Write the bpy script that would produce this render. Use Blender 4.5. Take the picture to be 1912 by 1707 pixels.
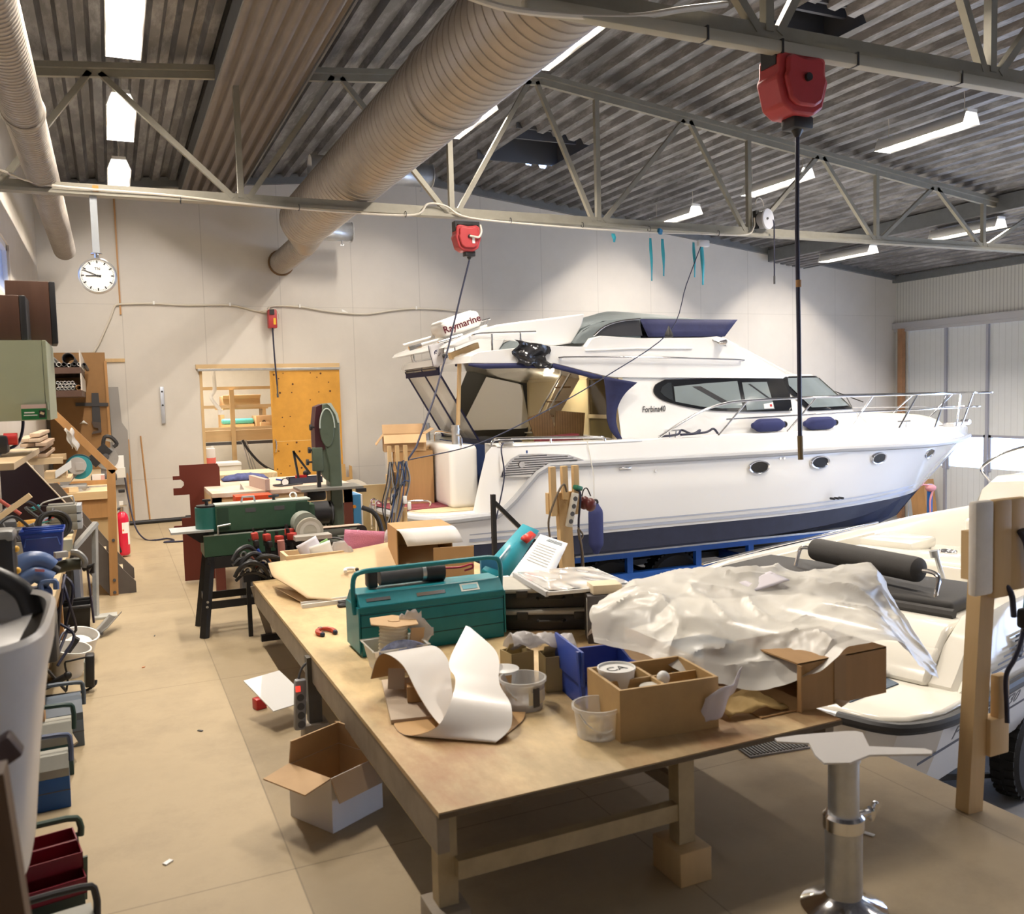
import bpy, bmesh, math, random
from mathutils import Vector, Matrix, Euler, noise
S = bpy.context.scene
for o in list(bpy.data.objects): bpy.data.objects.remove(o)
R = math.radians; PI = math.pi
random.seed(7)
# ---------------------------------------------------------------- camera, world, exposure
cam = bpy.data.cameras.new('camera'); cam.lens = 30.973; cam.sensor_width = 36
cam.dof.use_dof = True; cam.dof.focus_distance = 9.5; cam.dof.aperture_fstop = 4.5
camera = bpy.data.objects.new('camera', cam); S.collection.objects.link(camera)
camera.location = (0, 0, 1.7); camera.rotation_euler = (1.49961, 0.02769, -0.42680)
S.camera = camera
S.view_settings.view_transform = 'Standard'; S.view_settings.look = 'None'
S.view_settings.gamma = 1; S.view_settings.use_curve_mapping = False
S.view_settings.exposure = 0.2
world = bpy.data.worlds.new('world'); S.world = world; world.use_nodes = True
bg = world.node_tree.nodes['Background']; bg.inputs[0].default_value = (0.50, 0.66, 1.0, 1); bg.inputs[1].default_value = 8.5
LAMP_W = 50.0; LAMP_COL = (1.0, 0.89, 0.76)
# ---------------------------------------------------------------- helpers
MATS = {}
def mat(name, col, rough=0.5, metal=0.0, var=0.0, vs=6.0, bump=0.0, bs=40.0, alpha=1.0, trans=0.0, emit=None, es=0.0, coat=0.0, stretch=(1, 1, 1), spec=0.5, ior=1.45, dirt=None, dirt_amt=0.0, dirt_scale=3.0):
    if name in MATS: return MATS[name]
    m = bpy.data.materials.new(name); m.use_nodes = True; nt = m.node_tree; N = nt.nodes; Lk = nt.links
    p = N['Principled BSDF']; c = (*col, 1)
    p.inputs['Base Color'].default_value = c; p.inputs['Roughness'].default_value = rough; p.inputs['Metallic'].default_value = metal
    p.inputs['Specular IOR Level'].default_value = spec; p.inputs['IOR'].default_value = ior
    if alpha < 1: p.inputs['Alpha'].default_value = alpha
    if trans: p.inputs['Transmission Weight'].default_value = trans
    if coat: p.inputs['Coat Weight'].default_value = coat; p.inputs['Coat Roughness'].default_value = 0.08
    if emit: p.inputs['Emission Color'].default_value = (*emit, 1); p.inputs['Emission Strength'].default_value = es
    tc = mp = None
    if var or bump or dirt:
        tc = N.new('ShaderNodeTexCoord'); mp = N.new('ShaderNodeMapping'); mp.inputs['Scale'].default_value = stretch
        Lk.new(tc.outputs['Object'], mp.inputs['Vector'])
    out = None
    if var:
        n = N.new('ShaderNodeTexNoise'); n.inputs['Scale'].default_value = vs; n.inputs['Detail'].default_value = 5; n.inputs['Roughness'].default_value = .65
        Lk.new(mp.outputs[0], n.inputs['Vector'])
        r = N.new('ShaderNodeValToRGB'); r.color_ramp.elements[0].position = .3; r.color_ramp.elements[1].position = .7
        r.color_ramp.elements[0].color = (*[x * (1 - var) for x in col], 1); r.color_ramp.elements[1].color = (*[min(1, x * (1 + var)) for x in col], 1)
        Lk.new(n.outputs['Fac'], r.inputs[0]); out = r.outputs[0]
    if dirt:
        n = N.new('ShaderNodeTexNoise'); n.inputs['Scale'].default_value = dirt_scale; n.inputs['Detail'].default_value = 8; n.inputs['Roughness'].default_value = .7
        Lk.new(mp.outputs[0], n.inputs['Vector'])
        r = N.new('ShaderNodeValToRGB'); r.color_ramp.elements[0].position = .47; r.color_ramp.elements[1].position = .64
        r.color_ramp.elements[0].color = (0, 0, 0, 1); r.color_ramp.elements[1].color = (dirt_amt,) * 3 + (1,)
        Lk.new(n.outputs['Fac'], r.inputs[0])
        x = N.new('ShaderNodeMix'); x.data_type = 'RGBA'; x.inputs[7].default_value = (*dirt, 1); x.inputs[6].default_value = c
        if out: Lk.new(out, x.inputs[6])
        Lk.new(r.outputs[0], x.inputs[0]); out = x.outputs[2]
    if out: Lk.new(out, p.inputs['Base Color'])
    if bump:
        n = N.new('ShaderNodeTexNoise'); n.inputs['Scale'].default_value = bs; n.inputs['Detail'].default_value = 4
        Lk.new(mp.outputs[0], n.inputs['Vector'])
        b = N.new('ShaderNodeBump'); b.inputs['Strength'].default_value = bump; b.inputs['Distance'].default_value = .01
        Lk.new(n.outputs['Fac'], b.inputs['Height']); Lk.new(b.outputs[0], p.inputs['Normal'])
    MATS[name] = m; return m
def seam(m, axis, pitch, off, width, dark=0.6, bumpd=0.0):
    """thin seams every pitch metres along an object axis (0 x, 1 y, 2 z), drawn into the base colour of material m"""
    nt = m.node_tree; N = nt.nodes; Lk = nt.links; p = N['Principled BSDF']
    tc = N.new('ShaderNodeTexCoord'); sx = N.new('ShaderNodeSeparateXYZ'); Lk.new(tc.outputs['Object'], sx.inputs[0])
    a = N.new('ShaderNodeMath'); a.operation = 'SUBTRACT'; Lk.new(sx.outputs[axis], a.inputs[0]); a.inputs[1].default_value = off
    d = N.new('ShaderNodeMath'); d.operation = 'PINGPONG'; Lk.new(a.outputs[0], d.inputs[0]); d.inputs[1].default_value = pitch / 2
    l = N.new('ShaderNodeMath'); l.operation = 'LESS_THAN'; Lk.new(d.outputs[0], l.inputs[0]); l.inputs[1].default_value = width / 2
    x = N.new('ShaderNodeMix'); x.data_type = 'RGBA'; x.blend_type = 'MULTIPLY'; x.inputs[7].default_value = (dark, dark, dark, 1)
    src = p.inputs['Base Color']
    if src.is_linked: Lk.new(src.links[0].from_socket, x.inputs[6])
    else: x.inputs[6].default_value = src.default_value
    Lk.new(l.outputs[0], x.inputs[0]); Lk.new(x.outputs[2], src)
    return m
class B:
    """collects shapes into one mesh"""
    def __init__(s): s.bm = bmesh.new()
    def _x(s, vs, M):
        if M is not None: bmesh.ops.transform(s.bm, matrix=M, verts=vs)
        return s
    def box(s, c, size, rz=0, rx=0, ry=0, bev=0, seg=2):
        r = bmesh.ops.create_cube(s.bm, size=1); vs = r['verts']
        bmesh.ops.scale(s.bm, vec=size, verts=vs)
        if bev:
            es = {e for v in vs for e in v.link_edges}
            rb = bmesh.ops.bevel(s.bm, geom=list(es), offset=bev, segments=seg, affect='EDGES', profile=.5)
            vs = list({v for f in rb['faces'] for v in f.verts} | {v for v in vs if v.is_valid})
        return s._x(vs, Matrix.Translation(c) @ Euler((rx, ry, rz)).to_matrix().to_4x4())
    def bx(s, x0, x1, y0, y1, z0, z1, bev=0, seg=2):
        return s.box(((x0 + x1) / 2, (y0 + y1) / 2, (z0 + z1) / 2), (abs(x1 - x0), abs(y1 - y0), abs(z1 - z0)), bev=bev, seg=seg)
    def cyl(s, p0, p1, r, r2=None, n=16, caps=True):
        p0 = Vector(p0); p1 = Vector(p1); d = p1 - p0
        q = bmesh.ops.create_cone(s.bm, cap_ends=caps, segments=n, radius1=r, radius2=r if r2 is None else r2, depth=d.length)
        return s._x(q['verts'], Matrix.Translation((p0 + p1) / 2) @ d.to_track_quat('Z', 'Y').to_matrix().to_4x4())
    def beam(s, p0, p1, w, h, up=(0, 0, 1), bev=0):
        p0 = Vector(p0); p1 = Vector(p1); d = (p1 - p0); L = d.length; d.normalize(); up = Vector(up)
        x = d.cross(up)
        if x.length < 1e-4: x = d.cross(Vector((0, 1, 0)))
        x.normalize(); z = x.cross(d)
        r = bmesh.ops.create_cube(s.bm, size=1); vs = r['verts']; bmesh.ops.scale(s.bm, vec=(w, L, h), verts=vs)
        M = Matrix((x, d, z)).transposed().to_4x4(); M.translation = (p0 + p1) / 2
        return s._x(vs, M)
    def tube(s, pts, r, n=8, closed=False, smooth=0, caps=True):
        pts = [Vector(p) for p in pts]
        if smooth: pts = spline(pts, smooth, closed)
        rr = r if callable(r) else (lambda t: r)
        rings = []; m = len(pts); nrm = None
        for i, p in enumerate(pts):
            a = pts[i - 1] if (i > 0 or closed) else p; b = pts[(i + 1) % m] if (i < m - 1 or closed) else p
            t = (b - a).normalized()
            if nrm is None: nrm = t.orthogonal().normalized()
            else:
                nrm = nrm - t * nrm.dot(t)
                nrm = nrm.normalized() if nrm.length > 1e-6 else t.orthogonal().normalized()
            bn = t.cross(nrm); q = rr(i / max(1, m - 1))
            rings.append([s.bm.verts.new(p + (nrm * math.cos(k * 2 * PI / n) + bn * math.sin(k * 2 * PI / n)) * q) for k in range(n)])
        s._rings(rings, closed, caps and not closed); return s
    def _rings(s, rings, closed, caps, wrap=True):
        m = len(rings); n = len(rings[0])
        for i in range(m if closed else m - 1):
            A = rings[i]; Bq = rings[(i + 1) % m]
            for k in range(n if wrap else n - 1):
                try: s.bm.faces.new((A[k], A[(k + 1) % n], Bq[(k + 1) % n], Bq[k]))
                except ValueError: pass
        if caps:
            for q in (rings[0], rings[-1]):
                try: s.bm.faces.new(q)
                except ValueError: pass
    def loft(s, rings, closed=False, caps=True, wrap=True):
        s._rings([[s.bm.verts.new(p) for p in r] for r in rings], closed, caps, wrap); return s
    def lathe(s, prof, c=(0, 0, 0), n=24, M=None, caps=True):
        rings = [[Vector((r * math.cos(k * 2 * PI / n), r * math.sin(k * 2 * PI / n), z)) for k in range(n)] for r, z in prof]
        T = (Matrix.Translation(c) @ M) if M is not None else Matrix.Translation(c)
        return s.loft([[T @ p for p in r] for r in rings], caps=caps)
    def prism(s, poly, z0, z1, M=None):
        vs = [s.bm.verts.new((x, y, z0)) for x, y in poly]; ws = [s.bm.verts.new((x, y, z1)) for x, y in poly]
        n = len(poly); s.bm.faces.new(vs[::-1]); s.bm.faces.new(ws)
        for i in range(n): s.bm.faces.new((vs[i], vs[(i + 1) % n], ws[(i + 1) % n], ws[i]))
        return s._x(vs + ws, M)
    def prism_xz(s, poly, y0, y1):
        return s.prism([(x, -z) for x, z in poly], y0, y1, Matrix.Rotation(-PI / 2, 4, 'X'))
    def prism_yz(s, poly, x0, x1):
        M = Matrix(((0, 0, 1, 0), (1, 0, 0, 0), (0, 1, 0, 0), (0, 0, 0, 1)))
        return s.prism(poly, x0, x1, M)
    def grid(s, nu, nv, f):
        V = [[s.bm.verts.new(f(i / nu, j / nv)) for j in range(nv + 1)] for i in range(nu + 1)]
        for i in range(nu):
            for j in range(nv): s.bm.faces.new((V[i][j], V[i + 1][j], V[i + 1][j + 1], V[i][j + 1]))
        return s
    def poly(s, pts): s.bm.faces.new([s.bm.verts.new(p) for p in pts]); return s
    def ball(s, c, r, sc=(1, 1, 1), n=12):
        q = bmesh.ops.create_uvsphere(s.bm, u_segments=n * 2, v_segments=n, radius=r)
        return s._x(q['verts'], Matrix.Translation(c) @ Matrix.Diagonal((*sc, 1)))
    def torus(s, c, Rr, r, M=None, n=32, k=8, a0=0, a1=2 * PI):
        full = abs(a1 - a0 - 2 * PI) < 1e-6; m = n if full else n + 1
        pts = [Vector((Rr * math.cos(a0 + (a1 - a0) * i / n), Rr * math.sin(a0 + (a1 - a0) * i / n), 0)) for i in range(m)]
        T = Matrix.Translation(c) @ (M if M is not None else Matrix())
        return s.tube([T @ p for p in pts], r, n=k, closed=full)
    def xf(s, M): bmesh.ops.transform(s.bm, matrix=M, verts=s.bm.verts[:]); return s
def spline(pts, k, closed=False):
    n = len(pts); out = []
    for i in range(n if closed else n - 1):
        p1 = pts[i]; p2 = pts[(i + 1) % n]; p0 = pts[i - 1] if (i or closed) else p1 * 2 - p2; p3 = pts[(i + 2) % n] if (i + 2 < n or closed) else p2 * 2 - p1
        for j in range(k):
            t = j / k
            out.append(.5 * ((2 * p1) + (p2 - p0) * t + (2 * p0 - 5 * p1 + 4 * p2 - p3) * t * t + (3 * p1 - p0 - 3 * p2 + p3) * t ** 3))
    if not closed: out.append(pts[-1].copy())
    return out
def curve2(pts, k): return [(p.x, p.y) for p in spline([Vector((a, b, 0)) for a, b in pts], k)]
WM = {}
def finish(bm, sharp=35, recalc=True):
    if recalc: bmesh.ops.recalc_face_normals(bm, faces=bm.faces[:])
    for f in bm.faces: f.smooth = True
    for e in bm.edges:
        if len(e.link_faces) == 2: e.smooth = e.calc_face_angle(0) < R(sharp)
def obj(name, b, m, parent=None, W=False, solid=0, bev=0, sub=0, sharp=35):
    bm = b.bm
    if W and parent is not None: bmesh.ops.transform(bm, matrix=WM[parent.name].inverted(), verts=bm.verts[:])
    finish(bm, sharp)
    me = bpy.data.meshes.new(name); bm.to_mesh(me); bm.free()
    if isinstance(m, (list, tuple)):
        for q in m: me.materials.append(q)
    else: me.materials.append(m)
    o = bpy.data.objects.new(name, me); S.collection.objects.link(o)
    if parent is not None: o.parent = parent; WM[o.name] = WM[parent.name].copy()
    else: WM[o.name] = Matrix()
    if sub: q = o.modifiers.new('sub', 'SUBSURF'); q.levels = q.render_levels = sub
    if solid: q = o.modifiers.new('solid', 'SOLIDIFY'); q.thickness = solid; q.offset = 0
    if bev: q = o.modifiers.new('bev', 'BEVEL'); q.width = bev; q.segments = 2; q.limit_method = 'ANGLE'
    return o
def thing(name, label, cat, loc=(0, 0, 0), rz=0, group=None, rx=0, ry=0):
    o = bpy.data.objects.new(name, None); S.collection.objects.link(o); o.empty_display_size = .1
    o.location = loc; o.rotation_euler = (rx, ry, rz); o['label'] = label; o['category'] = cat
    if group: o['group'] = group
    WM[o.name] = Matrix.Translation(loc) @ Euler((rx, ry, rz)).to_matrix().to_4x4(); return o
def tag(o, label, cat, group=None):
    o['label'] = label; o['category'] = cat
    if group: o['group'] = group
    return o
def struct(name, b, m, parent=None, **k):
    o = obj(name, b, m, parent, **k)
    if parent is None: o['kind'] = 'structure'
    return o
def dup(root, loc, rz=None, label=None, group=None, rot=None):
    r = root.copy(); S.collection.objects.link(r); r.location = loc
    if rz is not None: r.rotation_euler = (root.rotation_euler[0], root.rotation_euler[1], rz)
    if rot: r.rotation_euler = rot
    WM[r.name] = Matrix.Translation(loc) @ r.rotation_euler.to_matrix().to_4x4()
    if label: r['label'] = label
    if group: r['group'] = group
    for ch in list(root.children):
        c = ch.copy(); S.collection.objects.link(c); c.parent = r; WM[c.name] = WM[r.name]
        for g in list(ch.children):
            d = g.copy(); S.collection.objects.link(d); d.parent = c; WM[d.name] = WM[r.name]
    return r
def text(name, body, size, m, parent, M, ext=.0008, shear=0, bold=0, xs=1.0, align='CENTER'):
    """raised lettering as a mesh part; M places the text plane (x right, y up)"""
    cu = bpy.data.curves.new(name, 'FONT'); cu.body = body; cu.size = size; cu.extrude = ext; cu.shear = shear; cu.offset = bold
    cu.align_x = align; cu.align_y = 'CENTER'; cu.resolution_u = 3
    t = bpy.data.objects.new(name, cu); S.collection.objects.link(t)
    me = bpy.data.meshes.new_from_object(t); bpy.data.objects.remove(t); bpy.data.curves.remove(cu)
    me.transform((WM[parent.name].inverted() if parent else Matrix()) @ M @ Matrix.Diagonal((xs, 1, 1, 1)))
    me.materials.append(m); o = bpy.data.objects.new(name, me); S.collection.objects.link(o)
    if parent: o.parent = parent; WM[o.name] = WM[parent.name].copy()
    return o
def frame(o, x, y):
    """matrix with origin o, x axis x, y axis near y"""
    x = Vector(x).normalized(); z = x.cross(Vector(y)).normalized(); y = z.cross(x)
    M = Matrix((x, y, z)).transposed().to_4x4(); M.translation = Vector(o); return M
# ---------------------------------------------------------------- shared materials
M_wall = seam(seam(mat('wall board', (.60, .57, .525), .75, var=.03, vs=2.5, bump=.05, bs=60), 0, 1.13, .22, .012, .82), 2, 2.55, .6, .01, .86)
M_wallL = mat('left wall board', (.58, .54, .48), .75, var=.04, vs=2)
M_ply = seam(seam(mat('floor board', (.405, .318, .197), .6, var=.10, vs=1.3, bump=.04, bs=30, dirt=(.20, .155, .10), dirt_amt=.42, dirt_scale=1.3), 0, 1.22, .52, .006, .68), 1, 2.44, .72, .007, .68)
M_conc = mat('hall concrete', (.33, .33, .34), .55, var=.18, vs=1.5, bump=.1, bs=25, dirt=(.15, .15, .16), dirt_amt=.6, dirt_scale=.9)
M_roof = mat('roof steel', (.155, .153, .158), .42, metal=.55, var=.22, vs=5, bump=.06, bs=30, stretch=(1, .25, 1), dirt=(.62, .62, .64), dirt_amt=.35, dirt_scale=7)
M_truss = mat('truss paint', (.26, .245, .20), .45, metal=.2, var=.08, vs=8)
M_trim = mat('roof trim steel', (.17, .18, .19), .5, metal=.3, var=.1)
M_brown = mat('brown trapezoid sheet', (.20, .172, .155), .5, metal=.2, var=.1, vs=4)
M_spiral = mat('spiral duct steel', (.36, .325, .285), .4, metal=.55, var=.1, vs=6)
M_galv = mat('galvanised steel', (.55, .56, .57), .33, metal=.85, var=.1, vs=12)
M_chrome = mat('polished stainless', (.80, .80, .82), .12, metal=1)
M_wood = mat('pine board', (.58, .40, .20), .55, var=.14, vs=5, stretch=(1, 1, .12), bump=.06, bs=60)
M_woodx = mat('pine rail', (.60, .42, .22), .55, var=.14, vs=5, stretch=(.12, 1, 1), bump=.06, bs=60)
M_woodo = mat('orange oiled wood', (.42, .225, .085), .5, var=.16, vs=8, stretch=(1, 1, .15))
M_ply2 = mat('birch plywood', (.66, .50, .30), .55, var=.08, vs=4, stretch=(.3, 1, 1))
M_black = mat('black plastic', (.02, .02, .022), .45)
M_blacks = mat('black steel', (.022, .022, .024), .4, metal=.2, var=.2)
M_rubber = mat('black rubber', (.015, .015, .016), .7, bump=.15, bs=60)
M_white = mat('white plastic', (.80, .80, .78), .35)
M_gel = mat('white gelcoat', (.84, .84, .83), .13, coat=.6)
M_card = mat('cardboard', (.47, .31, .165), .75, var=.06, vs=5, bump=.03, bs=80)
M_card2 = mat('brown cardboard', (.40, .235, .10), .75, var=.07, vs=4, stretch=(6, 1, .4))
M_cardw = mat('white cardboard', (.74, .71, .68), .7, var=.03)
M_grey = mat('grey plastic', (.25, .25, .26), .5)
M_dgrey = mat('dark grey plastic', (.075, .075, .08), .5)
M_red = mat('red plastic', (.50, .025, .025), .35)
M_blue = mat('blue plastic', (.03, .07, .36), .4, var=.08)
M_wire = mat('pale cable', (.62, .58, .50), .5)
M_cableb = mat('blue black cable', (.02, .022, .05), .45)
M_paper = mat('white paper', (.82, .82, .80), .7)
# ---------------------------------------------------------------- structure
RX, RZ = 4.55, 5.30
def roofz(x): return RZ - .12 * (x - RX) if x > RX else RZ - .10 * (RX - x)
WL, WR, YB, YF, ZL, PE = -.83, 15.5, 14.0, -2.2, -1.2, 3.14
struct('floor', B().bx(WL, PE, YF, YB, -.06, 0), M_ply)
struct('floor_edge', B().bx(PE - .06, PE, YF, YB, ZL, -.06), mat('edge board', (.40, .30, .18), .6, var=.1))
struct('floor_hall', B().bx(PE - .06, WR, YF, YB, ZL - .1, ZL), M_conc)
DX0, DX1, DZ = 1.24, 3.34, 2.19
bw = B(); T = .12
def wallpiece(x0, x1, z0):
    n = max(1, int((x1 - x0) / 1.2)); xs = [x0 + (x1 - x0) * i / n for i in range(n + 1)]
    if x0 < RX < x1: xs = sorted(xs + [RX])
    for a, c in zip(xs, xs[1:]): bw.prism_xz([(a, z0), (c, z0), (c, roofz(c) + .12), (a, roofz(a) + .12)], YB, YB + T)
wallpiece(WL - .1, DX0, ZL); wallpiece(DX0, DX1, DZ); wallpiece(DX1, WR + .1, ZL)
struct('wall_back', bw, M_wall)
# left wall with a window high beside the cabinet
b = B(); wy0, wy1, wz0, wz1 = 7.9, 10.05, 2.75, 3.3
for y0, y1, z0, z1 in ((YF, wy0, ZL, 5), (wy1, YB, ZL, 5), (wy0, wy1, ZL, wz0), (wy0, wy1, wz1, 5)): b.bx(WL - .12, WL, y0, y1, z0, z1)
struct('wall_left', b, M_wallL)
b = B()
for y0, y1, z0, z1 in ((wy0, wy1, wz1 - .06, wz1), (wy0, wy1, wz0, wz0 + .06), (wy0, wy0 + .06, wz0, wz1), (wy1 - .06, wy1, wz0, wz1)): b.bx(WL - .1, WL - .02, y0, y1, z0, z1)
win1 = struct('window_1', b, mat('window frame paint', (.62, .64, .68), .5))
struct('pane', B().bx(WL - .07, WL - .06, wy0, wy1, wz0, wz1), mat('frosted blue pane', (.42, .50, .66), .35, trans=.5), win1)
struct('wall_front', B().bx(WL - .1, WR + .1, YF - .1, YF, ZL, 5.5), M_wallL)
# right wall: big folding doors with a strip of panes
M_clad = seam(mat('fine ribbed cladding', (.60, .60, .57), .5, var=.02), 1, .075, 0, .018, .72)
M_panel = seam(mat('door panel', (.64, .66, .66), .45, var=.02), 1, .13, 0, .008, .78)
M_dsteel = mat('door frame steel', (.36, .37, .43), .5, metal=.2)
b = B(); b.bx(WR, WR + .12, YF, YB, 2.86, 5)
b.bx(WR, WR + .12, 13.66, YB, ZL, 2.86); struct('wall_right', b, M_clad)
struct('trim_1', B().bx(WR - .10, WR, YF, YB, 2.86, 2.99).bx(WR - .05, WR, YF, YB, 2.80, 2.86), mat('track steel', (.45, .45, .47), .5, metal=.3))
seams = [13.66, 12.73, 11.79, 10.84, 9.9, 8.95, 8.0, 7.05, 6.1, 5.15, 4.2, 3.25, 2.3, 1.35, .4, -.6, -1.4, YF]
M_glass = mat('clear pane', (1, 1, 1), .0, alpha=.12, spec=.3)
for i, (y1, y0) in enumerate(zip(seams, seams[1:])):
    g = B(); t0, t1 = WR + .02, WR + .07; w0, w1 = (-.01, .60) if i < 4 else (-.35, 2.45)  # doors out of view have taller panes, added to bring in more daylight
    a0, a1 = y0 + .05, y1 - .05
    g.bx(t0, t1, y0 + .01, y1 - .01, ZL, w0).bx(t0, t1, y0 + .01, y1 - .01, w1, 2.82).bx(t0, t1, y0 + .01, a0, w0, w1).bx(t0, t1, a1, y1 - .01, w0, w1)
    d = struct('door_%d' % (i + 2), g, M_panel)
    struct('pane', B().bx(t0 + .02, t0 + .03, a0, a1, w0, w1), M_glass, d)
    f = B()
    for yy in (a0, a1): f.bx(t0 - .02, t1, yy - .03, yy + .03, w0 - .05, w1 + .05)
    f.bx(t0 - .02, t1, y0 + .02, y1 - .02, w1, w1 + .05)
    struct('pane_frame', f, M_dsteel, d)
    struct('edge_bar', B().bx(t0 - .05, t0, y0 - .025, y0 + .025, ZL, 2.82), M_dsteel, d)
struct('trim_2', B().bx(WR - .12, WR - .02, 13.72, 13.84, ZL, 2.86), mat('brown post', (.35, .19, .10), .6, var=.15))
# roof deck: trapezoid ribs along Y with an opening for a shaft
P = .235
xs = []; x = WL - .1
while x < WR + .2:
    xs += [(x, 0), (x + P * .36, 0), (x + P * .52, .065), (x + P * .84, .065)]; x += P
xs.append((x, 0))
b = B(); H1 = (5.2, 6.32, 10.85, 12.2); H2 = (5.85, 6.6, 6.3, 6.95)
ys = sorted([YF, H2[2], H2[3], H1[2], H1[3], YB + .1])
rows = [[b.bm.verts.new((xx, yy, roofz(xx) + dz)) for xx, dz in xs] for yy in ys]
for j in range(len(ys) - 1):
    for i in range(len(xs) - 1):
        if any(h[0] <= xs[i][0] and xs[i + 1][0] <= h[1] and abs(ys[j] - h[2]) < 1e-6 for h in (H1, H2)): continue
        b.bm.faces.new((rows[j][i], rows[j][i + 1], rows[j + 1][i + 1], rows[j + 1][i]))
struct('ceiling', b, M_roof, sharp=20)
for n, h in enumerate((H1, H2)):
    b = B(); z = roofz(h[0]) + .06
    b.bx(h[0] - .1, h[1] + .1, h[2] - .03, h[2], z - .06, z + .55).bx(h[0] - .1, h[1] + .1, h[3], h[3] + .03, z - .12, z + .55)
    b.bx(h[0] - .13, h[0] - .1, h[2] - .03, h[3] + .03, z + .02, z + .55).bx(h[1] + .1, h[1] + .13, h[2] - .03, h[3] + .03, z - .1, z + .55)
    b.bx(h[0] - .13, h[1] + .13, h[2] - .03, h[3] + .03, z + .5, z + .55)
    b.bx(h[0] - .05, h[1] + .05, (h[2] + h[3]) / 2 - .02, (h[2] + h[3]) / 2 + .02, z + .02, z + .22)
    struct('ceiling_shaft' if n == 0 else 'ceiling_shaft_rear', b, mat('shaft steel', (.10, .105, .12), .5, metal=.3))
# roof trim along the back wall and the left wall
b = B()
for a, c in ((WL, RX), (RX, WR)): b.beam((a, YB - .04, roofz(a) - .02), (c, YB - .04, roofz(c) - .02), .08, .14)
struct('trim_3', b, M_trim)
struct('trim_4', B().bx(WL, WL + .08, YF, YB, roofz(WL) - .12, roofz(WL)), M_trim)
struct('trim_5', B().bx(WR - .1, WR, YF, YB, roofz(WR) - .14, roofz(WR)), M_trim)
# lowered strips of corrugated sheet under the roof
def strip(x0, x1, drop, m, name, lab, nr):
    t = thing(name, lab, 'ceiling panel', (x0, YB - .1, roofz(x0) - drop))
    b = B(); w = x1 - x0; n = nr; pr = []
    for i in range(n): pr += [(w * i / n, 0), (w * (i + .45) / n, 0), (w * (i + .55) / n, .05), (w * (i + .9) / n, .05)]
    pr.append((w, 0)); sl = (roofz(x1) - roofz(x0)) / w
    b.loft([[(px, py, pz + sl * px) for px, pz in pr] for py in (0, -12.5)], caps=False, wrap=False)
    obj('sheet', b, m, t, solid=.004, sharp=20)
    b = B(); b.bx(-.01, .01, -12.5, 0, 0, drop - .02).bx(w - .01, w + .01, -12.5, 0, sl * w, sl * w + drop - .02); obj('side_flashing', b, M_trim, t)
strip(1.08, 1.92, .24, M_brown, 'lowered_ceiling_sheet', 'brown corrugated sheet strip hanging below the roof left of the big duct', 6)
strip(11.95, 12.85, .25, M_roof, 'lowered_ceiling_sheet', 'grey corrugated sheet strip hanging below the roof near the folding doors', 6)
# ---------------------------------------------------------------- roof trusses
BN = [-.85, 1.26, 3.44, 5.25, 7.43, 9.6, 11.7, 13.7]; TN = [.03, 2.25, 4.45, 6.5, 8.6, 10.7, 12.8]
def truss(y, lab, zb=3.62):
    t = thing('roof_truss', lab, 'roof truss', (0, y, 0)); dz = .09
    for a, c in ((WL, RX), (RX, WR)): obj('top_chord', B().beam((a, 0, roofz(a) - dz), (c, 0, roofz(c) - dz), .13, .05).beam((a, 0, roofz(a) - dz - .05), (c, 0, roofz(c) - dz - .05), .05, .08), M_truss, t)
    obj('bottom_chord', B().bx(WL, WR, -.06, .06, zb - .015, zb + .015).bx(WL, WR, -.02, .02, zb + .015, zb + .09), M_truss, t)
    for x in BN[1:-1]: obj('web_member', B().beam((x, 0, zb + .05), (x, 0, roofz(x) - .12), .055, .055), M_truss, t)
    for i, x in enumerate(TN):
        for q in (BN[i], BN[i + 1]):
            s = .07 if q < x else -.07
            obj('web_member', B().beam((q + s, 0, zb + .05), (x - s * .6, 0, roofz(x) - .14), .05, .05), M_truss, t)
    return t
T1 = truss(9.0, 'grey roof truss crossing the middle of the hall above both boats')
T2 = truss(4.0, 'grey roof truss nearest the camera at the top of the picture')
# ---------------------------------------------------------------- fluorescent lamps
M_tube = mat('lit tube', (1, 1, 1), .5, emit=(1, .97, .92), es=14)
M_shade = mat('lamp housing', (.72, .72, .71), .4)
def lamp_proto():
    t = thing('fluorescent_lamp', 'x', 'ceiling lamp')
    b = B(); L, w, w2, h = 1.18, .13, .08, .125
    for s in (-1, 1):
        b.poly([(s * w, -L / 2, 0), (s * w, L / 2, 0), (s * w2, L / 2, h), (s * w2, -L / 2, h)])
    b.poly([(-w2, -L / 2, h), (w2, -L / 2, h), (w2, L / 2, h), (-w2, L / 2, h)])
    obj('housing', b, M_shade, t, solid=.006)
    for s in (-1, 1):
        obj('end_cap', B().bx(-.075, .075, s * L / 2 - .01, s * L / 2 + .01, .115, .15), M_white, t)
        obj('end_pane', B().prism_xz([(-w, 0), (w, 0), (w2, .115), (-w2, .115)], s * (L / 2 - .004) - .002, s * (L / 2 - .004) + .002), mat('lit acrylic end', (.9, .9, .88), .4, alpha=.4, emit=(1, .97, .92), es=1.0), t)
    obj('diffuser', B().bx(-.07, .07, -L / 2 + .02, L / 2 - .02, .100, .108), M_tube, t)
    b = B()
    for s in (-1, 1): b.tube([(0, s * .5, .13), (.01, s * .5, .25), (0, s * .5, .36)], .004, n=5)
    obj('hanger_wire', b, M_wire, t)
    return t
lp = lamp_proto(); first = True
rows4 = [(.24, 'row above the workshop aisle'), (3.9, 'row beside the big spiral duct'), (8.4, 'row above the big boat'), (12.1, 'row near the folding doors')]
ordn = {12.0: 'nearest the back wall', 9.6: 'second from the back wall', 7.2: 'third from the back wall', 4.8: 'fourth from the back wall', 2.4: 'fifth from the back wall'}
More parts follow.
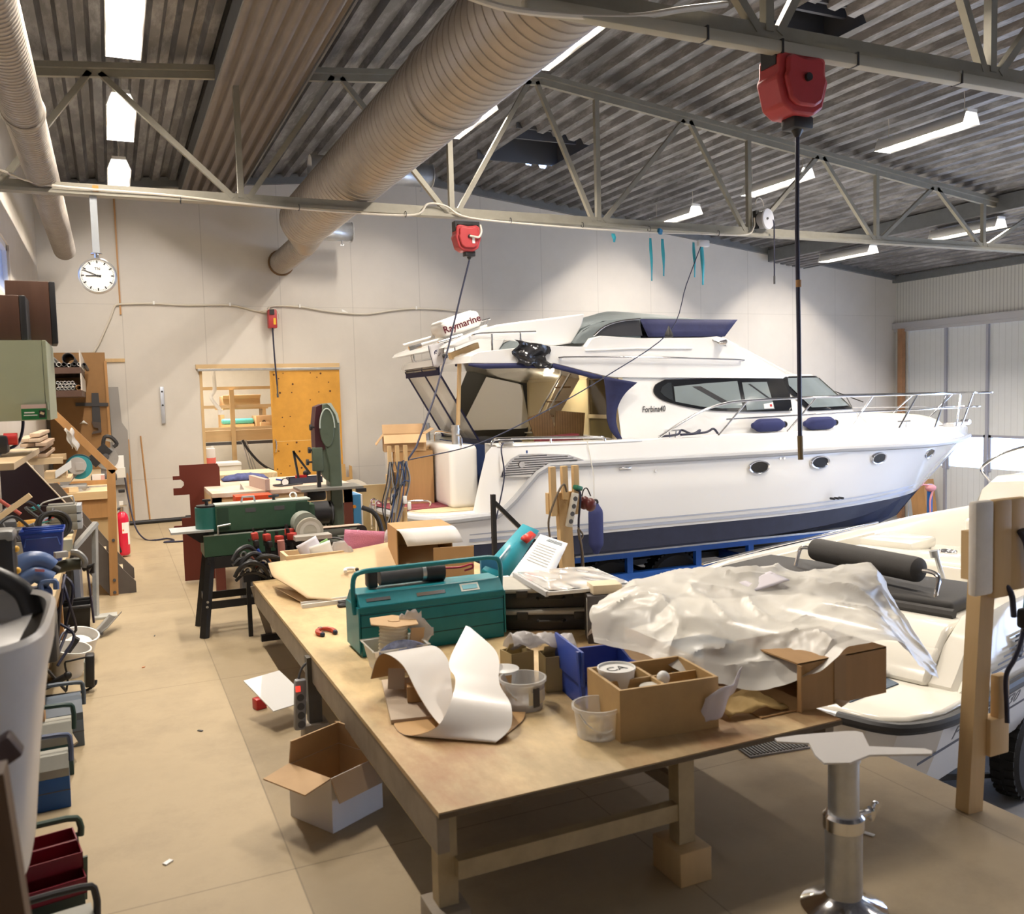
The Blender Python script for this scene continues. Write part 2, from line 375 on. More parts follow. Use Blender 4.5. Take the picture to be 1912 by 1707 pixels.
for x, rn in rows4:
    for y in (12.0, 9.6, 7.2, 4.8, 2.4):
        if y < 3 and x < 6: continue
        if y == 12.0 and x == 3.9: x = 3.55
        elif x == 3.55: x = 3.9
        z = roofz(x) - .43; lab = 'white fluorescent lamp in the %s, %s' % (rn, ordn[y])
        if first: o = lp; o.location = (x, y, z); o['label'] = lab; o['group'] = 'fluorescent lamps'; first = False
        else: o = dup(lp, (x, y, z), 0, lab, 'fluorescent lamps')
        li = bpy.data.lights.new('lamp_light', 'AREA'); li.shape = 'RECTANGLE'; li.size = .06; li.size_y = 1.12; li.energy = LAMP_W; li.color = LAMP_COL
        lo = bpy.data.objects.new('lamp_light', li); S.collection.objects.link(lo); lo.parent = o; lo.location = (0, 0, .095)
# ---------------------------------------------------------------- ducts
def spiral(name, lab, x, z, y0, y1, r, pitch, tail=None):
    t = thing(name, lab, 'duct', (x, y0, z)); b = B(); n = int((y1 - y0) / pitch); prof = []
    for i in range(n):
        a = i * pitch; prof += [(r, a), (r, a + pitch * .86), (r + .006, a + pitch * .90), (r + .006, a + pitch * .96)]
    prof.append((r, y1 - y0)); M = Matrix.Rotation(-PI / 2, 4, 'X')
    b.lathe(prof, n=40, M=M, caps=False); obj('pipe', b, M_spiral, t, sharp=30)
    if tail:
        b = B(); r2, L, dx, dzz = tail; a = y1 - y0
        rings = []
        for k, (yy, rr, f) in enumerate(((a, r, 0), (a + .25, r2, 1))):
            rings.append([(dx * f + rr * math.cos(q * PI / 16), yy, dzz * f + rr * math.sin(q * PI / 16)) for q in range(32)])
        b.loft(rings, caps=False); obj('reducer', b, M_spiral, t)
        prof = []; n = int((L - .25) / .07)
        for i in range(n): prof += [(r2, i * .07), (r2, i * .07 + .055), (r2 + .006, i * .07 + .058), (r2 + .006, i * .07 + .066)]
        b = B().lathe(prof, (dx, a + .25, dzz), n=28, M=M, caps=False); obj('tail_pipe', b, M_spiral, t, sharp=30)
        obj('wall_collar', B().torus((dx, a + L - .02, dzz), r2 + .015, .014, M), mat('rusty edge', (.20, .12, .06), .7, var=.3), t)
    for q in (0, (y1 - y0) * .5): obj('seam_band', B().torus((0, q, 0), r + .007, .012, M), M_spiral, t)
    return t
spiral('spiral_duct', 'large beige spiral ventilation duct running under the ridge to the back wall', 2.45, 4.05, 1.0, 11.8, .33, .11, (.17, 2.15, .05, -.24))
dl = spiral('spiral_duct', 'thin grey spiral duct along the left wall with an open end', -.45, 3.78, 1.0, 13.3, .13, .055)
def stub(x, y, z, r, L, lab):
    t = thing('duct_branch', lab, 'duct', (x, y, z)); M = Matrix.Rotation(PI / 2, 4, 'Y')
    obj('pipe', B().cyl((-L, 0, 0), (0, 0, 0), r, n=28, caps=False), M_galv, t, solid=.004)
    obj('rim', B().torus((0, 0, 0), r + .004, .008, M).torus((-L * .6, 0, 0), r + .004, .006, M), M_galv, t)
    obj('damper', B().cyl((-.15, 0, 0), (-.14, 0, 0), r - .004, n=24), M_dgrey, t)
    obj('damper_screw', B().cyl((-.15, 0, -r - .06), (-.15, 0, -r), .012, n=8).box((-.15, 0, -r - .06), (.05, .01, .015)), M_galv, t)
stub(3.43, 13.2, 4.19, .135, .85, 'short galvanised branch pipe low on the big duct')
stub(4.4, 12.3, 4.88, .16, 1.75, 'short galvanised branch pipe high beside the big duct')
# ---------------------------------------------------------------- the big white motor cruiser on its trailer
def ss(a, b, x):
    t = min(1, max(0, (x - a) / (b - a))); return t * t * (3 - 2 * t)
def lerp(tab, x):
    if x <= tab[0][0]: return tab[0][1]
    for (a, p), (b, q) in zip(tab, tab[1:]):
        if x <= b: return p + (q - p) * (x - a) / (b - a)
    return tab[-1][1]
BO = thing('motor_yacht', 'large white flybridge motor cruiser with navy antifouling standing along the back wall', 'boat', (3.4, 10.95, 0), R(-3))
M_anti = mat('navy antifouling', (.022, .026, .052), .55, var=.15, vs=6)
M_navy = mat('navy canvas', (.022, .026, .085), .8, var=.12, vs=10, bump=.08, bs=30)
M_cream = mat('cream interior panel', (.84, .72, .46), .35)
M_rub = mat('grey rub rail', (.40, .41, .43), .4)
M_stripe = mat('grey boot stripe', (.36, .39, .47), .4)
M_gdark = mat('dark window frame', (.012, .013, .016), .12)
M_pane = mat('tinted pane', (.22, .26, .27), .06, spec=.7, coat=.5)
M_teak = seam(mat('teak boards', (.22, .125, .05), .5, var=.12, stretch=(1, 8, 1), vs=6), 0, .035, 0, .005, .45)
M_gcov = mat('grey cover cloth', (.17, .20, .21), .75, var=.08, vs=5, bump=.25, bs=6)
M_clearv = mat('clear vinyl', (.80, .77, .70), .12, alpha=.45, spec=.6)
def hb(x):  # half beam at rub rail
    return 1.95 * (1 - max(0, (x - 4.6) / 5.25) ** 2.4) if x < 9.84 else .02
def hw(x):  # half beam at waterline
    return 1.86 * (1 - max(0, (x - 3.6) / 5.2) ** 2.3) if x < 8.78 else .012
def hk(x):  # half beam at knuckle z .46
    return 1.92 * (1 - max(0, (x - 4.1) / 5.28) ** 2.35) if x < 9.36 else .012
def hs(x):  # half beam at sheer
    return 1.95 * (1 - max(0, (x - 4.8) / 5.1) ** 2.5) - .06
def zsh(x): return lerp([(0, .40), (.30, .42), (.38, .74), (.47, 1.05), (.54, 1.12), (2, 1.10), (4.4, 1.12), (6.6, 1.08), (9.7, .96)], x)
def zr(x): return lerp([(0, .34), (.56, .36), (.72, .46), (1.05, .80), (1.21, .88), (4.4, .86), (5.5, .86), (7.5, .81), (9.84, .79)], x)
def stem(z):
    return lerp([(-.67, 7.5), (-.61, 7.86), (-.46, 8.27), (-.28, 8.5), (-.03, 8.79), (.31, 9.16), (.67, 9.51), (.79, 9.84), (.96, 9.75)], z)
def hulldisp(f, z, x):
    """half beam at level z, closing on the raked stem"""
    return max(.008, f(x))
STN = [0, .15, .30, .34, .38, .42, .47, .54, .7, .85, 1.05, 1.21, 1.6, 2, 2.6, 3.2, 3.8, 4.4, 5, 5.5, 6, 6.5, 7, 7.4, 7.8, 8.1, 8.4, 8.6, 8.78]
rings = []
for x in STN:
    f = (x / 8.78)
    xs4 = [x, x * (9.36 / 8.78) if x > 4 else x, x, x]
    # each level runs to its own point of the stem
    def at(level): return x if x <= 4.4 else 4.4 + (x - 4.4) * (stem(level) - 4.4) / (8.78 - 4.4)
    zs = zsh(at(.96) if x > 4.4 else x); zrr = zr(at(.79) if x > 4.4 else x)
    k = min(.46, zrr - .03)
    P = [(at(-.03), hw(at(-.03)), .03 if x < 6 else .03 - .06 * ss(6, 8.78, x)), (at(.46), hk(at(.46)), k), (at(.79), hb(at(.79)), min(zrr, zs - .005)), (at(.96), max(.02, hs(at(.96))), zs)]
    rings.append([(a, b, c) for a, b, c in P[::-1]] + [(a, -b, c) for a, b, c in P])
obj('topsides', B().loft(rings, caps=True, wrap=False), M_gel, BO, sharp=22)
# bottom: waterline, chine, strake, keel
rings = []
for x in STN:
    def at(level): return x if x <= 4.4 else 4.4 + (x - 4.4) * (stem(level) - 4.4) / (8.78 - 4.4)
    g = ss(4.4, 8.78, x); zw = .03 - (.06 * ss(6, 8.78, x))
    zk = -.72 + .04 * g; zc = -.20 + .06 * g
    P = [(at(-.03), hw(at(-.03)) - .004, zw), (at(-.2), max(.01, hw(at(-.03)) * (1 - .02) - .16 * g), zc), (at(-.2), max(.009, hw(at(-.03)) * .93 - .2 * g), zc - .02),
         (at(-.45), max(.008, hw(at(-.03)) * .5 - .1 * g), -.50 + .06 * g), (at(-.45), max(.006, hw(at(-.03)) * .46 - .1 * g), -.52 + .06 * g), (at(-.67), .004, zk)]
    rings.append([(a, b, c) for a, b, c in P] + [(a, -b, c) for a, b, c in P[::-1]])
obj('bottom', B().loft(rings, caps=True, wrap=False), M_anti, BO, sharp=18)
for z, w in ((.085, .035), (.155, .018)):
    b = B()
    for s in (-1,):
        b.loft([[(x, -(hw(x) + (hk(x) - hw(x)) * z / .46 + .006), z - w / 2), (x, -(hw(x) + (hk(x) - hw(x)) * z / .46 + .006), z + w / 2)] for x in [i * .25 for i in range(1, 33)]], caps=False, wrap=False)
    obj('boot_stripe', b, M_stripe, BO)
b = B(); pts = [(x, -(hb(x) + .012), zr(x)) for x in (-.1, .1, .35, .56, .66, .78, .92, 1.05, 1.13, 1.21, 1.5, 2, 2.6, 3.2, 3.8, 4.4, 5, 5.5, 6, 6.5, 7, 7.5, 8, 8.4, 8.8, 9.1, 9.4, 9.6, 9.75, 9.84)]
full = [(-.52, 0, .37), (-.52, -1.0, .37), (-.47, -1.45, .37), (-.32, -1.8, .36)] + pts
b.tube(full[::-1] + [(x, -y, z) for x, y, z in full[1:]], .042, n=8)
obj('rub_rail', b, M_rub, BO)
# swim platform
pl = [(.5, -1.93), (-.08, -1.93), (-.30, -1.80), (-.45, -1.45), (-.50, -1.0), (-.50, 1.0), (-.45, 1.45), (-.30, 1.80), (-.08, 1.93), (.5, 1.93)]
obj('swim_platform', B().prism(pl, .33, .41), M_gel, BO, bev=.015)
obj('platform_deck', B().prism([(x * .86 + .02, y * .93) for x, y in pl], .41, .418), mat('tan deck', (.55, .45, .28), .6), BO)
for y in (-1.25, -.75):
    obj('boarding_handle', B().tube([(-.42, y, .41), (-.40, y, .49), (-.05, y - .05, .49), (-.03, y - .05, .41)], .014, smooth=4), M_chrome, BO)
b = B()
for y in (-.62, -.86): b.tube([(-.45, y, .42), (-.56, y, .47), (-.57, y, .12)], .014, smooth=4)
b.cyl((-.57, -.62, .15), (-.57, -.86, .15), .012)
obj('swim_ladder', b, M_chrome, BO)
obj('transom_block', B().box((.33, .1, .77), (.34, 3.3, .74), bev=.07, seg=4), M_gel, BO)
obj('transom_door_gap', B().bx(.95, .97, -1.9, 1.85, .42, 1.06), mat('dark blue cover cloth', (.02, .05, .17), .8, var=.2), BO)
for y in (-1.35, -.1): obj('rod_post', B().cyl((.3, y, 1.13), (.3, y, 1.36), .05, n=12).cyl((.3, y, 1.3), (.3, y, 1.32), .058, n=12), M_galv, BO)
obj('transom_rail', B().tube([(.3, -1.55, 1.13), (.3, -1.5, 1.24), (.3, -1.1, 1.26), (.3, -.55, 1.26), (.3, -.5, 1.14)], .014, smooth=3), M_chrome, BO)
# decks and coamings
b = B(); rg = []
for x in (2.3, 3, 3.8, 4.6, 5.4, 6.2, 7, 7.6, 8.2, 8.7, 9.1, 9.4, 9.6):
    w = hs(x) - .01; rg.append([(x, w * t, zsh(x) - .02 + .05 * (1 - t * t)) for t in (-1, -.8, -.4, 0, .4, .8, 1)])
obj('deck', b.loft(rg, caps=False, wrap=False), M_gel, BO, solid=.02)
for s in (-1, 1):
    b = B(); b.loft([[(x, s * (hs(x) + .01), zsh(x)), (x, s * (hs(x) - .06), zsh(x) + .02), (x, s * 1.5, zsh(x) + .02), (x, s * 1.48, .45)] for x in (.6, 1, 1.5, 2, 2.45)], caps=False, wrap=False)
    obj('cockpit_coaming', b, M_gel, BO, solid=.01)
obj('cockpit_floor', B().bx(.5, 2.5, -1.6, 1.6, .42, .46), M_teak, BO)
def rail(name, pts, r=.016, k=4): return obj(name, B().tube(pts, r, smooth=k), M_chrome, BO)
rail('cockpit_rail', [(.55, -1.85, 1.13), (.58, -1.85, 1.19), (.7, -1.85, 1.205), (1.28, -1.85, 1.19), (1.85, -1.85, 1.17), (1.96, -1.85, 1.16), (1.98, -1.85, 1.10)])
obj('rail_post', B().cyl((1.28, -1.85, 1.10), (1.28, -1.85, 1.19), .012, n=8), M_chrome, BO)
# cabin
def cabring(z):
    f = (z - 1.05) / .8; nose = 7.0 - 1.05 * f; sh = 5.75 - .85 * f; w = 1.64 - .16 * f; w2 = 1.4 - .1 * f
    st = [(2.32, w), (2.8, w), (3.6, w), (4.4, w), (sh - .35, w - .02)]
    for k in range(0, 10):
        a = k / 9 * PI / 2; st.append((sh + (nose - sh) * math.sin(a) ** .9, (w - .04) * math.cos(a) ** .75 if k < 9 else 0))
    return [(x, -y, z) for x, y in st] + [(x, y, z) for x, y in st[-2::-1]]
b = B(); b.loft([cabring(z) for z in (1.05, 1.2, 1.35, 1.6, 1.86)], caps=False, wrap=False)
obj('cabin', b, M_gel, BO)
rings = []
for x in (4.2, 5, 5.8, 6.6, 7.2, 7.7, 8.2, 8.6, 8.9, 9.1):
    w = min(1.3, hs(x) - .32) * (1 if x < 8.6 else (1 - ((x - 8.6) / .55) ** 2 * .7)); zt = lerp([(4, 1.30), (7, 1.30), (8.2, 1.22), (8.8, 1.13), (9.1, 1.03)], x)
    rings.append([(x, w * t, 1.03 + (zt - 1.03) * (1 - abs(t) ** 5)) for t in (-1, -.94, -.85, -.6, -.3, 0, .3, .6, .85, .94, 1)])
obj('foredeck_trunk', B().loft(rings, caps=True, wrap=False), mat('cream gelcoat', (.80, .78, .70), .2, coat=.4), BO)
# windows lie on the cabin side (y follows the lean of the wall)
def wallpatch(poly, off, th, name, m, par=BO):
    b = B(); lean = .16 / .8
    def pt(x, z, o): return (x, -(1.64 - lean * (z - 1.05)) - o, z)
    n = len(poly); A = [b.bm.verts.new(pt(x, z, off)) for x, z in poly]; Q = [b.bm.verts.new(pt(x, z, off + th)) for x, z in poly]
    b.bm.faces.new(A); b.bm.faces.new(Q[::-1])
    for i in range(n): b.bm.faces.new((A[i], A[(i + 1) % n], Q[(i + 1) % n], Q[i]))
    return obj(name, b, m, par)
wp = [(3.02, 1.83)] + curve2([(3.02, 1.83), (2.88, 1.77), (2.84, 1.68), (2.89, 1.61), (2.99, 1.56), (3.2, 1.50), (3.48, 1.445), (3.8, 1.41), (4.3, 1.385), (4.9, 1.38)], 3)[1:] + [(4.9, 1.83)]
W = wallpatch(wp, .0, .02, 'side_window', M_gdark)
wallpatch([(3.05, 1.79), (2.96, 1.74), (2.93, 1.68), (2.97, 1.63), (3.05, 1.58), (3.10, 1.56), (3.10, 1.79)], .02, .006, 'pane', mat('dark pane', (.03, .035, .04), .06), W)
wallpatch([(3.13, 1.74), (3.6, 1.77), (4.09, 1.79), (4.12, 1.44), (3.8, 1.445), (3.48, 1.48), (3.13, 1.55)], .02, .006, 'pane', M_pane, W)
wallpatch([(4.16, 1.77), (4.55, 1.77), (4.62, 1.41), (4.18, 1.41)], .02, .006, 'pane', M_pane, W)
wallpatch([(3.4, 1.735), (3.52, 1.735), (3.92, 1.52), (3.80, 1.52)], .027, .004, 'seat_shape', M_black, W)
wallpatch([(4.25, 1.75), (4.28, 1.75), (4.6, 1.53), (4.57, 1.53)], .027, .004, 'wiper_shape', M_black, W)
wallpatch([(4.45, 1.42), (4.6, 1.42), (4.6, 1.50), (4.45, 1.48)], .027, .004, 'sticker', M_white, W)
wallpatch([(4.545, 1.445), (4.575, 1.445), (4.575, 1.475), (4.545, 1.475)], .032, .003, 'red_mark', M_red, W)
def nosepatch(z0, z1, u0, u1, off, name, m, par=BO, nu=14, nv=4):
    def f(u, v):
        z = z0 + (z1 - z0) * v; rg = cabring(z); q = (u0 + (u1 - u0) * u) * (len(rg) - 1); i = min(len(rg) - 2, int(q)); t = q - i
        a = Vector(rg[i]); c = Vector(rg[i + 1]); p = a + (c - a) * t; d = Vector((c.y - a.y, -(c.x - a.x), 0))
        if d.length > 1e-6: d.normalize()
        if (p + d * .1 - Vector((4.5, 0, z))).length < (p - Vector((4.5, 0, z))).length: d = -d
        return p + d * off + Vector((0, 0, off * .5))
    return obj(name, B().grid(nu, nv, f), m, par)
WS = nosepatch(1.36, 1.83, .155, .845, .014, 'windscreen', M_gdark, nu=40)
nosepatch(1.40, 1.80, .165, .30, .024, 'pane', M_pane, WS); nosepatch(1.40, 1.80, .315, .49, .024, 'pane', M_pane, WS); nosepatch(1.40, 1.80, .51, .685, .024, 'pane', M_pane, WS); nosepatch(1.40, 1.80, .70, .83, .024, 'pane', M_pane, WS)
obj('wiper', B().tube([(6.45, -.6, 1.62), (6.75, -.9, 1.44)], .008).tube([(6.9, -.5, 1.36), (6.55, -.75, 1.55)], .008), M_black, BO)
# aft bulkhead with door, and the navy canvas flap on the curved edge
BH = obj('aft_bulkhead', B().bx(2.36, 2.42, -1.5, 1.5, .46, 1.95), M_cream, BO)
obj('door_frame', B().bx(2.32, 2.36, -1.44, -.70, .98, 1.0).bx(2.32, 2.36, -1.44, -.70, 1.36, 1.41).bx(2.32, 2.36, -1.44, -.70, 1.86, 1.9).bx(2.32, 2.36, -1.44, -1.39, .98, 1.9).bx(2.32, 2.36, -.74, -.70, .98, 1.9), M_cream, BH)
obj('door_pane', B().bx(2.34, 2.358, -1.39, -.74, 1.41, 1.86), mat('brown smoked pane', (.10, .075, .035), .08), BH)
obj('door_panel', B().bx(2.34, 2.358, -1.39, -.74, 1.0, 1.36), mat('olive panel', (.21, .17, .07), .4), BH)
cc = curve2([(2.35, 1.08), (2.27, 1.22), (2.24, 1.38), (2.28, 1.54), (2.38, 1.68), (2.54, 1.80)], 4)
ci = curve2([(2.31, 1.08), (2.18, 1.22), (2.13, 1.38), (2.13, 1.54), (2.12, 1.70), (2.10, 1.88)], 4)
b = B()
for d in (0, .02): pass
b.loft([[(x, -1.645, z), (p, -1.62, q)] for (x, z), (p, q) in zip(cc, ci)], caps=False, wrap=False)
obj('canvas_flap', b, M_navy, BO, solid=.02)
cab_side = cc + [(2.9, 1.86), (2.9, 1.08)]
# flybridge moulding
top = [(.42, 2.07), (.44, 2.15), (.52, 2.19), (1.03, 2.24), (1.45, 2.26), (1.92, 2.25), (2.0, 2.35), (2.13, 2.38), (2.68, 2.35), (3.56, 2.355), (3.79, 2.37), (3.92, 2.345), (4.24, 2.17), (4.55, 1.99), (4.86, 1.83)]
bot = [(4.82, 1.80), (3.6, 1.83), (2.3, 1.865), (2.18, 1.88), (1.9, 1.95), (1.48, 2.055), (1.02, 2.06)]
prof = top + bot; cxp, czp = 2.6, 2.1
rings = []
for t, sc in ((-1, .90), (-1, .96), (-.985, .99), (-.96, 1), (-.8, 1), (-.5, 1), (-.2, 1), (0, 1), (.2, 1), (.5, 1), (.8, 1), (.96, 1), (.985, .99), (1, .96), (1, .90)):
    rings.append([(cxp + (x - cxp) * (1 - (1 - sc) * .3) + (1 - t * t) * 1.15 * ss(3.0, 4.86, x) - (0 if x > 1.2 else (1 - abs(t) ** 3) * .25 * (1.2 - x)), 1.52 * t, czp + (z - czp) * sc) for x, z in prof])
obj('flybridge', B().loft(rings, caps=True, wrap=True), M_gel, BO, sharp=40)
obj('flybridge_bow_line', B().tube([(1.9, -1.535, 2.20), (2.6, -1.535, 2.22), (3.4, -1.535, 2.215)], .012), M_gel, BO)
obj('canopy_track', B().loft([[(x, -1.535, z), (x, -1.535, z - h)] for x, z, h in ((.42, 2.065, .03), (.6, 2.06, .06), (1.0, 2.06, .06), (1.48, 2.05, .06), (1.75, 1.985, .06), (2.02, 1.915, .06), (2.12, 1.89, .03))], caps=False, wrap=False), M_navy, BO, solid=.012)
rail('flybridge_handrail', [(1.58, -1.535, 2.10), (1.6, -1.57, 2.12), (2.4, -1.58, 2.115), (3.3, -1.58, 2.09), (4.1, -1.57, 2.06), (4.13, -1.53, 2.05)], .012, 3)
obj('horn', B().cyl((3.80, -1.56, 2.27), (3.86, -1.62, 2.27), .035, .05, n=16).cyl((3.7, -1.5, 2.33), (3.80, -1.56, 2.27), .012), M_chrome, BO)
fr = [(.55, -1.45, 2.21), (.62, -1.45, 2.36), (.85, -1.45, 2.42), (1.2, -1.45, 2.44)]
rail('flybridge_aft_rail', [(.55, 1.35, 2.2), (.5, 1.3, 2.38), (.48, 0, 2.4), (.5, -1.3, 2.38), (.62, -1.42, 2.41), (1.3, -1.45, 2.43)], .012, 4)
for x, y in ((.75, -1.43), (1.1, -1.45), (.5, 0), (.52, 1.2)): obj('rail_post', B().cyl((x, y, 2.15), (x, y, 2.41), .012, n=8), M_chrome, BO)
# radar arch folded back: two tapering legs joined by a cross beam that carries the radar
leg = [(2.0, 2.66), (1.95, 2.50), (1.82, 2.30), (1.55, 2.265), (1.25, 2.31), (.95, 2.35), (.62, 2.36), (.35, 2.27), (.25, 2.27), (.32, 2.33), (.62, 2.46), (.85, 2.52), (1.2, 2.565), (1.6, 2.61)]
ARC = obj('radar_arch', B().prism_xz(leg, -1.36, -1.26), M_gel, BO, bev=.02)
obj('arch_leg', B().prism_xz(leg, 1.26, 1.36), M_gel, ARC, bev=.02)
obj('arch_beam', B().prism_xz([(.22, 2.26), (.26, 2.31), (.62, 2.46), (.78, 2.50), (.78, 2.40), (.62, 2.36), (.35, 2.26)], -1.27, 1.27), M_gel, ARC)
Rt = Matrix.Rotation(-R(19), 4, 'Y')
RD = obj('radar_dome', B().box((0, 0, 0), (.52, .5, .20), bev=.07, seg=4).box((-.02, 0, .075), (.44, .44, .08), bev=.035, seg=3).xf(Matrix.Translation((.50, -.85, 2.55)) @ Rt), M_white, BO)
text('radar_lettering', 'Raymarine', .115, mat('dark red letters', (.10, .008, .02), .4), BO, WM['motor_yacht'] @ frame((.50, -1.104, 2.545), (math.cos(R(19)), 0, math.sin(R(19))), (0, 0, 1)), bold=.0022)
for y, dz in ((-1.0, 0), (-.7, .05)): obj('mast_tube', B().cyl((-.12, y, 2.27 + dz), (.85, y, 2.53 + dz), .02, n=10), M_white, BO)
obj('mast_fitting', B().cyl((-.13, -1.0, 2.267), (.02, -1.0, 2.305), .026, n=10), M_chrome, BO)
obj('stern_light', B().cyl((.35, -1.1, 2.37), (.5, -1.1, 2.41), .03, n=10).cyl((.2, -1.1, 2.33), (.35, -1.1, 2.37), .018, n=10), M_chrome, BO)
obj('aerial_mount', B().cyl((.86, -.9, 2.54), (.90, -.9, 2.62), .012).cyl((.82, -.9, 2.60), (.93, -.9, 2.63), .012), M_chrome, BO)
# flybridge cover
def cov(u, v):
    x = lerp([(0, 1.80), (.1, 1.95), (.25, 2.15), (.4, 2.5), (.6, 3.05), (.8, 3.6), (1, 4.17)], u)
    ze = lerp([(1.8, 2.30), (1.95, 2.46), (2.2, 2.56), (2.75, 2.59), (4.17, 2.585)], x); c = lerp([(1.8, .02), (2.3, .08), (3.0, .22), (3.4, .20), (4.17, .04)], x)
    t = v * 2 - 1
    return (x, 1.42 * t, ze + c * (1 - abs(t) ** 1.3) + .012 * math.sin(9 * x + 7 * t) * (1 - abs(t)))
CV = obj('flybridge_cover', B().grid(22, 14, cov), M_gcov, BO, solid=.006)
b = B()
def navy(u, v):
    x0 = 2.72 + (4.17 - 2.72) * u; x1 = 2.80 + (3.93 - 2.80) * u; a = ss(.75, 1, u)
    return (x0 + (x1 - x0) * v, -1.42 + .0 * v - .06 * v, 2.585 + (2.365 - 2.585) * v)
obj('cover_skirt', b.grid(12, 3, navy), M_navy, CV, solid=.006)
obj('cover_front', B().grid(8, 3, lambda u, v: (4.17 + (1 - (2 * u - 1) ** 2) * .45 * v * 0 - .24 * v + 0.0 * u, -1.42 + 2.84 * u, 2.585 + .04 * (1 - (2 * u - 1) ** 2) * (1 - v) - .22 * v)), M_navy, CV, solid=.006)
obj('cover_drop', B().grid(8, 3, lambda u, v: (1.80 + .93 * u, -1.42, lerp([(1.8, 2.30), (1.95, 2.46), (2.2, 2.56), (2.75, 2.59)], 1.8 + .93 * u) * (1 - v) + 2.29 * v)), M_gcov, CV, solid=.004)
obj('cover_pane', B().prism_xz([(2.08, 2.38), (2.25, 2.50), (2.45, 2.56), (2.70, 2.57), (2.74, 2.38)], -1.445, -1.43), mat('dark vinyl', (.05, .05, .055), .2), CV)
rail('windscreen_hoop', [(2.05, -1.47, 2.38), (2.2, -1.47, 2.49), (2.42, -1.47, 2.555), (2.7, -1.47, 2.585)], .012, 3)
# cockpit tent: navy frame cloth and clear vinyl on the far side and the stern
oo = [(.97, 1.10), (1.2, 1.62), (1.43, 2.12), (2.0, 2.12), (2.50, 2.10), (2.72, 1.71), (2.45, 1.30), (2.30, 1.02), (1.6, 1.06)]; ii = [(1.25, 1.18), (1.48, 1.58), (1.70, 1.97), (2.0, 1.91), (2.26, 1.845), (2.32, 1.6), (2.38, 1.21), (2.34, 1.17), (1.8, 1.17)]
FT = obj('cockpit_tent', B().loft([[(x, yy, z) for x, z in q] for q, yy in ((oo, 1.44), (ii, 1.44), (ii, 1.46), (oo, 1.46))], closed=True, caps=False), M_black, BO)
obj('tent_pane', B().prism_xz([(1.25, 1.19), (1.30, 1.17), (2.32, 1.17), (2.38, 1.21), (2.28, 1.83), (2.22, 1.86), (1.70, 1.97)], 1.425, 1.44), M_clearv, FT)
def aft(u, v): return (1.0 - .55 * v + .0 * u, -.15 + 1.6 * u, 1.12 + .94 * v)
obj('tent_stern_panel', B().grid(3, 6, aft), M_clearv, FT, solid=.004)
for y in (-.15, .55, 1.43): obj('tent_webbing', B().beam((1.0, y, 1.1), (.45, y, 2.06), .05, .014), M_navy, FT)
obj('tent_valance', B().beam((.47, -.2, 2.02), (.47, 1.45, 2.02), .02, .1), M_navy, FT)
# cockpit furniture
for y in (-.98, -.72): obj('ladder_rail', B().tube([(1.5, y, 1.22), (1.66, y, 1.5), (1.96, y, 1.95)], .014), M_chrome, BO)
for k in range(4): obj('ladder_step', B().bx(1.50 + k * .12, 1.60 + k * .12, -.98, -.72, 1.22 + k * .18, 1.24 + k * .18), M_teak, BO)
obj('ladder_cheek', B().prism_xz([(1.62, 1.22), (1.80, 1.22), (2.30, 1.96), (2.02, 2.0)], -.66, -.62), mat('beige cheek', (.60, .50, .36), .5), BO)
for i, (x0, x1) in enumerate(((1.40, 1.70), (1.72, 2.12))):
    obj('folding_table_leaf', B().box(((x0 + x1) / 2, -1.0, 1.28), ((x1 - x0), .03, .36), ry=R(6 if i else -18), bev=.004), M_teak, BO)
b = B().prism_xz([(1.30, 1.02), (1.34, 1.17), (1.86, 1.20), (1.90, 1.02)], -1.42, -1.22)
obj('burgundy_cushion', b, mat('burgundy cloth', (.16, .02, .03), .8), BO, bev=.02)
cl_ = obj('added_cabin_light', B().cyl((1.9, -.4, 1.93), (1.9, -.4, 1.95), .06, n=20), mat('added cabin glow', (1, .95, .8), .4, emit=(1, .85, .6), es=1.6), BO)  # glowing disc and lamp added to brighten the cockpit bulkhead; no fixture known
li = bpy.data.lights.new('added_cabin_lamp', 'POINT'); li.energy = 9; li.color = (1, .86, .62); li.shadow_soft_size = .06
lo = bpy.data.objects.new('added_cabin_lamp', li); S.collection.objects.link(lo); lo.parent = BO; lo.location = (1.9, -.4, 1.86)
obj('cockpit_seat', B().bx(1.0, 2.3, .9, 1.4, .46, 1.0), M_cream, BO)
obj('seat_cover', B().box((1.25, .2, 1.0), (.5, 1.4, .22), bev=.05), mat('dark cover', (.02, .025, .05), .7), BO)
# lettering, vent, portholes
text('name_lettering', 'Forbina40', .105, mat('dark letters', (.05, .05, .055), .35), BO, WM['motor_yacht'] @ frame((2.81, -1.567, 1.465), (1, 0, 0), (0, .2, 1)), shear=.25, bold=.0012, xs=.78)
vg = [(.60, .78), (.66, .90), (.74, .98), (.84, 1.025), (1.1, 1.02), (1.45, .99), (1.64, .92), (1.46, .92), (1.28, .88), (1.1, .82), (.98, .765)]
def hy(x, z): return -(hk(x) + (hb(x) - hk(x)) * min(1, max(0, (z - .46) / .4)))
VG = obj('side_vent', B().prism_xz(vg, -1.972, -1.945), M_chrome, BO)
for k in range(9):
    z = .80 + k * .025
    inside = [x / 100 for x in range(60, 165) if (z > lerp([(.6, .78), (.98, .765), (1.28, .88), (1.64, .92)], x / 100) + .012) and z < lerp([(.6, .78), (.66, .90), (.74, .98), (.84, 1.025), (1.1, 1.02), (1.45, .99), (1.64, .92)], x / 100) - .012]
    if len(inside) > 5: obj('vent_slat', B().bx(inside[0] + .02, inside[-1] - .02, -1.985, -1.972, z - .005, z + .005), M_dgrey, VG)
obj('vent_emblem', B().cyl((.86, -1.99, .91), (.86, -1.98, .91), .035, n=20), M_chrome, VG)
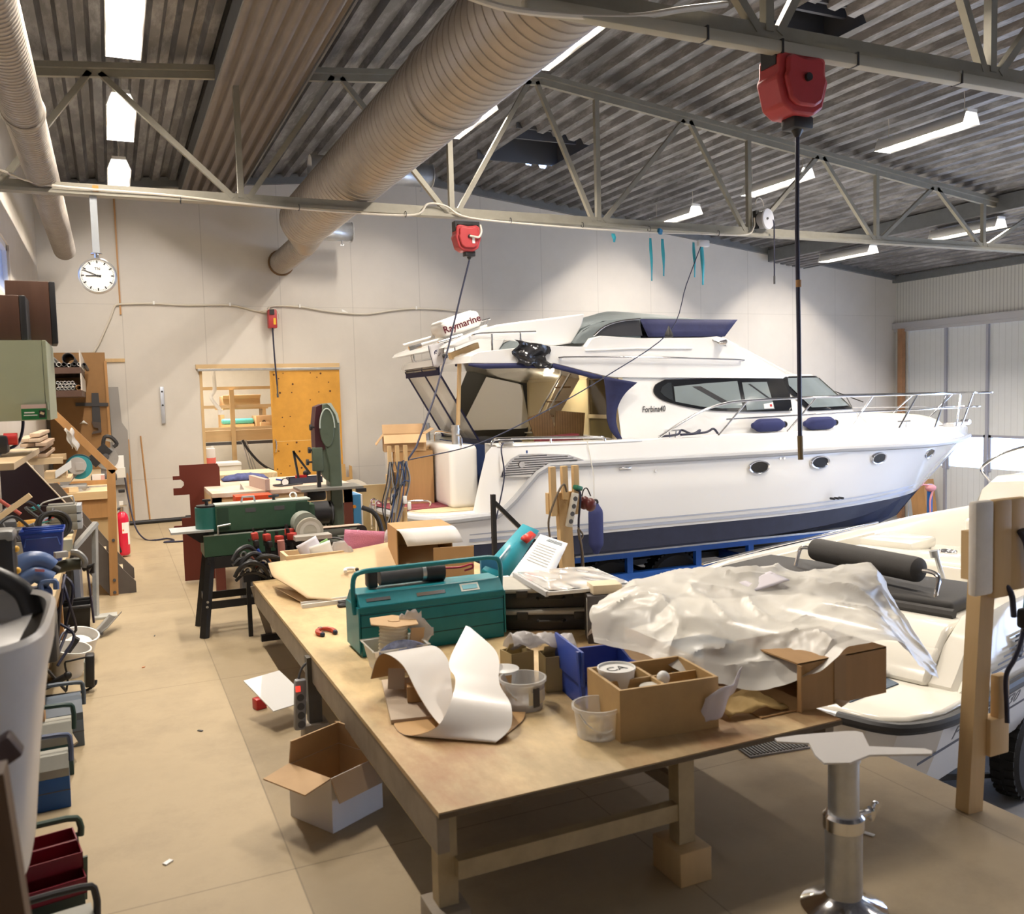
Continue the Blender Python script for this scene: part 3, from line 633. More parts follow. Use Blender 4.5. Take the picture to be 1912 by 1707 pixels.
for i, (x, z) in enumerate(((4.09, .70), (5.06, .71), (6.17, .70), (7.55, .675))):
    y = hy(x, z); dx = .05; t = Vector((dx, hy(x + dx, z) - y, 0)).normalized(); up = Vector((0, (hy(x, z + .05) - y), .05)).normalized(); nn = t.cross(up)
    M = Matrix((t, up, nn)).transposed().to_4x4(); M.translation = (x, y, z)
    Ms = M @ Matrix.Diagonal((1, .52, 1, 1))
    ph = obj('porthole', B().lathe([(.165, -.04), (.165, .022), (.155, .034), (.135, .030), (.125, .012)], n=32, M=Ms, caps=False), M_chrome, BO)
    obj('porthole_pane', B().lathe([(.001, .022), (.13, .022)], n=32, M=Ms, caps=False), M_gdark, ph)
b = B()
for x, z in ((4.42, .79), (4.48, .79), (2.6, .74)): obj('skin_fitting', B().cyl((x, hy(x, z) - .012, z), (x, hy(x, z) + .01, z), .016, n=10), M_chrome, BO)
for k in range(3): obj('skin_fitting', B().cyl((5.35 + .07 * k, hy(5.4, .22) - .03, .20), (5.35 + .07 * k, hy(5.4, .22) + .05, .20), .016, n=10), M_black, BO)
obj('fuel_cap', B().box((2.18, -1.955, .79), (.16, .02, .035), bev=.008), M_chrome, BO)
# bow rail
def hr(x): return max(.05, hs(x) - .10)
tp = [(2.75, -hr(2.75), 1.13), (3.0, -hr(3), 1.26), (3.35, -hr(3.35), 1.42), (3.65, -hr(3.6), 1.50), (4.0, -hr(4), 1.535), (5, -hr(5), 1.55), (6, -hr(6), 1.55), (7, -hr(7), 1.54), (8, -hr(8), 1.53), (9, -hr(8.9), 1.52), (9.7, -hr(9.45), 1.515), (10.05, -.3, 1.51), (10.15, 0, 1.51)]
rail('bow_rail', tp + [(x, -y, z) for x, y, z in tp[-2::-1]], .017, 4)
md = [(x, y * 1.0, z) for x, y, z in ((3.72, -hr(3.8), 1.31), (5, -hr(5), 1.325), (6, -hr(6), 1.33), (7, -hr(7), 1.32), (8, -hr(8), 1.31), (9, -hr(8.9), 1.29), (9.6, -hr(9.4), 1.28), (9.85, -.25, 1.28), (9.9, 0, 1.28))]
rail('bow_rail_wire', md + [(x, -y, z) for x, y, z in md[-2::-1]], .010, 4)
for s in (-1, 1):
    for x in (3.6, 4.66, 5.68, 6.7, 7.7, 8.7, 9.25):
        dx = .45 if x < 9 else .5; obj('rail_stanchion', B().cyl((x, s * hr(x), zsh(x)), (x + dx, s * hr(min(9.5, x + dx)), lerp([(3, 1.45), (4, 1.535), (9, 1.52)], x + dx)), .013, n=8), M_chrome, BO)
obj('bow_roller', B().bx(9.45, 9.8, -.08, .08, .97, 1.02).cyl((9.8, -.08, 1.02), (9.8, .08, 1.02), .04), M_chrome, BO)
for x in (6.95, 3.0): obj('cleat', B().tube([(x - .12, -hr(x) + .1, zsh(x) + .09), (x + .12, -hr(x) + .1, zsh(x) + .09)], .012).cyl((x - .04, -hr(x) + .1, zsh(x)), (x - .05, -hr(x) + .1, zsh(x) + .09), .01).cyl((x + .04, -hr(x) + .1, zsh(x)), (x + .05, -hr(x) + .1, zsh(x) + .09), .01), M_chrome, BO)
obj('deck_cleat', B().box((.72, -1.88, 1.16), (.16, .08, .03), bev=.01), M_chrome, BO)
# ---- the boat's trailer
BT = thing('boat_trailer', 'blue steel boat trailer under the large white cruiser', 'trailer', (3.4, 10.95, -1.2), R(-3))
M_tblue = mat('trailer blue paint', (.015, .10, .42), .4, var=.1)
Zt = 1.2
for s in (-1, 1):
    obj('side_beam', B().bx(.9, 7.6, s * 1.5 - .05, s * 1.5 + .05, Zt - .70, Zt - .56), M_tblue, BT)
    obj('top_rail', B().bx(1.7, 7.0, s * 1.5 - .04, s * 1.5 + .04, Zt - .37, Zt - .30), M_tblue, BT)
    obj('bunk_cap', B().bx(1.7, 7.0, s * 1.5 - .06, s * 1.5 + .06, Zt - .30, Zt - .275), M_galv, BT)
    for x in (2.46, 3.46, 4.27, 5.3, 6.2, 6.9): obj('upright', B().bx(x - .04, x + .04, s * 1.5 - .035, s * 1.5 + .035, Zt - .57, Zt - .37), M_tblue, BT)
for x in (1.0, 2.9, 4.8, 6.7, 7.5): obj('cross_member', B().bx(x - .05, x + .05, -1.45, 1.45, Zt - .82, Zt - .70), M_tblue, BT)
obj('tow_bar', B().bx(7.5, 9.6, -.06, .06, Zt - .74, Zt - .60), M_tblue, BT)
for x in (2.25, 3.2):
    for s in (-1, 1):
        M = Matrix.Translation((x, s * 1.29, .41)) @ Matrix.Rotation(PI / 2, 4, 'X')
        b = B().lathe([(.20, -.11), (.36, -.12), (.40, -.09), (.41, 0), (.40, .09), (.36, .12), (.20, .11)], n=40, M=M)
        for k in range(40):
            a = k * PI / 20; b.box((x + .41 * math.cos(a), s * 1.29, .41 + .41 * math.sin(a)), (.02, .2, .035), ry=-a)
        w = obj('wheel', b, M_rubber, BT); obj('rim', B().lathe([(.06, .06), (.2, .10), (.2, -.10), (.06, -.06)], n=24, M=M), M_galv, w)
    obj('axle', B().cyl((x, -1.3, .41), (x, 1.3, .41), .05, n=10), M_blacks, BT)
obj('keel_support', B().bx(3, 8, -.1, .1, Zt - .80, Zt - .715), M_black, BT)
for x in (1.0, 7.5):
    obj('prop_stand', B().cyl((x, -.9, 0), (x, -.9, Zt - .82), .04).cyl((x, .9, 0), (x, .9, Zt - .82), .04), M_tblue, BT)
# ---------------------------------------------------------------- the smaller boat with its stern towards the workshop floor
SB = thing('day_boat', 'small white open motor boat with black rub rail, stern towards the plywood floor', 'boat', (3.50, 4.516, -1.2), R(15.5))
M_gel2 = mat('ivory gelcoat', (.80, .77, .69), .15, coat=.6)
M_hull2 = mat('grey white hull', (.66, .65, .64), .2, coat=.5)
M_pad = mat('charcoal cushion', (.045, .043, .042), .75, bump=.1, bs=80)
def b2(x): return 1.25 * (1 - max(0, (x - 3.2) / 4.0) ** 2.2) if x < 7.19 else .02
def c2(x): return 1.10 * (1 - max(0, (x - 2.8) / 4.0) ** 2.0) if x < 6.79 else .015
ST2 = [0, .1, .35, .8, 1.4, 2, 2.6, 3.2, 3.8, 4.4, 5, 5.6, 6.1, 6.5, 6.8, 7.0]
def corner(x): return 1.0 - .22 * max(0, 1 - x / .38) ** 2.2
rings = []
for x in ST2:
    q = corner(x); zr2 = 1.0 + .10 * ss(4, 7, x)
    P = [(.004, .34 + .45 * ss(4.5, 7, x)), (c2(x) * q * .96, .52 + .3 * ss(4.5, 7, x)), (c2(x) * q, .54 + .3 * ss(4.5, 7, x)), (b2(x) * q - .06, .80 + .14 * ss(4, 7, x)), (b2(x) * q - .01, zr2 - .03)]
    rings.append([(x, y, z) for y, z in P[::-1]] + [(x, -y, z) for y, z in P])
obj('hull', B().loft(rings, caps=True, wrap=False), M_hull2, SB, sharp=24)
pts = [(-.02, -.80, 1.0), (-.01, -.89, 1.0), (.01, -1.03, 1.0), (.10, -1.16, 1.0), (.38, -1.255, 1.0), (.94, -1.262, 1.0)] + [(x, -b2(x) - .012, 1.0 + .10 * ss(4, 7, x)) for x in (1.5, 2.2, 3, 3.8, 4.6, 5.4, 6.1, 6.7, 7.1, 7.2)]
obj('rub_rail', B().tube(pts, .036, n=10, smooth=3), M_black, SB)
obj('rub_rail_end', B().tube([(-.03, -.68, 1.0), (-.02, -.82, 1.0)], .03, n=10), M_chrome, SB)
obj('rub_rail_far', B().tube([(x, -y, z) for x, y, z in pts], .036, n=8), M_black, SB)
# stern platform with curved corner, gunwale moulding
out = [(0, -.70), (.0, -.92), (.03, -1.04), (.12, -1.14), (.38, -1.225), (.95, -1.235), (.95, 1.235), (.38, 1.225), (.12, 1.14), (.03, 1.04), (0, .92), (0, .70), (.06, .62), (.06, -.62)]
obj('stern_platform', B().prism(out, .97, 1.05), M_gel2, SB, bev=.02)
obj('platform_mat', B().prism([(.12, -.80), (.62, -.84), (.68, -.72), (.68, .7), (.12, .8)], 1.05, 1.058), mat('blue grey mat', (.10, .13, .17), .9, bump=.3, bs=120), SB)
rings = []
for x, zc, wi in ((.72, 1.07, .30), (.80, 1.14, .26), (.95, 1.30, .22), (1.1, 1.42, .20), (1.5, 1.45, .18), (2.5, 1.45, .17), (3.6, 1.46, .17), (4.6, 1.50, .17), (5.6, 1.55, .17), (6.4, 1.58, .15), (6.9, 1.58, .08)):
    o = b2(x) - .02; rings.append([(x, -o, 1.0 + .10 * ss(4, 7, x)), (x, -o + .03, 1.10 + (zc - 1.07) * .3), (x, -o + .09, zc - .04), (x, -o + .12, zc), (x, -o + wi + .02, zc), (x, -o + wi + .05, zc - .05), (x, -o + wi + .06, .8)])
obj('gunwale', B().loft(rings, caps=True, wrap=False), M_gel2, SB)
obj('gunwale_far', B().loft([[(x, -y, z) for x, y, z in r] for r in rings], caps=True, wrap=False), M_gel2, SB)
obj('gunwale_rail', B().tube([(2.0, -b2(2) + .14, 1.47), (2.8, -b2(2.8) + .14, 1.475), (3.8, -b2(3.8) + .14, 1.49)], .012), M_chrome, SB)
obj('gunwale_rail_far', B().tube([(1.2, 1.10, 1.46), (2.2, 1.10, 1.475), (3.2, 1.10, 1.475), (4.0, 1.06, 1.49)], .012), M_chrome, SB)
# aft deck that carries the sun pad, stepping down to the platform
obj('aft_deck', B().prism_xz([(.70, 1.05), (.78, 1.18), (.95, 1.34), (1.05, 1.37), (2.05, 1.37), (2.05, .8), (.70, .8)], -.98, .98), M_gel2, SB, bev=.03)
obj('transom_step', B().prism_xz([(.68, 1.05), (.74, 1.16), (.86, 1.26), (.95, 1.26), (.95, 1.05)], -.98, -.45), M_gel2, SB, bev=.03)
obj('sun_pad', B().box((1.62, .05, 1.41), (.72, 1.86, .09), bev=.03, seg=3), M_pad, SB)
obj('pad_edge', B().tube([(1.20, -.92, 1.395), (1.20, 1.0, 1.395)], .035, n=8), M_pad, SB)
c0 = Vector((1.72, .40, 1.60)); c1 = Vector((1.46, -.58, 1.60)); d = (c0 - c1).normalized()
b = B(); n = 26; ax = Matrix((d.cross(Vector((0, 0, 1))), d.cross(d.cross(Vector((0, 0, 1)))), d)).transposed().to_4x4(); ax.translation = c1
Lr = (c0 - c1).length; b.lathe([(.02, -.005), (.06, 0), (.085, .02), (.09, .05), (.09, Lr - .05), (.085, Lr - .02), (.06, Lr), (.02, Lr + .005)], n=n, M=ax)
obj('backrest_roll', b, M_pad, SB)
obj('roll_bracket', B().tube([(1.46, -.56, 1.60), (1.45, -.66, 1.60), (1.42, -.72, 1.57), (1.36, -.73, 1.48), (1.34, -.73, 1.37)], .016, smooth=3).cyl((1.34, -.73, 1.37), (1.34, -.73, 1.385), .035), M_chrome, SB)
obj('roll_bracket', B().tube([(1.72, .40, 1.60), (1.73, .50, 1.60), (1.72, .53, 1.57), (1.68, .54, 1.45)], .016, smooth=3), M_chrome, SB)
for y in (-.55, -.72): obj('deck_fitting', B().cyl((.66, y, 1.055), (.66, y, 1.09), .022, n=12).box((.66, y, 1.095), (.06, .03, .014)), M_chrome, SB)
obj('cockpit_sole', B().bx(2.05, 4.3, -1.0, 1.0, .72, .76), M_gel2, SB)
obj('cockpit_liner', B().bx(2.06, 4.3, .98, 1.02, .76, 1.42), M_gel2, SB)
obj('console_moulding', B().prism_xz([(2.75, .76), (2.72, 1.20), (2.80, 1.40), (3.0, 1.42), (3.95, 1.34), (4.1, 1.25), (4.1, .76)], -.35, .80), M_gel2, SB, bev=.04)
obj('console_panel', B().box((3.4, .55, 1.42), (.5, .5, .10), bev=.03), M_gel2, SB)
obj('cup_holder', B().torus((3.30, .05, 1.405), .07, .012).torus((3.30, .05, 1.40), .05, .006).cyl((3.30, .05, 1.36), (3.30, .05, 1.40), .05), M_chrome, SB)
obj('helm_seat', B().box((3.9, -.15, 1.52), (.40, .50, .28), bev=.06, seg=3), M_gel2, SB)
obj('seat_rail', B().tube([(3.75, -.36, 1.64), (3.72, -.36, 1.72), (3.78, -.30, 1.76), (3.86, .05, 1.76), (3.84, .08, 1.64)], .012, smooth=3), M_chrome, SB)
obj('seat_catch', B().box((3.69, -.25, 1.54), (.02, .05, .04)), M_dgrey, SB)
# wheelhouse
rings = []
for x, z, w in ((5.72, 1.46, .86), (5.80, 1.80, .80), (5.95, 1.86, .78), (6.4, 1.87, .66), (6.8, 1.78, .46), (7.0, 1.6, .25)): rings.append([(x, -w, 1.40), (x, -w * .97, z - .12), (x, -w * .86, z - .03), (x, -w * .5, z), (x, 0, z + .01), (x, w * .5, z), (x, w * .86, z - .03), (x, w * .97, z - .12), (x, w, 1.40)])
obj('wheelhouse', B().loft(rings, caps=True, wrap=False), M_gel2, SB)
obj('wheelhouse_bulkhead', B().bx(5.70, 5.74, -.84, .84, .76, 1.46), M_gel2, SB)
obj('wheelhouse_window', B().bx(5.66, 5.70, -.70, .47, 1.20, 1.56), M_gdark, SB)
obj('roof_hoop', B().tube([(5.84, .71, 1.78), (5.80, .78, 1.90), (5.82, .74, 1.98), (5.95, .58, 2.10), (6.15, .25, 2.20), (6.3, -.3, 2.22)], .018, smooth=4), M_chrome, SB)
obj('table_leg', B().cyl((2.35, -.52, .76), (2.25, -.32, 1.58), .018, n=10).cyl((2.25, -.32, 1.55), (2.245, -.31, 1.60), .035), M_galv, SB)
# side decoration and lettering
M_deco = mat('slate decal', (.14, .16, .22), .4)
def side(x, z):
    return -(b2(x) - .06 + .05 * (z - .80) / .17) if z < .97 else -(b2(x) - .01 - max(0, (z - 1.1)) * .17)
for k in range(6):
    z = 1.13 + k * .028; x0 = .98 + .1 * k
    obj('decal_line', B().loft([[(x, side(x, z) - .004, z + h) for h in (-.006 - (.006 if k in (0, 5) else 0), .006)] for x in (x0, 1.4, 1.8, 2.2)], caps=False, wrap=False), M_deco, SB)
obj('decal_emblem', B().loft([[(1.44 + .05 * math.cos(a), side(1.44, 1.2) - .008, 1.2 + r * .075 * math.sin(a)) for a in [i * PI / 12 for i in range(24)]] for r in (.98, 1)] , caps=True), M_deco, SB)
obj('waterline_stripe', B().loft([[(x, -(b2(x) - .062 + .05 * (.80 - .80)) - .004 + 0, .80 + h) for h in (-.008, .008)] for x in (.12, .3, .5, .8, 1.2, 1.6, 2.0, 2.6, 3.2)], caps=False, wrap=False), mat('navy stripe', (.012, .015, .04), .4), SB)
M_dletter = mat('slate letters', (.03, .032, .045), .35)
text('name_lettering', 'FORBINA 730', .115, M_dletter, SB, WM['day_boat'] @ frame((.445, side(1, .90) - .022, .895), (1, 0, 0), (0, -.3, 1)), shear=.25, bold=.0012, xs=1.38, align='LEFT')
BT2 = thing('boat_trailer', 'dark steel trailer with tyre under the small open boat', 'trailer', (3.50, 4.516, -1.2), R(15.5))
for s in (-1, 1):
    obj('side_beam', B().bx(.1, 5.2, s * .72 - .04, s * .72 + .04, .28, .36), M_blacks, BT2)
    for x in (1.95,):
        M = Matrix.Translation((x, s * 1.05, .31)) @ Matrix.Rotation(PI / 2, 4, 'X'); b = B().lathe([(.16, -.09), (.27, -.095), (.305, -.07), (.31, 0), (.305, .07), (.27, .095), (.16, .09)], n=36, M=M)
        for k in range(30):
            a = k * PI / 15
            for yy in (-.045, .045): b.box((x + .31 * math.cos(a + yy), s * 1.05 + yy, .31 + .31 * math.sin(a + yy)), (.018, .06, .035), ry=-a)
        w = obj('wheel', b, M_rubber, BT2); obj('rim', B().lathe([(.04, .05), (.16, .08), (.16, -.08), (.04, -.05)], n=24, M=M), M_galv, w)
obj('axle', B().bx(1.91, 1.99, -1.0, 1.0, .27, .35), M_blacks, BT2)
obj('rear_member', B().bx(.1, .2, -.9, .9, .26, .36), M_blacks, BT2)
obj('brace', B().beam((.9, -.72, .32), (1.7, -.95, .18), .03, .03), M_blacks, BT2)
obj('tow_bar', B().bx(5.1, 7.6, -.05, .05, .28, .38), M_blacks, BT2)
for x in (.6, 3.5): obj('bunk', B().bx(x, x + .9, -.5, -.4, .36, .5).bx(x, x + .9, .4, .5, .36, .5).bx(x + .4, x + .5, -.5, .5, .34, .38), M_black, BT2)
obj('jockey_post', B().cyl((7.3, 0, 0), (7.3, 0, .3), .03), M_galv, BT2)
# ---------------------------------------------------------------- fenders, props and gear on the big boat
def fender(loc, L, r, lab, m, rot=(0, 0, 0), rope=None):
    t = thing('fender', lab, 'fender', loc, rot[2], 'navy fenders', rot[0], rot[1])
    pr = [(.012, -L / 2 - .055), (.035, -L / 2 - .04), (.045, -L / 2 - .01), (r * .72, -L / 2 + .015), (r * .93, -L / 2 + .045), (r, -L / 2 + .08), (r, L / 2 - .08), (r * .93, L / 2 - .045), (r * .72, L / 2 - .015), (.045, L / 2 + .01), (.035, L / 2 + .03)]
    obj('body', B().lathe(pr, n=24), m, t)
    obj('eye', B().torus((0, 0, L / 2 + .045), .028, .014, Matrix.Rotation(PI / 2, 4, 'X')), M_black, t)
    if rope: obj('rope', B().tube(rope, .006, n=6), mat('pale rope', (.62, .60, .55), .8), t)
    return t
M_fend = mat('navy fender sleeve', (.028, .035, .12), .85, bump=.2, bs=120)
W1 = WM['motor_yacht']
fender(W1 @ Vector((1.71, -2.10, .14)), .50, .085, 'navy fender hanging upright on a rope from the gunwale', M_fend, rope=[(0, .03, .32), (0, .02, .6), (0, .16, .99)])
fender(W1 @ Vector((4.42, -1.72, 1.21)), .42, .085, 'navy fender lying on the side deck, the one nearer the stern', M_fend, rot=(0, PI / 2, R(-3)))
fender(W1 @ Vector((5.30, -1.66, 1.20)), .42, .085, 'navy fender lying on the side deck, the one nearer the bow', M_fend, rot=(0, PI / 2, R(-5)))
t = thing('timber_prop', 'wooden T-shaped prop holding up the folded radar arch', 'prop', W1 @ Vector((.34, -1.28, 1.14)))
def lw(p): return W1 @ Vector(p)
obj('post', B().beam(lw((.36, -1.22, 1.142)), lw((.42, -1.22, 2.18)), .05, .035), M_wood, t, W=True)
obj('head', B().beam(lw((.30, -1.22, 2.16)), lw((.72, -1.0, 2.30)), .05, .07), M_woodx, t, W=True)
t = thing('pennant', 'small white club pennant hanging below the radar mast tubes', 'flag', lw((.12, -1.02, 2.33)), R(-3))
def pen(u, v): return (-.02 + .20 * u * (1 - .35 * v) + .05 * v, .012 * math.sin(6 * v + 4 * u), -.03 - .28 * v * (1 - .25 * abs(u - .5)) + .05 * u)
obj('cloth', B().grid(6, 8, pen), mat('pale flag cloth', (.72, .72, .76), .8), t, solid=.003)
obj('border', B().tube([pen(0, i / 8) for i in range(9)], .004, n=5).tube([pen(1, i / 8) for i in range(9)], .004, n=5), M_cableb, t)
obj('emblem', B().torus((.085, -.006, -.12), .035, .004, Matrix.Rotation(PI / 2, 4, 'X')).torus((.07, -.008, -.11), .014, .004, Matrix.Rotation(PI / 2, 4, 'X')), M_navy, t)
obj('toggle', B().tube([(.30, -.02, -.02), (.31, -.02, -.26)], .006, n=5).ball((.31, -.02, -.27), .014), M_cableb, t)
tag(obj('plastic_wrap', B().grid(14, 10, lambda u, v: tuple(lw((.98 + .42 * u + .05 * math.sin(9 * v), -1.56 - .03 * math.sin(11 * u + 5 * v) - .02 * v, 2.33 - .28 * v - .07 * u + .015 * math.sin(17 * u * v))))), mat('black clear plastic wrap', (.03, .03, .035), .12, alpha=.88, bump=.5, bs=9), solid=.004), 'crumpled black plastic wrapped over the flybridge edge below the radar arch', 'plastic wrap')
tag(obj('mooring_rope', B().tube([lw(p) for p in ((2.75, -1.78, 1.135), (3.0, -1.8, 1.15), (3.1, -1.74, 1.2), (3.2, -1.82, 1.15), (3.35, -1.76, 1.19), (3.25, -1.84, 1.16), (3.05, -1.8, 1.145), (3.4, -1.8, 1.16), (3.52, -1.8, 1.2), (3.6, -1.78, 1.14))], .014, smooth=5), M_cableb), 'dark mooring rope coiled on the side deck below the cabin window', 'rope')
tag(obj('mooring_rope', B().tube([lw(p) for p in ((.72, -1.86, 1.17), (.62, -1.98, 1.10), (.64, -2.0, .8), (.55, -2.03, .45), (.45, -2.05, .12))], .008, smooth=5), M_cableb), 'thin dark rope hanging down the stern quarter of the big boat', 'rope')
tag(obj('floor_mat', B().box((0, 0, .003), (1.0, .8, .006), rz=R(8)).xf(Matrix.Translation(lw((-.02, -1.0, .42)))), mat('burgundy mat', (.22, .045, .06), .9)), 'burgundy mat lying on the swim platform of the big boat', 'mat').location = (0, 0, 0)
t = thing('cardboard_box', 'tall brown cardboard box standing on the swim platform', 'box', lw((-.06, -.72, .427)), R(-14))
def carton(t, L, W, H, m, flaps=None, open_top=True, name='carton', th=.006, fm=None):
    b = B(); b.bx(-L / 2, L / 2, -W / 2, W / 2, 0, th)
    for s in (-1, 1): b.bx(s * L / 2 - (th if s > 0 else 0), s * L / 2 + (0 if s > 0 else th), -W / 2, W / 2, th, H).bx(-L / 2 + th, L / 2 - th, s * W / 2 - (th if s > 0 else 0), s * W / 2 + (0 if s > 0 else th), th, H)
    if not open_top: b.bx(-L / 2, L / 2, -W / 2, W / 2, H, H + th)
    obj(name, b, m, t)
    for ax, s, ang, ln in flaps or ():
        b = B(); w = (W if ax == 'x' else L) - .004; a = R(ang)
        b.box((0, ln / 2, 0), (w, ln, th)).xf(Matrix.Rotation(a, 4, 'X'))
        rot = {('y', 1): 0, ('y', -1): PI, ('x', 1): -PI / 2, ('x', -1): PI / 2}[(ax, s)]
        d = (W if ax == 'y' else L) / 2
        obj('flap', b.xf(Matrix.Translation((0, d - .003, H)) if False else Matrix.Rotation(rot, 4, 'Z') @ Matrix.Translation((0, d - .003, H))), fm or m, t)
    return t
carton(t, .46, .42, .62, M_card2, open_top=False)
obj('tape', B().bx(-.03, .03, -.211, .211, .626, .628), M_card, t)
t = thing('cardboard_box', 'open cardboard box with raised flaps on top of the tall brown box', 'box', lw((-.16, -.72, 1.056)), R(-14))
carton(t, .50, .40, .20, M_card, flaps=(('y', -1, -48, .13), ('y', 1, 70, .12), ('x', -1, -52, .15), ('x', 1, 30, .12)))
tag(obj('cover_sheet', B().grid(12, 8, lambda u, v: tuple(lw((-.55 + .32 * u, .35 + 1.1 * v + .05 * math.sin(8 * u), .46 + .10 * math.sin(PI * u) - .09 * (1 - v) * u + .03 * math.sin(9 * v + 5 * u))))), mat('grey tarp', (.36, .33, .28), .8, bump=.3, bs=8), solid=.01), 'crumpled grey cover cloth on the far corner of the swim platform', 'cloth')
tag(obj('board_sheet', B().box((0, 0, 0), (1.0, .02, .62), rx=R(6)).xf(Matrix.Translation((3.0, 10.55, .33)) ), mat('yellowish board', (.48, .38, .21), .7)), 'yellowish board leaning under the swim platform', 'board')
# ---------------------------------------------------------------- posts with pegs for cables and hoses
t = thing('hose_post', 'pine post with three slats for hanging hoses, in front of the small boat', 'post', (3.02, 2.36, 0))
obj('post', B().beam((.0, .0, 0), (.065, 0, 1.0), .08, .06, up=(0, 1, 0)), M_wood, t)
for dx, m, z0 in ((-.02, mat('white painted pine', (.70, .66, .60), .6, var=.1), .36), (.085, M_wood, .38), (.175, M_wood, .36)):
    obj('slat', B().bx(dx - .05, dx + (.052 if dx < .1 else .045), -.075, -.037, 1.24 - z0, 1.245, bev=.012), m, t)
obj('cross_piece', B().bx(-.02, .22, -.036, .03, .93, 1.12), M_wood, t)
obj('hook_peg', B().bx(.10, .165, -.05, -.01, .36, .54, bev=.008), M_wood, t)
obj('hook_bracket', B().bx(.055, .165, -.05, .01, .22, .37, bev=.006), M_wood, t)
t = thing('air_hose', 'blue air hose with blow gun hanging from the pine post', 'hose', (3.02, 2.28, 0))
obj('hose', B().tube([(.16, -.01, 1.12), (.185, -.02, 1.07), (.20, -.02, 1.0), (.21, -.02, .95)], .016, smooth=4).tube([(.14, 0, .78), (.12, -.0, .88), (.09, .04, .93)], .011, smooth=4).tube([(.20, 0, .74), (.17, -.01, .68), (.12, -.02, .62), (.10, 0, .55), (.12, .01, .42), (.11, .0, .36)], .009, smooth=5), M_cableb, t)
obj('coupling', B().cyl((.21, -.02, .95), (.21, -.02, .88), .017).cyl((.21, -.02, .93), (.21, -.02, .92), .021), M_chrome, t)
obj('grip', B().cyl((.21, -.02, .88), (.20, -.02, .81), .022), mat('teal grip', (.02, .14, .15), .5), t)
obj('gun', B().box((.185, -.02, .775), (.075, .04, .08), bev=.015).torus((.195, -.02, .74), .022, .010, Matrix.Rotation(PI / 2, 4, 'X')), M_black, t)
t = thing('cable_post', 'pine post with three pegs standing between the worktable and the big boat', 'post', (3.09, 5.9, 0))
obj('post', B().beam((.03, 0, 0), (-.01, 0, .95), .105, .06, up=(0, 1, 0)), M_wood, t)
for x in (-.11, -.01, .085): obj('peg', B().beam((x, -.04, .78 if x != -.01 else .90), (x - .005, -.04, 1.15), .045, .04, up=(0, 1, 0)), M_wood, t)
obj('cross_piece', B().bx(-.14, .125, -.02, .03, .79, .95), M_wood, t)
t = thing('power_strip', 'white four-socket power strip hanging on the pine peg post by the big boat', 'power strip', (3.11, 5.81, .82))
b = B().box((0, 0, 0), (.05, .04, .26), ry=R(14), bev=.008); obj('body', b, mat('grey white plastic', (.58, .56, .50), .5), t)
for k in range(4):
    z = .085 - k * .056; x = z * math.tan(R(14)); obj('socket', B().cyl((x, -.0215, z), (x, -.018, z), .018, n=16), M_dgrey, t)
obj('cord', B().tube([(-.04, 0, .14), (-.07, -.01, .2), (-.13, -.02, .13), (-.2, -.01, -.05), (-.19, 0, -.2)], .008, smooth=5).tube([(.05, 0, -.14), (.09, 0, -.2), (.06, 0, -.23), (.05, 0, -.15), (.07, -.02, -.3), (.09, 0, -.45)], .007, smooth=5), mat('brown cord', (.13, .10, .07), .6), t)
obj('plug', B().box((-.2, 0, -.24), (.06, .04, .09), bev=.01), M_dgrey, t)
t = thing('ear_defenders', 'dark red ear defenders hanging beside the white power strip', 'ear defenders', (3.24, 5.85, .86))
obj('cup', B().ball((0, 0, 0), .05, (.9, .8, 1.05)), mat('dark red cup', (.10, .02, .02), .35), t)
obj('cup', B().ball((.035, -.03, -.015), .05, (.9, .8, 1.05)), mat('dark red cup', (.10, .02, .02), .35), t)
obj('band', B().tube([(-.02, 0, .05), (-.01, -.01, .10), (.02, -.01, .11), (.045, -.02, .05)], .005, smooth=4), M_black, t)
tag(obj('cable_loop', B().tube([(3.16, 5.83, .97), (3.18, 5.80, .93), (3.17, 5.82, .7), (3.19, 5.82, .5), (3.20, 5.84, .3), (3.19, 5.84, .05)], .009, smooth=5), M_cableb), 'dark cable hanging straight down the front of the peg post by the big boat', 'cable')
t = thing('cable_tie_clump', 'green and grey plug lying over the peg of the post by the big boat', 'plug', (3.17, 5.82, .97))
obj('plug', B().box((0, 0, .012), (.07, .05, .035), rz=.3, ry=.3, bev=.01), mat('green plug', (.02, .16, .09), .5), t)
t = thing('cable_post', 'pine post hung with bundled cables in front of the tall brown box', 'post', (2.40, 8.0, 0))
obj('post', B().beam((.0, 0, 0), (-.0, 0, 1.0), .10, .05, up=(0, 1, 0)), M_wood, t)
for x in (-.055, .02, .10): obj('peg', B().beam((x, -.04, .86), (x, -.04, 1.25), .032, .035, up=(0, 1, 0)), M_wood, t)
obj('cross_piece', B().bx(-.08, .125, -.02, .03, .86, .98), M_wood, t); obj('side_peg', B().bx(.06, .10, -.03, .0, .45, .66), M_wood, t)
obj('foot', B().bx(-.2, .2, -.2, .2, 0, .02), M_ply2, t)
obj('thermometer', B().bx(-.05, -.01, -.045, -.03, .62, .80), M_paper, t)
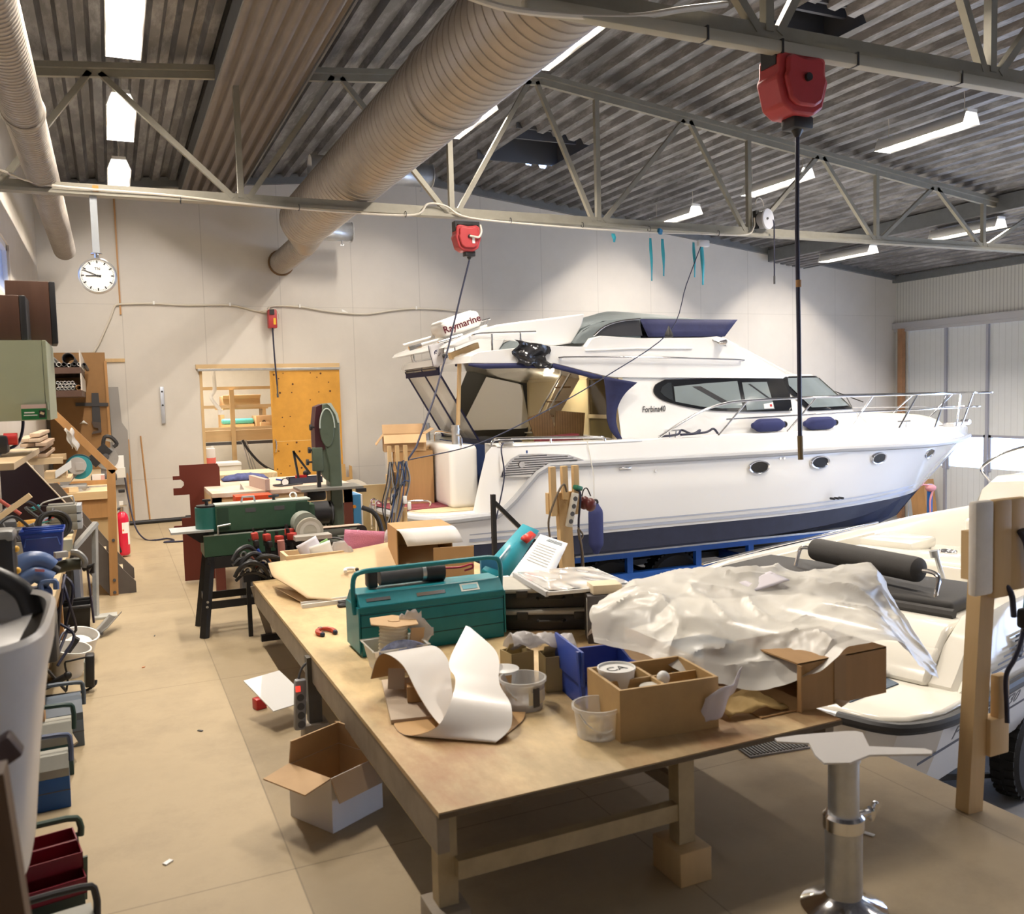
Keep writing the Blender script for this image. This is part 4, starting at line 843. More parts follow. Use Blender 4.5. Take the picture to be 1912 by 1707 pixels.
for k in range(9):
    random.seed(k + 20); x0 = random.uniform(-.08, .11); w = random.uniform(.02, .07); d = random.uniform(.30, .72)
    tag(obj('cable_bundle', B().tube([(2.40 + x0 - w * .3, 7.94, 1.10), (2.40 + x0 - w, 7.92, .9), (2.40 + x0 - w * 1.2 - .04, 7.92, 1.1 - d * .7), (2.40 - .09 + x0 * .4, 7.93, 1.08 - d), (2.40 + x0 * .6, 7.92, 1.1 - d * .6), (2.40 + x0 + w * .4, 7.92, .92), (2.40 + x0, 7.94, 1.10)], .006, smooth=5, closed=False), [M_dgrey, M_black, mat('blue cable', (.03, .06, .16), .5), M_grey, M_dgrey][k % 5]), 'looped cable in the bundle hung on the post by the tall brown box', 'cable', 'cables hung on the post')
for k, (x, z) in enumerate(((.06, .74), (.10, .68), (-.03, .36))):
    tag(obj('plug', B().box((2.40 + x, 7.90, z), (.035, .03, .075), bev=.008), M_white), ['white plug hanging highest in the cable bundle', 'white plug hanging lower at the edge of the cable bundle', 'white plug at the bottom of the cable bundle'][k], 'plug')
# black A-shaped steel stand behind the table
t = thing('steel_stand', 'black steel stand with slanting brace in front of the big boat', 'stand', (2.55, 6.0, 0))
obj('upright', B().bx(-.016, .016, -.016, .016, 0, .96), M_blacks, t)
obj('brace', B().beam((.01, 0, .90), (.55, 0, .35), .03, .03), M_blacks, t)
obj('foot', B().bx(-.02, .6, -.02, .02, 0, .02).bx(.53, .56, -.015, .015, .0, .36), M_blacks, t)
# pedestal for a boat table
t = thing('table_pedestal', 'polished steel table pedestal with bare top plate at the front right', 'table pedestal', (2.08, 2.08, 0))
obj('base', B().lathe([(.135, 0), (.135, .01), (.11, .022), (.07, .04), (.052, .06)], n=40), M_chrome, t)
obj('tube', B().cyl((0, 0, .03), (0, 0, .31), .058, n=36), M_galv, t)
obj('inner_tube', B().cyl((0, 0, .30), (0, 0, .52), .048, n=36), M_galv, t)
obj('collar', B().lathe([(.058, .27), (.064, .275), (.064, .315), (.055, .325), (.05, .325)], n=36), M_chrome, t)
obj('clamp_screw', B().cyl((.058, 0, .30), (.125, 0, .30), .012, n=10).cyl((.10, 0, .30), (.115, 0, .30), .022, n=6), M_chrome, t)
obj('clamp_knob', B().box((.13, 0, .30), (.018, .02, .075), rx=.3, bev=.006), M_chrome, t)
obj('plate_boss', B().cyl((0, 0, .50), (0, 0, .522), .052, n=24), M_galv, t)
pp = [(-.09, -.01), (-.07, .05), (-.02, .13), (-.10, .19), (-.09, .215), (.0, .20), (.16, .15), (.19, .135), (.20, .115), (.13, .02), (.27, -.075), (.275, -.10), (.255, -.115), (.08, -.03), (-.02, -.045)]
obj('top_plate', B().prism([(x - .03, y - .03) for x, y in pp], .522, .528), mat('satin plate', (.60, .58, .56), .4, metal=.3), t)
t = thing('ribbed_doormat', 'grey ribbed metal grating lying on the floor behind the worktable', 'mat', (2.76, 3.25, 0), R(-8))
obj('frame', B().bx(-.16, .16, -.12, .12, 0, .008), M_grey, t)
b = B()
for k in range(18): b.bx(-.15 + k * .0175, -.142 + k * .0175, -.11, .11, .008, .014)
obj('ribs', b, mat('grating grey', (.16, .16, .16), .5, metal=.4), t)
# ---------------------------------------------------------------- worktable
M_top = mat('worn table plywood', (.55, .41, .215), .5, var=.24, vs=6, stretch=(1, .5, 1), bump=.05, bs=20, dirt=(.40, .21, .095), dirt_amt=.95, dirt_scale=1.1)
M_apron = mat('stained table frame', (.26, .215, .16), .6, var=.16, vs=8, bump=.1, bs=40)
M_leg = mat('table leg timber', (.42, .33, .19), .6, var=.14, vs=8)
TZ = .45
t = thing('worktable', 'long low wooden worktable covered with tools and packaging', 'table', (1.62, 4.36, 0))
def w(b, name, m): return obj(name, b, m, t, W=True)
w(B().bx(.83, 2.43, 2.44, 6.27, TZ - .018, TZ), 'tabletop', M_top)
w(B().bx(.832, .872, 2.47, 6.24, TZ - .145, TZ - .018), 'apron', M_apron); w(B().bx(2.38, 2.42, 2.47, 6.24, TZ - .12, TZ - .018), 'apron', M_apron)
w(B().bx(.872, 2.38, 2.47, 2.50, TZ - .03, TZ - .018), 'front_strip', M_apron); w(B().bx(.872, 1.80, 3.0, 3.04, TZ - .12, TZ - .018), 'cross_rail', M_apron); w(B().bx(.829, 2.431, 2.436, 2.441, TZ - .020, TZ - .004), 'front_edge', mat('dark table edge', (.12, .085, .05), .6, var=.2)); w(B().bx(.872, 2.38, 6.20, 6.24, TZ - .12, TZ - .018), 'apron', M_apron)
for x, y, z0 in ((.875, 2.54, .11), (1.745, 2.50, .12), (.84, 4.34, .10), (1.745, 4.34, .0), (2.3, 6.2, 0)):
    w(B().bx(x - .03, x + .035, y - .03, y + .03, z0, TZ - .02), 'leg', M_leg if y < 4 else mat('dark leg', (.10, .09, .075), .6, var=.2))
w(B().bx(.90, 1.72, 2.475, 2.515, .205, .265), 'front_stretcher', M_leg); w(B().bx(.85, .89, 2.57, 4.31, .27, .325), 'side_stretcher', M_leg); w(B().bx(1.735, 1.765, 2.53, 4.31, .28, .33), 'side_stretcher', M_apron); w(B().bx(1.64, 1.66, 2.9, 3.3, .33, .36), 'hanging_lath', mat('pale lath', (.6, .5, .35), .6))
w(B().beam((.83, 6.22, TZ - .02), (.92, 6.24, .08), .045, .02, up=(0, 1, 0)), 'steel_strut', M_apron); w(B().bx(.86, 1.08, 6.18, 6.22, .04, .085), 'steel_foot', M_blacks)
blocks = [((1.745, 2.50), 'wooden block under the front right leg of the worktable', M_wood, .12, (.13, .17)), ((.84, 4.34), 'wooden block under the dark side leg of the worktable', M_apron, .10, (.12, .12)), ((.875, 2.54), 'wooden block under the front left leg of the worktable', M_apron, .11, (.12, .14))]
for (x, y), lab, m, h, s in blocks: tag(obj('leg_block', B().bx(x - s[0] / 2, x + s[0] / 2, y - s[1] / 2, y + s[1] / 2, 0, h, bev=.003), m), lab, 'wooden block')
t = thing('power_strip', 'grey power strip with red switch hanging at the table corner', 'power strip', (.765, 4.30, .21))
obj('body', B().box((0, 0, 0), (.055, .045, .25), ry=R(3), bev=.01), M_grey, t)
obj('switch', B().box((-.01, -.024, .085), (.022, .008, .026)), mat('glowing red switch', (.8, .03, .02), .3, emit=(1, .05, .03), es=1.2), t)
for k in range(4): obj('socket', B().cyl((-.0, -.025, .04 - .045 * k), (0, -.021, .04 - .045 * k), .018, n=14), M_dgrey, t)
obj('cord', B().tube([(0, .01, .125), (.02, .02, .17), (.05, .03, .19), (.06, .05, .15)], .006, smooth=4), M_dgrey, t)
tag(obj('blue_cloth', B().grid(12, 8, lambda u, v: (1.12 + .60 * u, 2.72 + .25 * v, .385 - .10 * math.sin(PI * u) ** 1.5 * (1 - v) - .015 * math.sin(9 * u) + .03 * v)), M_navy, solid=.008), 'dark blue cloth stuffed under the front of the tabletop', 'cloth')
t = thing('cardboard_box', 'white cardboard box with open flaps on the floor under the worktable', 'box', (.76, 3.53, 0), R(28))
carton(t, .27, .26, .22, M_cardw, flaps=(('x', -1, -8, .13), ('y', -1, -62, .10), ('y', 1, 100, .10), ('x', 1, 98, .1)), fm=M_card)
obj('inside', B().bx(-.128, .128, -.123, .123, .007, .012).bx(-.1285, -.127, -.123, .123, .012, .219).bx(.127, .1285, -.123, .123, .012, .219).bx(-.127, .127, .122, .1235, .012, .219).bx(-.127, .127, -.1235, -.122, .012, .219), M_card, t)
tag(obj('paper_sheet', B().box((.72, 4.72, .16), (.22, .3, .006), rz=.4, rx=.35), M_paper), 'white sheet poking out under the table beside the power strip', 'paper')
t = thing('red_block', 'small red plastic block on the floor beside the table leg', 'block', (.66, 4.95, 0)); obj('block', B().box((0, 0, .03), (.06, .06, .06), rz=.3, bev=.006), M_red, t)
# ---- toolbox
M_teal = mat('teal enamel', (.008, .19, .225), .4, var=.08, vs=12)
t = thing('toolbox', 'large teal metal toolbox with tubular handle in the middle of the worktable', 'toolbox', (1.415, 4.24, TZ))
hw_, hd, hz = .375, .125, .285
b = B().bx(-hw_, hw_, -hd, hd, 0, .22, bev=.004); obj('body', b, M_teal, t)
for z in (.075, .145, .205): obj('tray_seam', B().bx(-hw_ - .001, hw_ + .001, -hd - .002, -hd + .01, z - .002, z + .002), mat('dark seam teal', (.004, .06, .075), .5), t)  # darker teal line along each tray seam
obj('lid', B().prism_yz([(-hd - .006, .215), (-hd - .006, .245), (-hd + .05, .30), (hd - .05, .30), (hd + .006, .245), (hd + .006, .215)], -hw_ - .004, hw_ + .004), M_teal, t, bev=.004)
obj('handle', B().tube([(-hw_ - .012, -.06, .20), (-hw_ - .016, -.06, .25), (-hw_ - .014, -.06, .37), (-hw_ + .03, -.06, .405), (-.2, -.06, .408), (.2, -.06, .408), (hw_ - .03, -.06, .405), (hw_ + .014, -.06, .37), (hw_ + .014, -.06, .25), (hw_ + .012, -.06, .20)], .0125, n=10, smooth=4), M_teal, t)
obj('side_arm', B().bx(-hw_ - .012, -hw_ - .004, -hd, hd, .02, .24), M_teal, t); obj('side_arm', B().bx(hw_ + .004, hw_ + .012, -hd, hd, .02, .24), M_teal, t)
obj('name_plate', B().box((-.28, -.105, .272), (.12, .004, .018), rx=R(-45)), M_dgrey, t)
obj('shiny_label', B().box((-.01, -.106, .270), (.15, .004, .02), rx=R(-45)), M_chrome, t)
obj('label_sticker', B().box((.2, -.1, .276), (.10, .003, .045), rx=R(-45), rz=.0).box((.2, -.102, .277), (.0, .0, .0)) if False else B().box((.2, -.1, .276), (.10, .003, .045), rx=R(-45)), mat('pale label', (.75, .78, .72), .5), t)
obj('label_print', B().box((.2, -.1018, .2775), (.08, .003, .025), rx=R(-45)), mat('pale blue print', (.25, .6, .7), .5), t)
t = thing('blow_torch', 'black and grey blow torch lying on the teal toolbox lid', 'tool', (1.28, 4.27, TZ + .30))
obj('tube', B().cyl((-.10, 0, .05), (.12, 0, .05), .042, n=20), M_dgrey, t); obj('end_cap', B().box((-.14, 0, .05), (.05, .075, .09), bev=.01), M_black, t)
obj('ring', B().cyl((.12, 0, .05), (.14, 0, .05), .046, n=20), M_galv, t); obj('grip', B().cyl((.14, 0, .05), (.24, 0, .045), .048, n=20), M_black, t)
obj('hook', B().tube([(.24, 0, .06), (.34, 0, .055), (.40, 0, .065), (.405, 0, .045), (.36, 0, .035)], .006, smooth=4), mat('red hook', (.4, .02, .04), .4), t)
t = thing('scissors', 'black handled scissors lying left of the teal toolbox', 'scissors', (1.225, 5.18, TZ))
obj('handle', B().torus((0, .02, .01), .034, .009, Matrix.Diagonal((1.3, .6, 1, 1))), M_black, t); obj('handle', B().torus((.02, .09, .014), .034, .009, Matrix.Diagonal((1.3, .6, 1, 1))), M_black, t)
obj('blade', B().beam((.04, .05, .01), (.16, .07, .01), .02, .003).beam((.04, .06, .013), (.16, .09, .013), .016, .003), M_galv, t)
t = thing('pliers', 'small red handled pliers lying on the left of the worktable', 'pliers', (.975, 4.66, TZ), R(10))
for s in (-1, 1):
    obj('handle', B().tube([(s * .006, .04, .014), (s * .03, .02, .014), (s * .042, -.02, .013), (s * .036, -.06, .012)], lambda q: .011 + .004 * q, smooth=4), mat('orange red grip', (.42, .05, .02), .45), t)
    obj('tip', B().ball((s * .036, -.064, .012), .0135), mat('black blue tip', (.02, .03, .06), .5), t)
obj('jaw', B().box((0, .052, .014), (.022, .03, .016), bev=.004), M_dgrey, t)
# ---- flattened carton and the tray behind it
def shell(u, v):
    p = [[(.90, 6.0, .615), (1.40, 6.02, .64), (1.87, 6.0, .69), (2.05, 6.0, .74)], [(.88, 5.72, .58), (1.35, 5.7, .57), (1.80, 5.75, .60), (2.02, 5.75, .66)], [(.97, 5.46, .535), (1.30, 5.45, .49), (1.62, 5.5, .52), (1.93, 5.55, .60)], [(1.02, 5.33, .50), (1.22, 5.30, .462), (1.42, 5.33, .456), (1.75, 5.40, .50)]]
    def row(r): 
        q = u * 3; i = min(2, int(q)); f = q - i; return Vector(r[i]).lerp(Vector(r[i + 1]), f)
    q = v * 3; i = min(2, int(q)); return tuple(row(p[i]).lerp(row(p[i + 1]), q - i))
t = thing('flattened_carton', 'flattened brown carton spread over the far left of the worktable', 'cardboard', (1.4, 5.6, TZ))
obj('sheet', B().grid(18, 14, shell), mat('pale cardboard', (.56, .41, .24), .75, var=.05), t, W=True, solid=.006)
obj('flap', B().poly([(.90, 5.75, .50), (1.02, 5.34, .452), (1.20, 5.31, .455), (1.02, 5.5, .50)]), mat('pale cardboard', (.56, .41, .24), .75), t, W=True, solid=.005)
obj('cut_edge', B().box((1.17, 5.33, .466), (.38, .006, .03), rz=R(2)), M_paper, t, W=True)
tag(obj('aluminium_strip', B().box((1.18, 5.29, TZ + .012), (.40, .012, .024), rz=R(1)), mat('white strip', (.78, .77, .75), .4)), 'white metal strip lying in front of the flattened carton', 'strip')
t = thing('paper_wad', 'small white plastic clip lying on the flattened carton', 'clip', (1.37, 5.62, .566)); obj('clip', B().tube([(-.04, 0, .012), (-.03, .035, .02), (.01, .045, .02), (.03, .04, .015)], .012, smooth=4), M_white, t); obj('tip', B().ball((.045, .03, .012), .013), M_black, t)
t = thing('wooden_tray', 'shallow wooden tray of packaging behind the flattened carton', 'tray', (1.45, 6.12, TZ))
for x0, x1, y0, y1 in ((-.43, .40, -.12, -.10), (-.43, .40, .10, .12), (-.43, -.41, -.10, .10), (.38, .40, -.10, .10)): obj('side', B().bx(x0, x1, y0, y1, 0, .20), M_ply2, t)
obj('bottom', B().bx(-.43, .40, -.12, .12, 0, .01), M_ply2, t)
def sheet(name, lab, cat, o, x, y, w_, h_, m, bend=.02, th=.004):
    F = frame(o, x, y); return tag(obj(name, B().grid(6, 6, lambda u, v: tuple(F @ Vector(((u - .5) * w_, (v - .5) * h_, bend * math.sin(PI * u))))), m, solid=th), lab, cat)
sheet('foam_sheet', 'pink bubble wrap sheet standing in the wooden tray', 'bubble wrap', (1.57, 6.06, .65), (1, 0, -.14), (.12, .05, 1), .29, .24, mat('pink bubble wrap', (.62, .22, .33), .5, bump=.5, bs=150), .02)
sheet('document', 'white and green leaflet at the left end of the wooden tray', 'paper', (1.20, 6.08, .67), (1, 0, .45), (-.2, .1, 1), .15, .13, mat('leaflet', (.74, .72, .80), .5))
sheet('document', 'white leaflet with green stripe beside the pink bubble wrap', 'paper', (1.27, 6.04, .65), (1, 0, .25), (-.2, .1, 1), .15, .12, M_paper)
sheet('green_stripe', 'light green card behind the white leaflets in the tray', 'card', (1.275, 6.10, .695), (1, 0, .45), (-.2, .1, 1), .12, .025, mat('light green', (.32, .62, .22), .5), 0)
tag(obj('plastic_bag', B().grid(10, 8, lambda u, v: (1.30 + .2 * u, 6.02 + .05 * math.sin(6 * u), .60 + .12 * v * math.sin(PI * u) + .01 * math.sin(25 * u * v))), mat('clear bag', (.72, .70, .70), .12, alpha=.6, bump=.6, bs=25), solid=.003), 'crumpled clear plastic bag between leaflets and pink bubble wrap', 'plastic bag')
tag(obj('plastic_bag', B().ball((1.80, 6.1, .70), .07, (1, .6, 1), n=8), mat('clear bag', (.72, .70, .70), .12, alpha=.6, bump=.6, bs=25)), 'crumpled clear plastic bag at the right end of the wooden tray', 'plastic bag')
t = thing('metal_tin', 'dark tin with a red rag at the right end of the wooden tray', 'tin', (1.74, 6.1, TZ + .015)); obj('tin', B().box((0, 0, .09), (.1, .08, .16), bev=.01), M_dgrey, t); obj('rag', B().ball((-.02, -.03, .18), .025, (1.5, 1, .7), n=8), M_red, t)
# ---- open carton, maker's box and paper
t = thing('open_carton', 'open brown carton lying on its side at the back of the worktable', 'box', (1.87, 5.6, TZ), R(-6))
W_, D_, H_ = .38, .32, .37
obj('carton', B().bx(-W_ / 2, W_ / 2, -.01, D_, 0, .006).bx(-W_ / 2, W_ / 2, -.01, D_, H_, H_ + .006).bx(-W_ / 2, -W_ / 2 + .006, -.01, D_, 0, H_).bx(W_ / 2 - .006, W_ / 2, -.01, D_, 0, H_).bx(-W_ / 2, W_ / 2, D_, D_ + .006, 0, H_), M_card2, t)
obj('flap', B().grid(5, 4, lambda u, v: (-W_ / 2 + W_ * u + .05 * v, -.01 - .10 * v, H_ + .003 - .10 * v * v)), M_cardw, t, solid=.005)
obj('flap', B().box((0, .0, .12), (.27, .006, .26), rx=R(8)).xf(Matrix.Translation((.17, -.11, .0)) @ Matrix.Rotation(R(-8), 4, 'Z')), M_card, t)
obj('flap', B().box((-.02, -.10, .012), (.34, .2, .005), rx=R(3)), M_card2, t)
t = thing('maker_box', 'flat teal carton with red tag standing tilted behind the binder', 'box', (2.17, 4.95, TZ), R(0))
obj('panel', B().poly([(1.88, 4.62, .70), (2.42, 5.22, .84), (2.52, 5.18, .79), (2.03, 4.60, .62)]), mat('teal print', (.02, .30, .38), .4), t, W=True, solid=.02)
obj('red_tag', B().poly([(2.30, 4.98, .80), (2.40, 5.06, .815), (2.425, 5.03, .79), (2.33, 4.95, .772)]), mat('red tag', (.75, .05, .03), .4), t, W=True, solid=.024)
obj('side_panel', B().box((1.95, 4.66, .60), (.12, .02, .30)), mat('teal blue print', (.02, .20, .36), .4), t, W=True)
obj('white_print', B().poly([(2.0, 4.70, .715), (2.18, 4.90, .768), (2.185, 4.895, .764), (2.005, 4.695, .711)]), M_paper, t, W=True, solid=.023)
t = thing('printed_sheet', 'white printed instruction sheet lying tilted behind the binder', 'paper', (2.28, 4.85, TZ))
Fp = frame((2.27, 4.80, .70), (.5, .52, .13), (-.1, .02, 1)); Fp = frame((2.27, 4.80, .70), (.62, .60, .10), (.42, -.5, -.30))
c1_, c2_, c3_, c4_ = Vector((2.02, 4.55, .66)), Vector((2.47, 5.05, .795)), Vector((2.63, 4.98, .73)), Vector((2.17, 4.40, .575))
def pq(u, v): return tuple((c1_.lerp(c2_, u)).lerp(c4_.lerp(c3_, u), v))
obj('sheet', B().grid(4, 4, pq), M_paper, t, W=True, solid=.004)
def onp(u0, u1, v0, v1, name, m, h=.004): return obj(name, B().poly([Vector(pq(u0, v0)) + Vector((0, 0, h)), Vector(pq(u1, v0)) + Vector((0, 0, h)), Vector(pq(u1, v1)) + Vector((0, 0, h)), Vector(pq(u0, v1)) + Vector((0, 0, h))]), m, t, W=True)
for k in range(8): onp(.40 + .055 * k, .415 + .055 * k, .12, .75, 'text_line', mat('grey print', (.45, .45, .45), .7))
for k in range(3): onp(.90 + .022 * k, .91 + .022 * k, .30 + .02 * k, .85, 'heading', mat('dark print', (.10, .14, .18), .7))
onp(.22, .29, .62, .85, 'dark_picture', mat('dark print', (.10, .14, .18), .7)); onp(.08, .16, .3, .6, 'text_line', mat('grey print', (.45, .45, .45), .7))
t = thing('white_carton', 'small white carton standing between the toolbox and the binder', 'box', (1.93, 4.50, TZ), R(-10)); obj('carton', B().bx(-.07, .07, -.05, .05, 0, .22), M_cardw, t)
M_case = mat('black tool case', (.035, .032, .028), .5, var=.15); M_caseedge = mat('dusty case edge', (.40, .38, .33), .6, var=.12)
def case(loc, rz, lab):
    t = thing('tool_case', lab, 'tool case', loc, rz, 'stacked tool cases')
    obj('body', B().box((0, 0, .045), (.50, .30, .09), bev=.02), M_case, t); obj('rim', B().box((0, 0, .10), (.53, .33, .026), bev=.012), M_caseedge, t)
    for x in (-.15, .15): obj('latch', B().box((x, -.165, .085), (.06, .02, .04), bev=.004), M_case, t)
    obj('handle', B().tube([(-.07, -.16, .06), (-.06, -.19, .06), (.06, -.19, .06), (.07, -.16, .06)], .008), M_case, t)
case((2.12, 4.22, TZ), R(-28), 'lower dusty black tool case under its twin right of the teal toolbox'); case((2.12, 4.24, TZ + .114), R(-25), 'upper dusty black tool case with pale lid carrying the white binder')
t = thing('ring_binder', 'white ring binder in a glossy plastic sleeve lying on the tool cases', 'binder', (2.20, 4.14, TZ + .232), R(-9), rx=R(-2))
obj('cover', B().box((0, 0, .012), (.47, .62, .02), bev=.004), M_white, t); obj('spine', B().bx(-.24, -.225, -.31, .31, -.002, .024), mat('grey binder edge', (.45, .45, .46), .4), t)
obj('sleeve', B().grid(24, 28, lambda u, v: (-.22 + .44 * u, -.30 + .60 * v, .0235 + .007 * (1 - abs(noise.noise(Vector((u * 3.2 + v, v * 1.3, 4))))) ** 5 + .003 * noise.noise(Vector((u * 6, v * 5, 1))))), mat('glossy sleeve', (.86, .86, .85), .08, coat=1), t)
t = thing('tall_dark_box', 'dark grey product box standing under the edge of the plastic film', 'box', (2.165, 3.78, TZ), R(-24))
obj('carton', B().bx(-.06, .12, -.03, .15, 0, .24), mat('dark grey print', (.075, .07, .072), .45, var=.2), t); obj('side_print', B().bx(-.062, -.06, -.01, .03, .02, .22), mat('pale print', (.45, .45, .44), .5), t)
tag(obj('wood_offcut', B().box((2.22, 3.82, .715), (.15, .12, .045), rz=R(-14), bev=.002), mat('pale offcut', (.70, .58, .40), .6, var=.06)), 'pale wood block on top of the dark grey product box', 'wood block')
# ---- spool in tub, curled sheet, boards
M_tub = mat('milky plastic tub', (.80, .80, .76), .3, alpha=.62)
t = thing('storage_tub', 'milky plastic tub holding the rope spool in front of the teal toolbox', 'tub', (1.135, 3.88, TZ))
b = B(); b.loft([[(sx * a, sy * c, z) for sx, sy in ((-1, -1), (1, -1), (1, 1), (-1, 1))] for a, c, z in ((.10, .085, 0), (.125, .105, .12), (.135, .115, .12), (.135, .115, .125))], caps=False); b.bx(-.10, .10, -.085, .085, 0, .003); obj('tub', b, M_tub, t)
t = thing('rope_spool', 'cardboard spool of cream rope standing in the milky tub', 'spool', (1.125, 3.90, TZ + .006), ry=R(4))
obj('core', B().lathe([(.028, 0), (.028, .215)], n=20), M_card, t)
pr = [(.03, .06)]
for k in range(9): pr += [(.062, .06 + k * .016), (.068, .068 + k * .016), (.062, .0755 + k * .016)]
obj('rope', B().lathe(pr + [(.03, .205)], n=30), mat('cream rope', (.74, .68, .52), .8), t, sharp=60)
hexp = [(.125 * math.cos(k * PI / 3 + .3), .125 * math.sin(k * PI / 3 + .3)) for k in range(6)]
obj('flange', B().prism(hexp, .205, .212), M_card, t, bev=.003); obj('flange', B().prism([(x * .75, y * .75) for x, y in hexp], .045, .052), M_card, t)
tag(obj('printed_wrap', B().grid(8, 6, lambda u, v: (1.03 + .22 * u, 3.775 + .012 * math.sin(7 * u), TZ + .10 + .06 * v * math.sin(PI * (u * .8 + .1)))), mat('blue printed wrap', (.22, .26, .42), .3, var=.5, vs=30), solid=.003), 'blue printed wrapper crumpled below the rope spool', 'wrapper')
tag(obj('plastic_bag', B().grid(8, 8, lambda u, v: (1.20 + .10 * u + .03 * math.sin(5 * v), 3.92 - .03 * u, TZ + .10 + .16 * v * (1 - .3 * abs(u - .6)) + .01 * math.sin(20 * u * v))), mat('clear bag', (.72, .70, .70), .12, alpha=.6, bump=.6, bs=25), solid=.003), 'clear plastic bag sticking up right of the rope spool', 'plastic bag')
tag(obj('card_piece', B().box((1.235, 3.86, TZ + .13), (.09, .004, .10), rz=.5, ry=.2), M_card), 'brown card piece right of the rope spool', 'card')
M_curl = mat('white laminate face', (.80, .77, .73), .28, coat=.3); M_curlb = mat('tan laminate back', (.50, .30, .12), .6)
A_ = [(0.915, 3.5, 0.543), (0.943, 3.5, 0.62), (0.982, 3.5, 0.639), (1.024, 3.4, 0.61), (1.031, 3.25, 0.545), (1.04, 3.12, 0.499), (1.05, 3.0, 0.476)]
B_ = [(1.153, 3.75, 0.465), (1.192, 3.72, 0.565), (1.267, 3.7, 0.579), (1.29, 3.6, 0.54), (1.248, 3.45, 0.499), (1.161, 3.2, 0.478), (1.074, 3.02, 0.473)]
V_ = [[(1.353, 3.527, 0.7), (1.367, 3.51, 0.695)], [(1.182, 3.286, 0.63), (1.415, 3.335, 0.62)], [(1.168, 3.178, 0.595), (1.339, 3.144, 0.56)], [(1.092, 3.028, 0.565), (1.308, 2.965, 0.535)], [(1.014, 2.973, 0.5), (1.262, 2.87, 0.485)], [(0.926, 3.055, 0.456), (1.188, 2.84, 0.456)], [(0.921, 3.205, 0.455), (1.348, 2.969, 0.456)], [(1.007, 3.306, 0.46), (1.407, 3.047, 0.462)]]
def crow(r, q):
    q *= len(r) - 1; i = min(len(r) - 2, int(q)); return Vector(r[i]).lerp(Vector(r[i + 1]), q - i)
A_ = [tuple(p) for p in spline([Vector(p) for p in A_], 5)]; B_ = [tuple(p) for p in spline([Vector(p) for p in B_], 5)]
L_ = [tuple(p) for p in spline([Vector(p[0]) for p in V_], 5)]; R_ = [tuple(p) for p in spline([Vector(p[1]) for p in V_], 5)]
t = thing('laminate_sheet', 'curled strip of white laminate with tan back twisting across the front of the table', 'laminate', (1.2, 3.3, TZ))
def two(name, f, nu, nv, flip):
    b = B().grid(nu, nv, f); o = obj(name, b, [M_curl, M_curlb], t, W=True); q = o.modifiers.new('solid', 'SOLIDIFY'); q.thickness = .003; q.offset = 0; q.material_offset = 1 if not flip else 0; q.use_rim = True
    return o
def curlmesh(name, f, nu, nv, up):
    """front face mesh and back face mesh slightly apart, joined in one part: faces get the face or back material by their side"""
    b = B(); g = [[Vector(f(i / nu, j / nv)) for j in range(nv + 1)] for i in range(nu + 1)]
    def nrm(i, j):
        a = g[min(nu, i + 1)][j] - g[max(0, i - 1)][j]; c = g[i][min(nv, j + 1)] - g[i][max(0, j - 1)]; n = a.cross(c)
        return n.normalized() if n.length > 1e-9 else Vector((0, 0, 1))
    for s in (1, -1):
        V = [[b.bm.verts.new(g[i][j] + nrm(i, j) * .0012 * s) for j in range(nv + 1)] for i in range(nu + 1)]
        for i in range(nu):
            for j in range(nv):
                fc = b.bm.faces.new((V[i][j], V[i + 1][j], V[i + 1][j + 1], V[i][j + 1]))
                fc.material_index = 0 if (s > 0) == up else 1
                if s < 0: fc.normal_flip()
    bm = b.bm; bmesh.ops.transform(bm, matrix=WM[t.name].inverted(), verts=bm.verts[:])
    for fc in bm.faces: fc.smooth = True
    me = bpy.data.meshes.new(name); bm.to_mesh(me); bm.free(); me.materials.append(M_curl); me.materials.append(M_curlb)
    o = bpy.data.objects.new(name, me); S.collection.objects.link(o); o.parent = t; WM[o.name] = WM[t.name]; return o
curlmesh('arched_end', lambda u, v: crow(A_, v).lerp(crow(B_, v), u), 10, 40, False)
curlmesh('rolled_end', lambda u, v: crow(L_, v).lerp(crow(R_, v), u), 12, 44, False)
tag(obj('chipboard_piece', B().box((1.06, 3.43, TZ + .009), (.20, .50, .018), rz=R(-12), bev=.003), mat('chipboard', (.50, .40, .30), .7, var=.08)), 'chipboard offcut lying under the arch of white laminate', 'board')
t = thing('small_carton', 'small brown carton under the arch of white laminate', 'box', (1.06, 3.37, TZ + .019), R(-15)); obj('carton', B().bx(-.03, .03, -.03, .03, 0, .065, bev=.002), M_card2, t)
tag(obj('card_piece', B().box((1.03, 3.52, TZ + .07), (.07, .005, .085), rz=R(-30), rx=-.3), mat('beige card', (.52, .43, .33), .7)), 'beige card leaning behind the small carton', 'card')
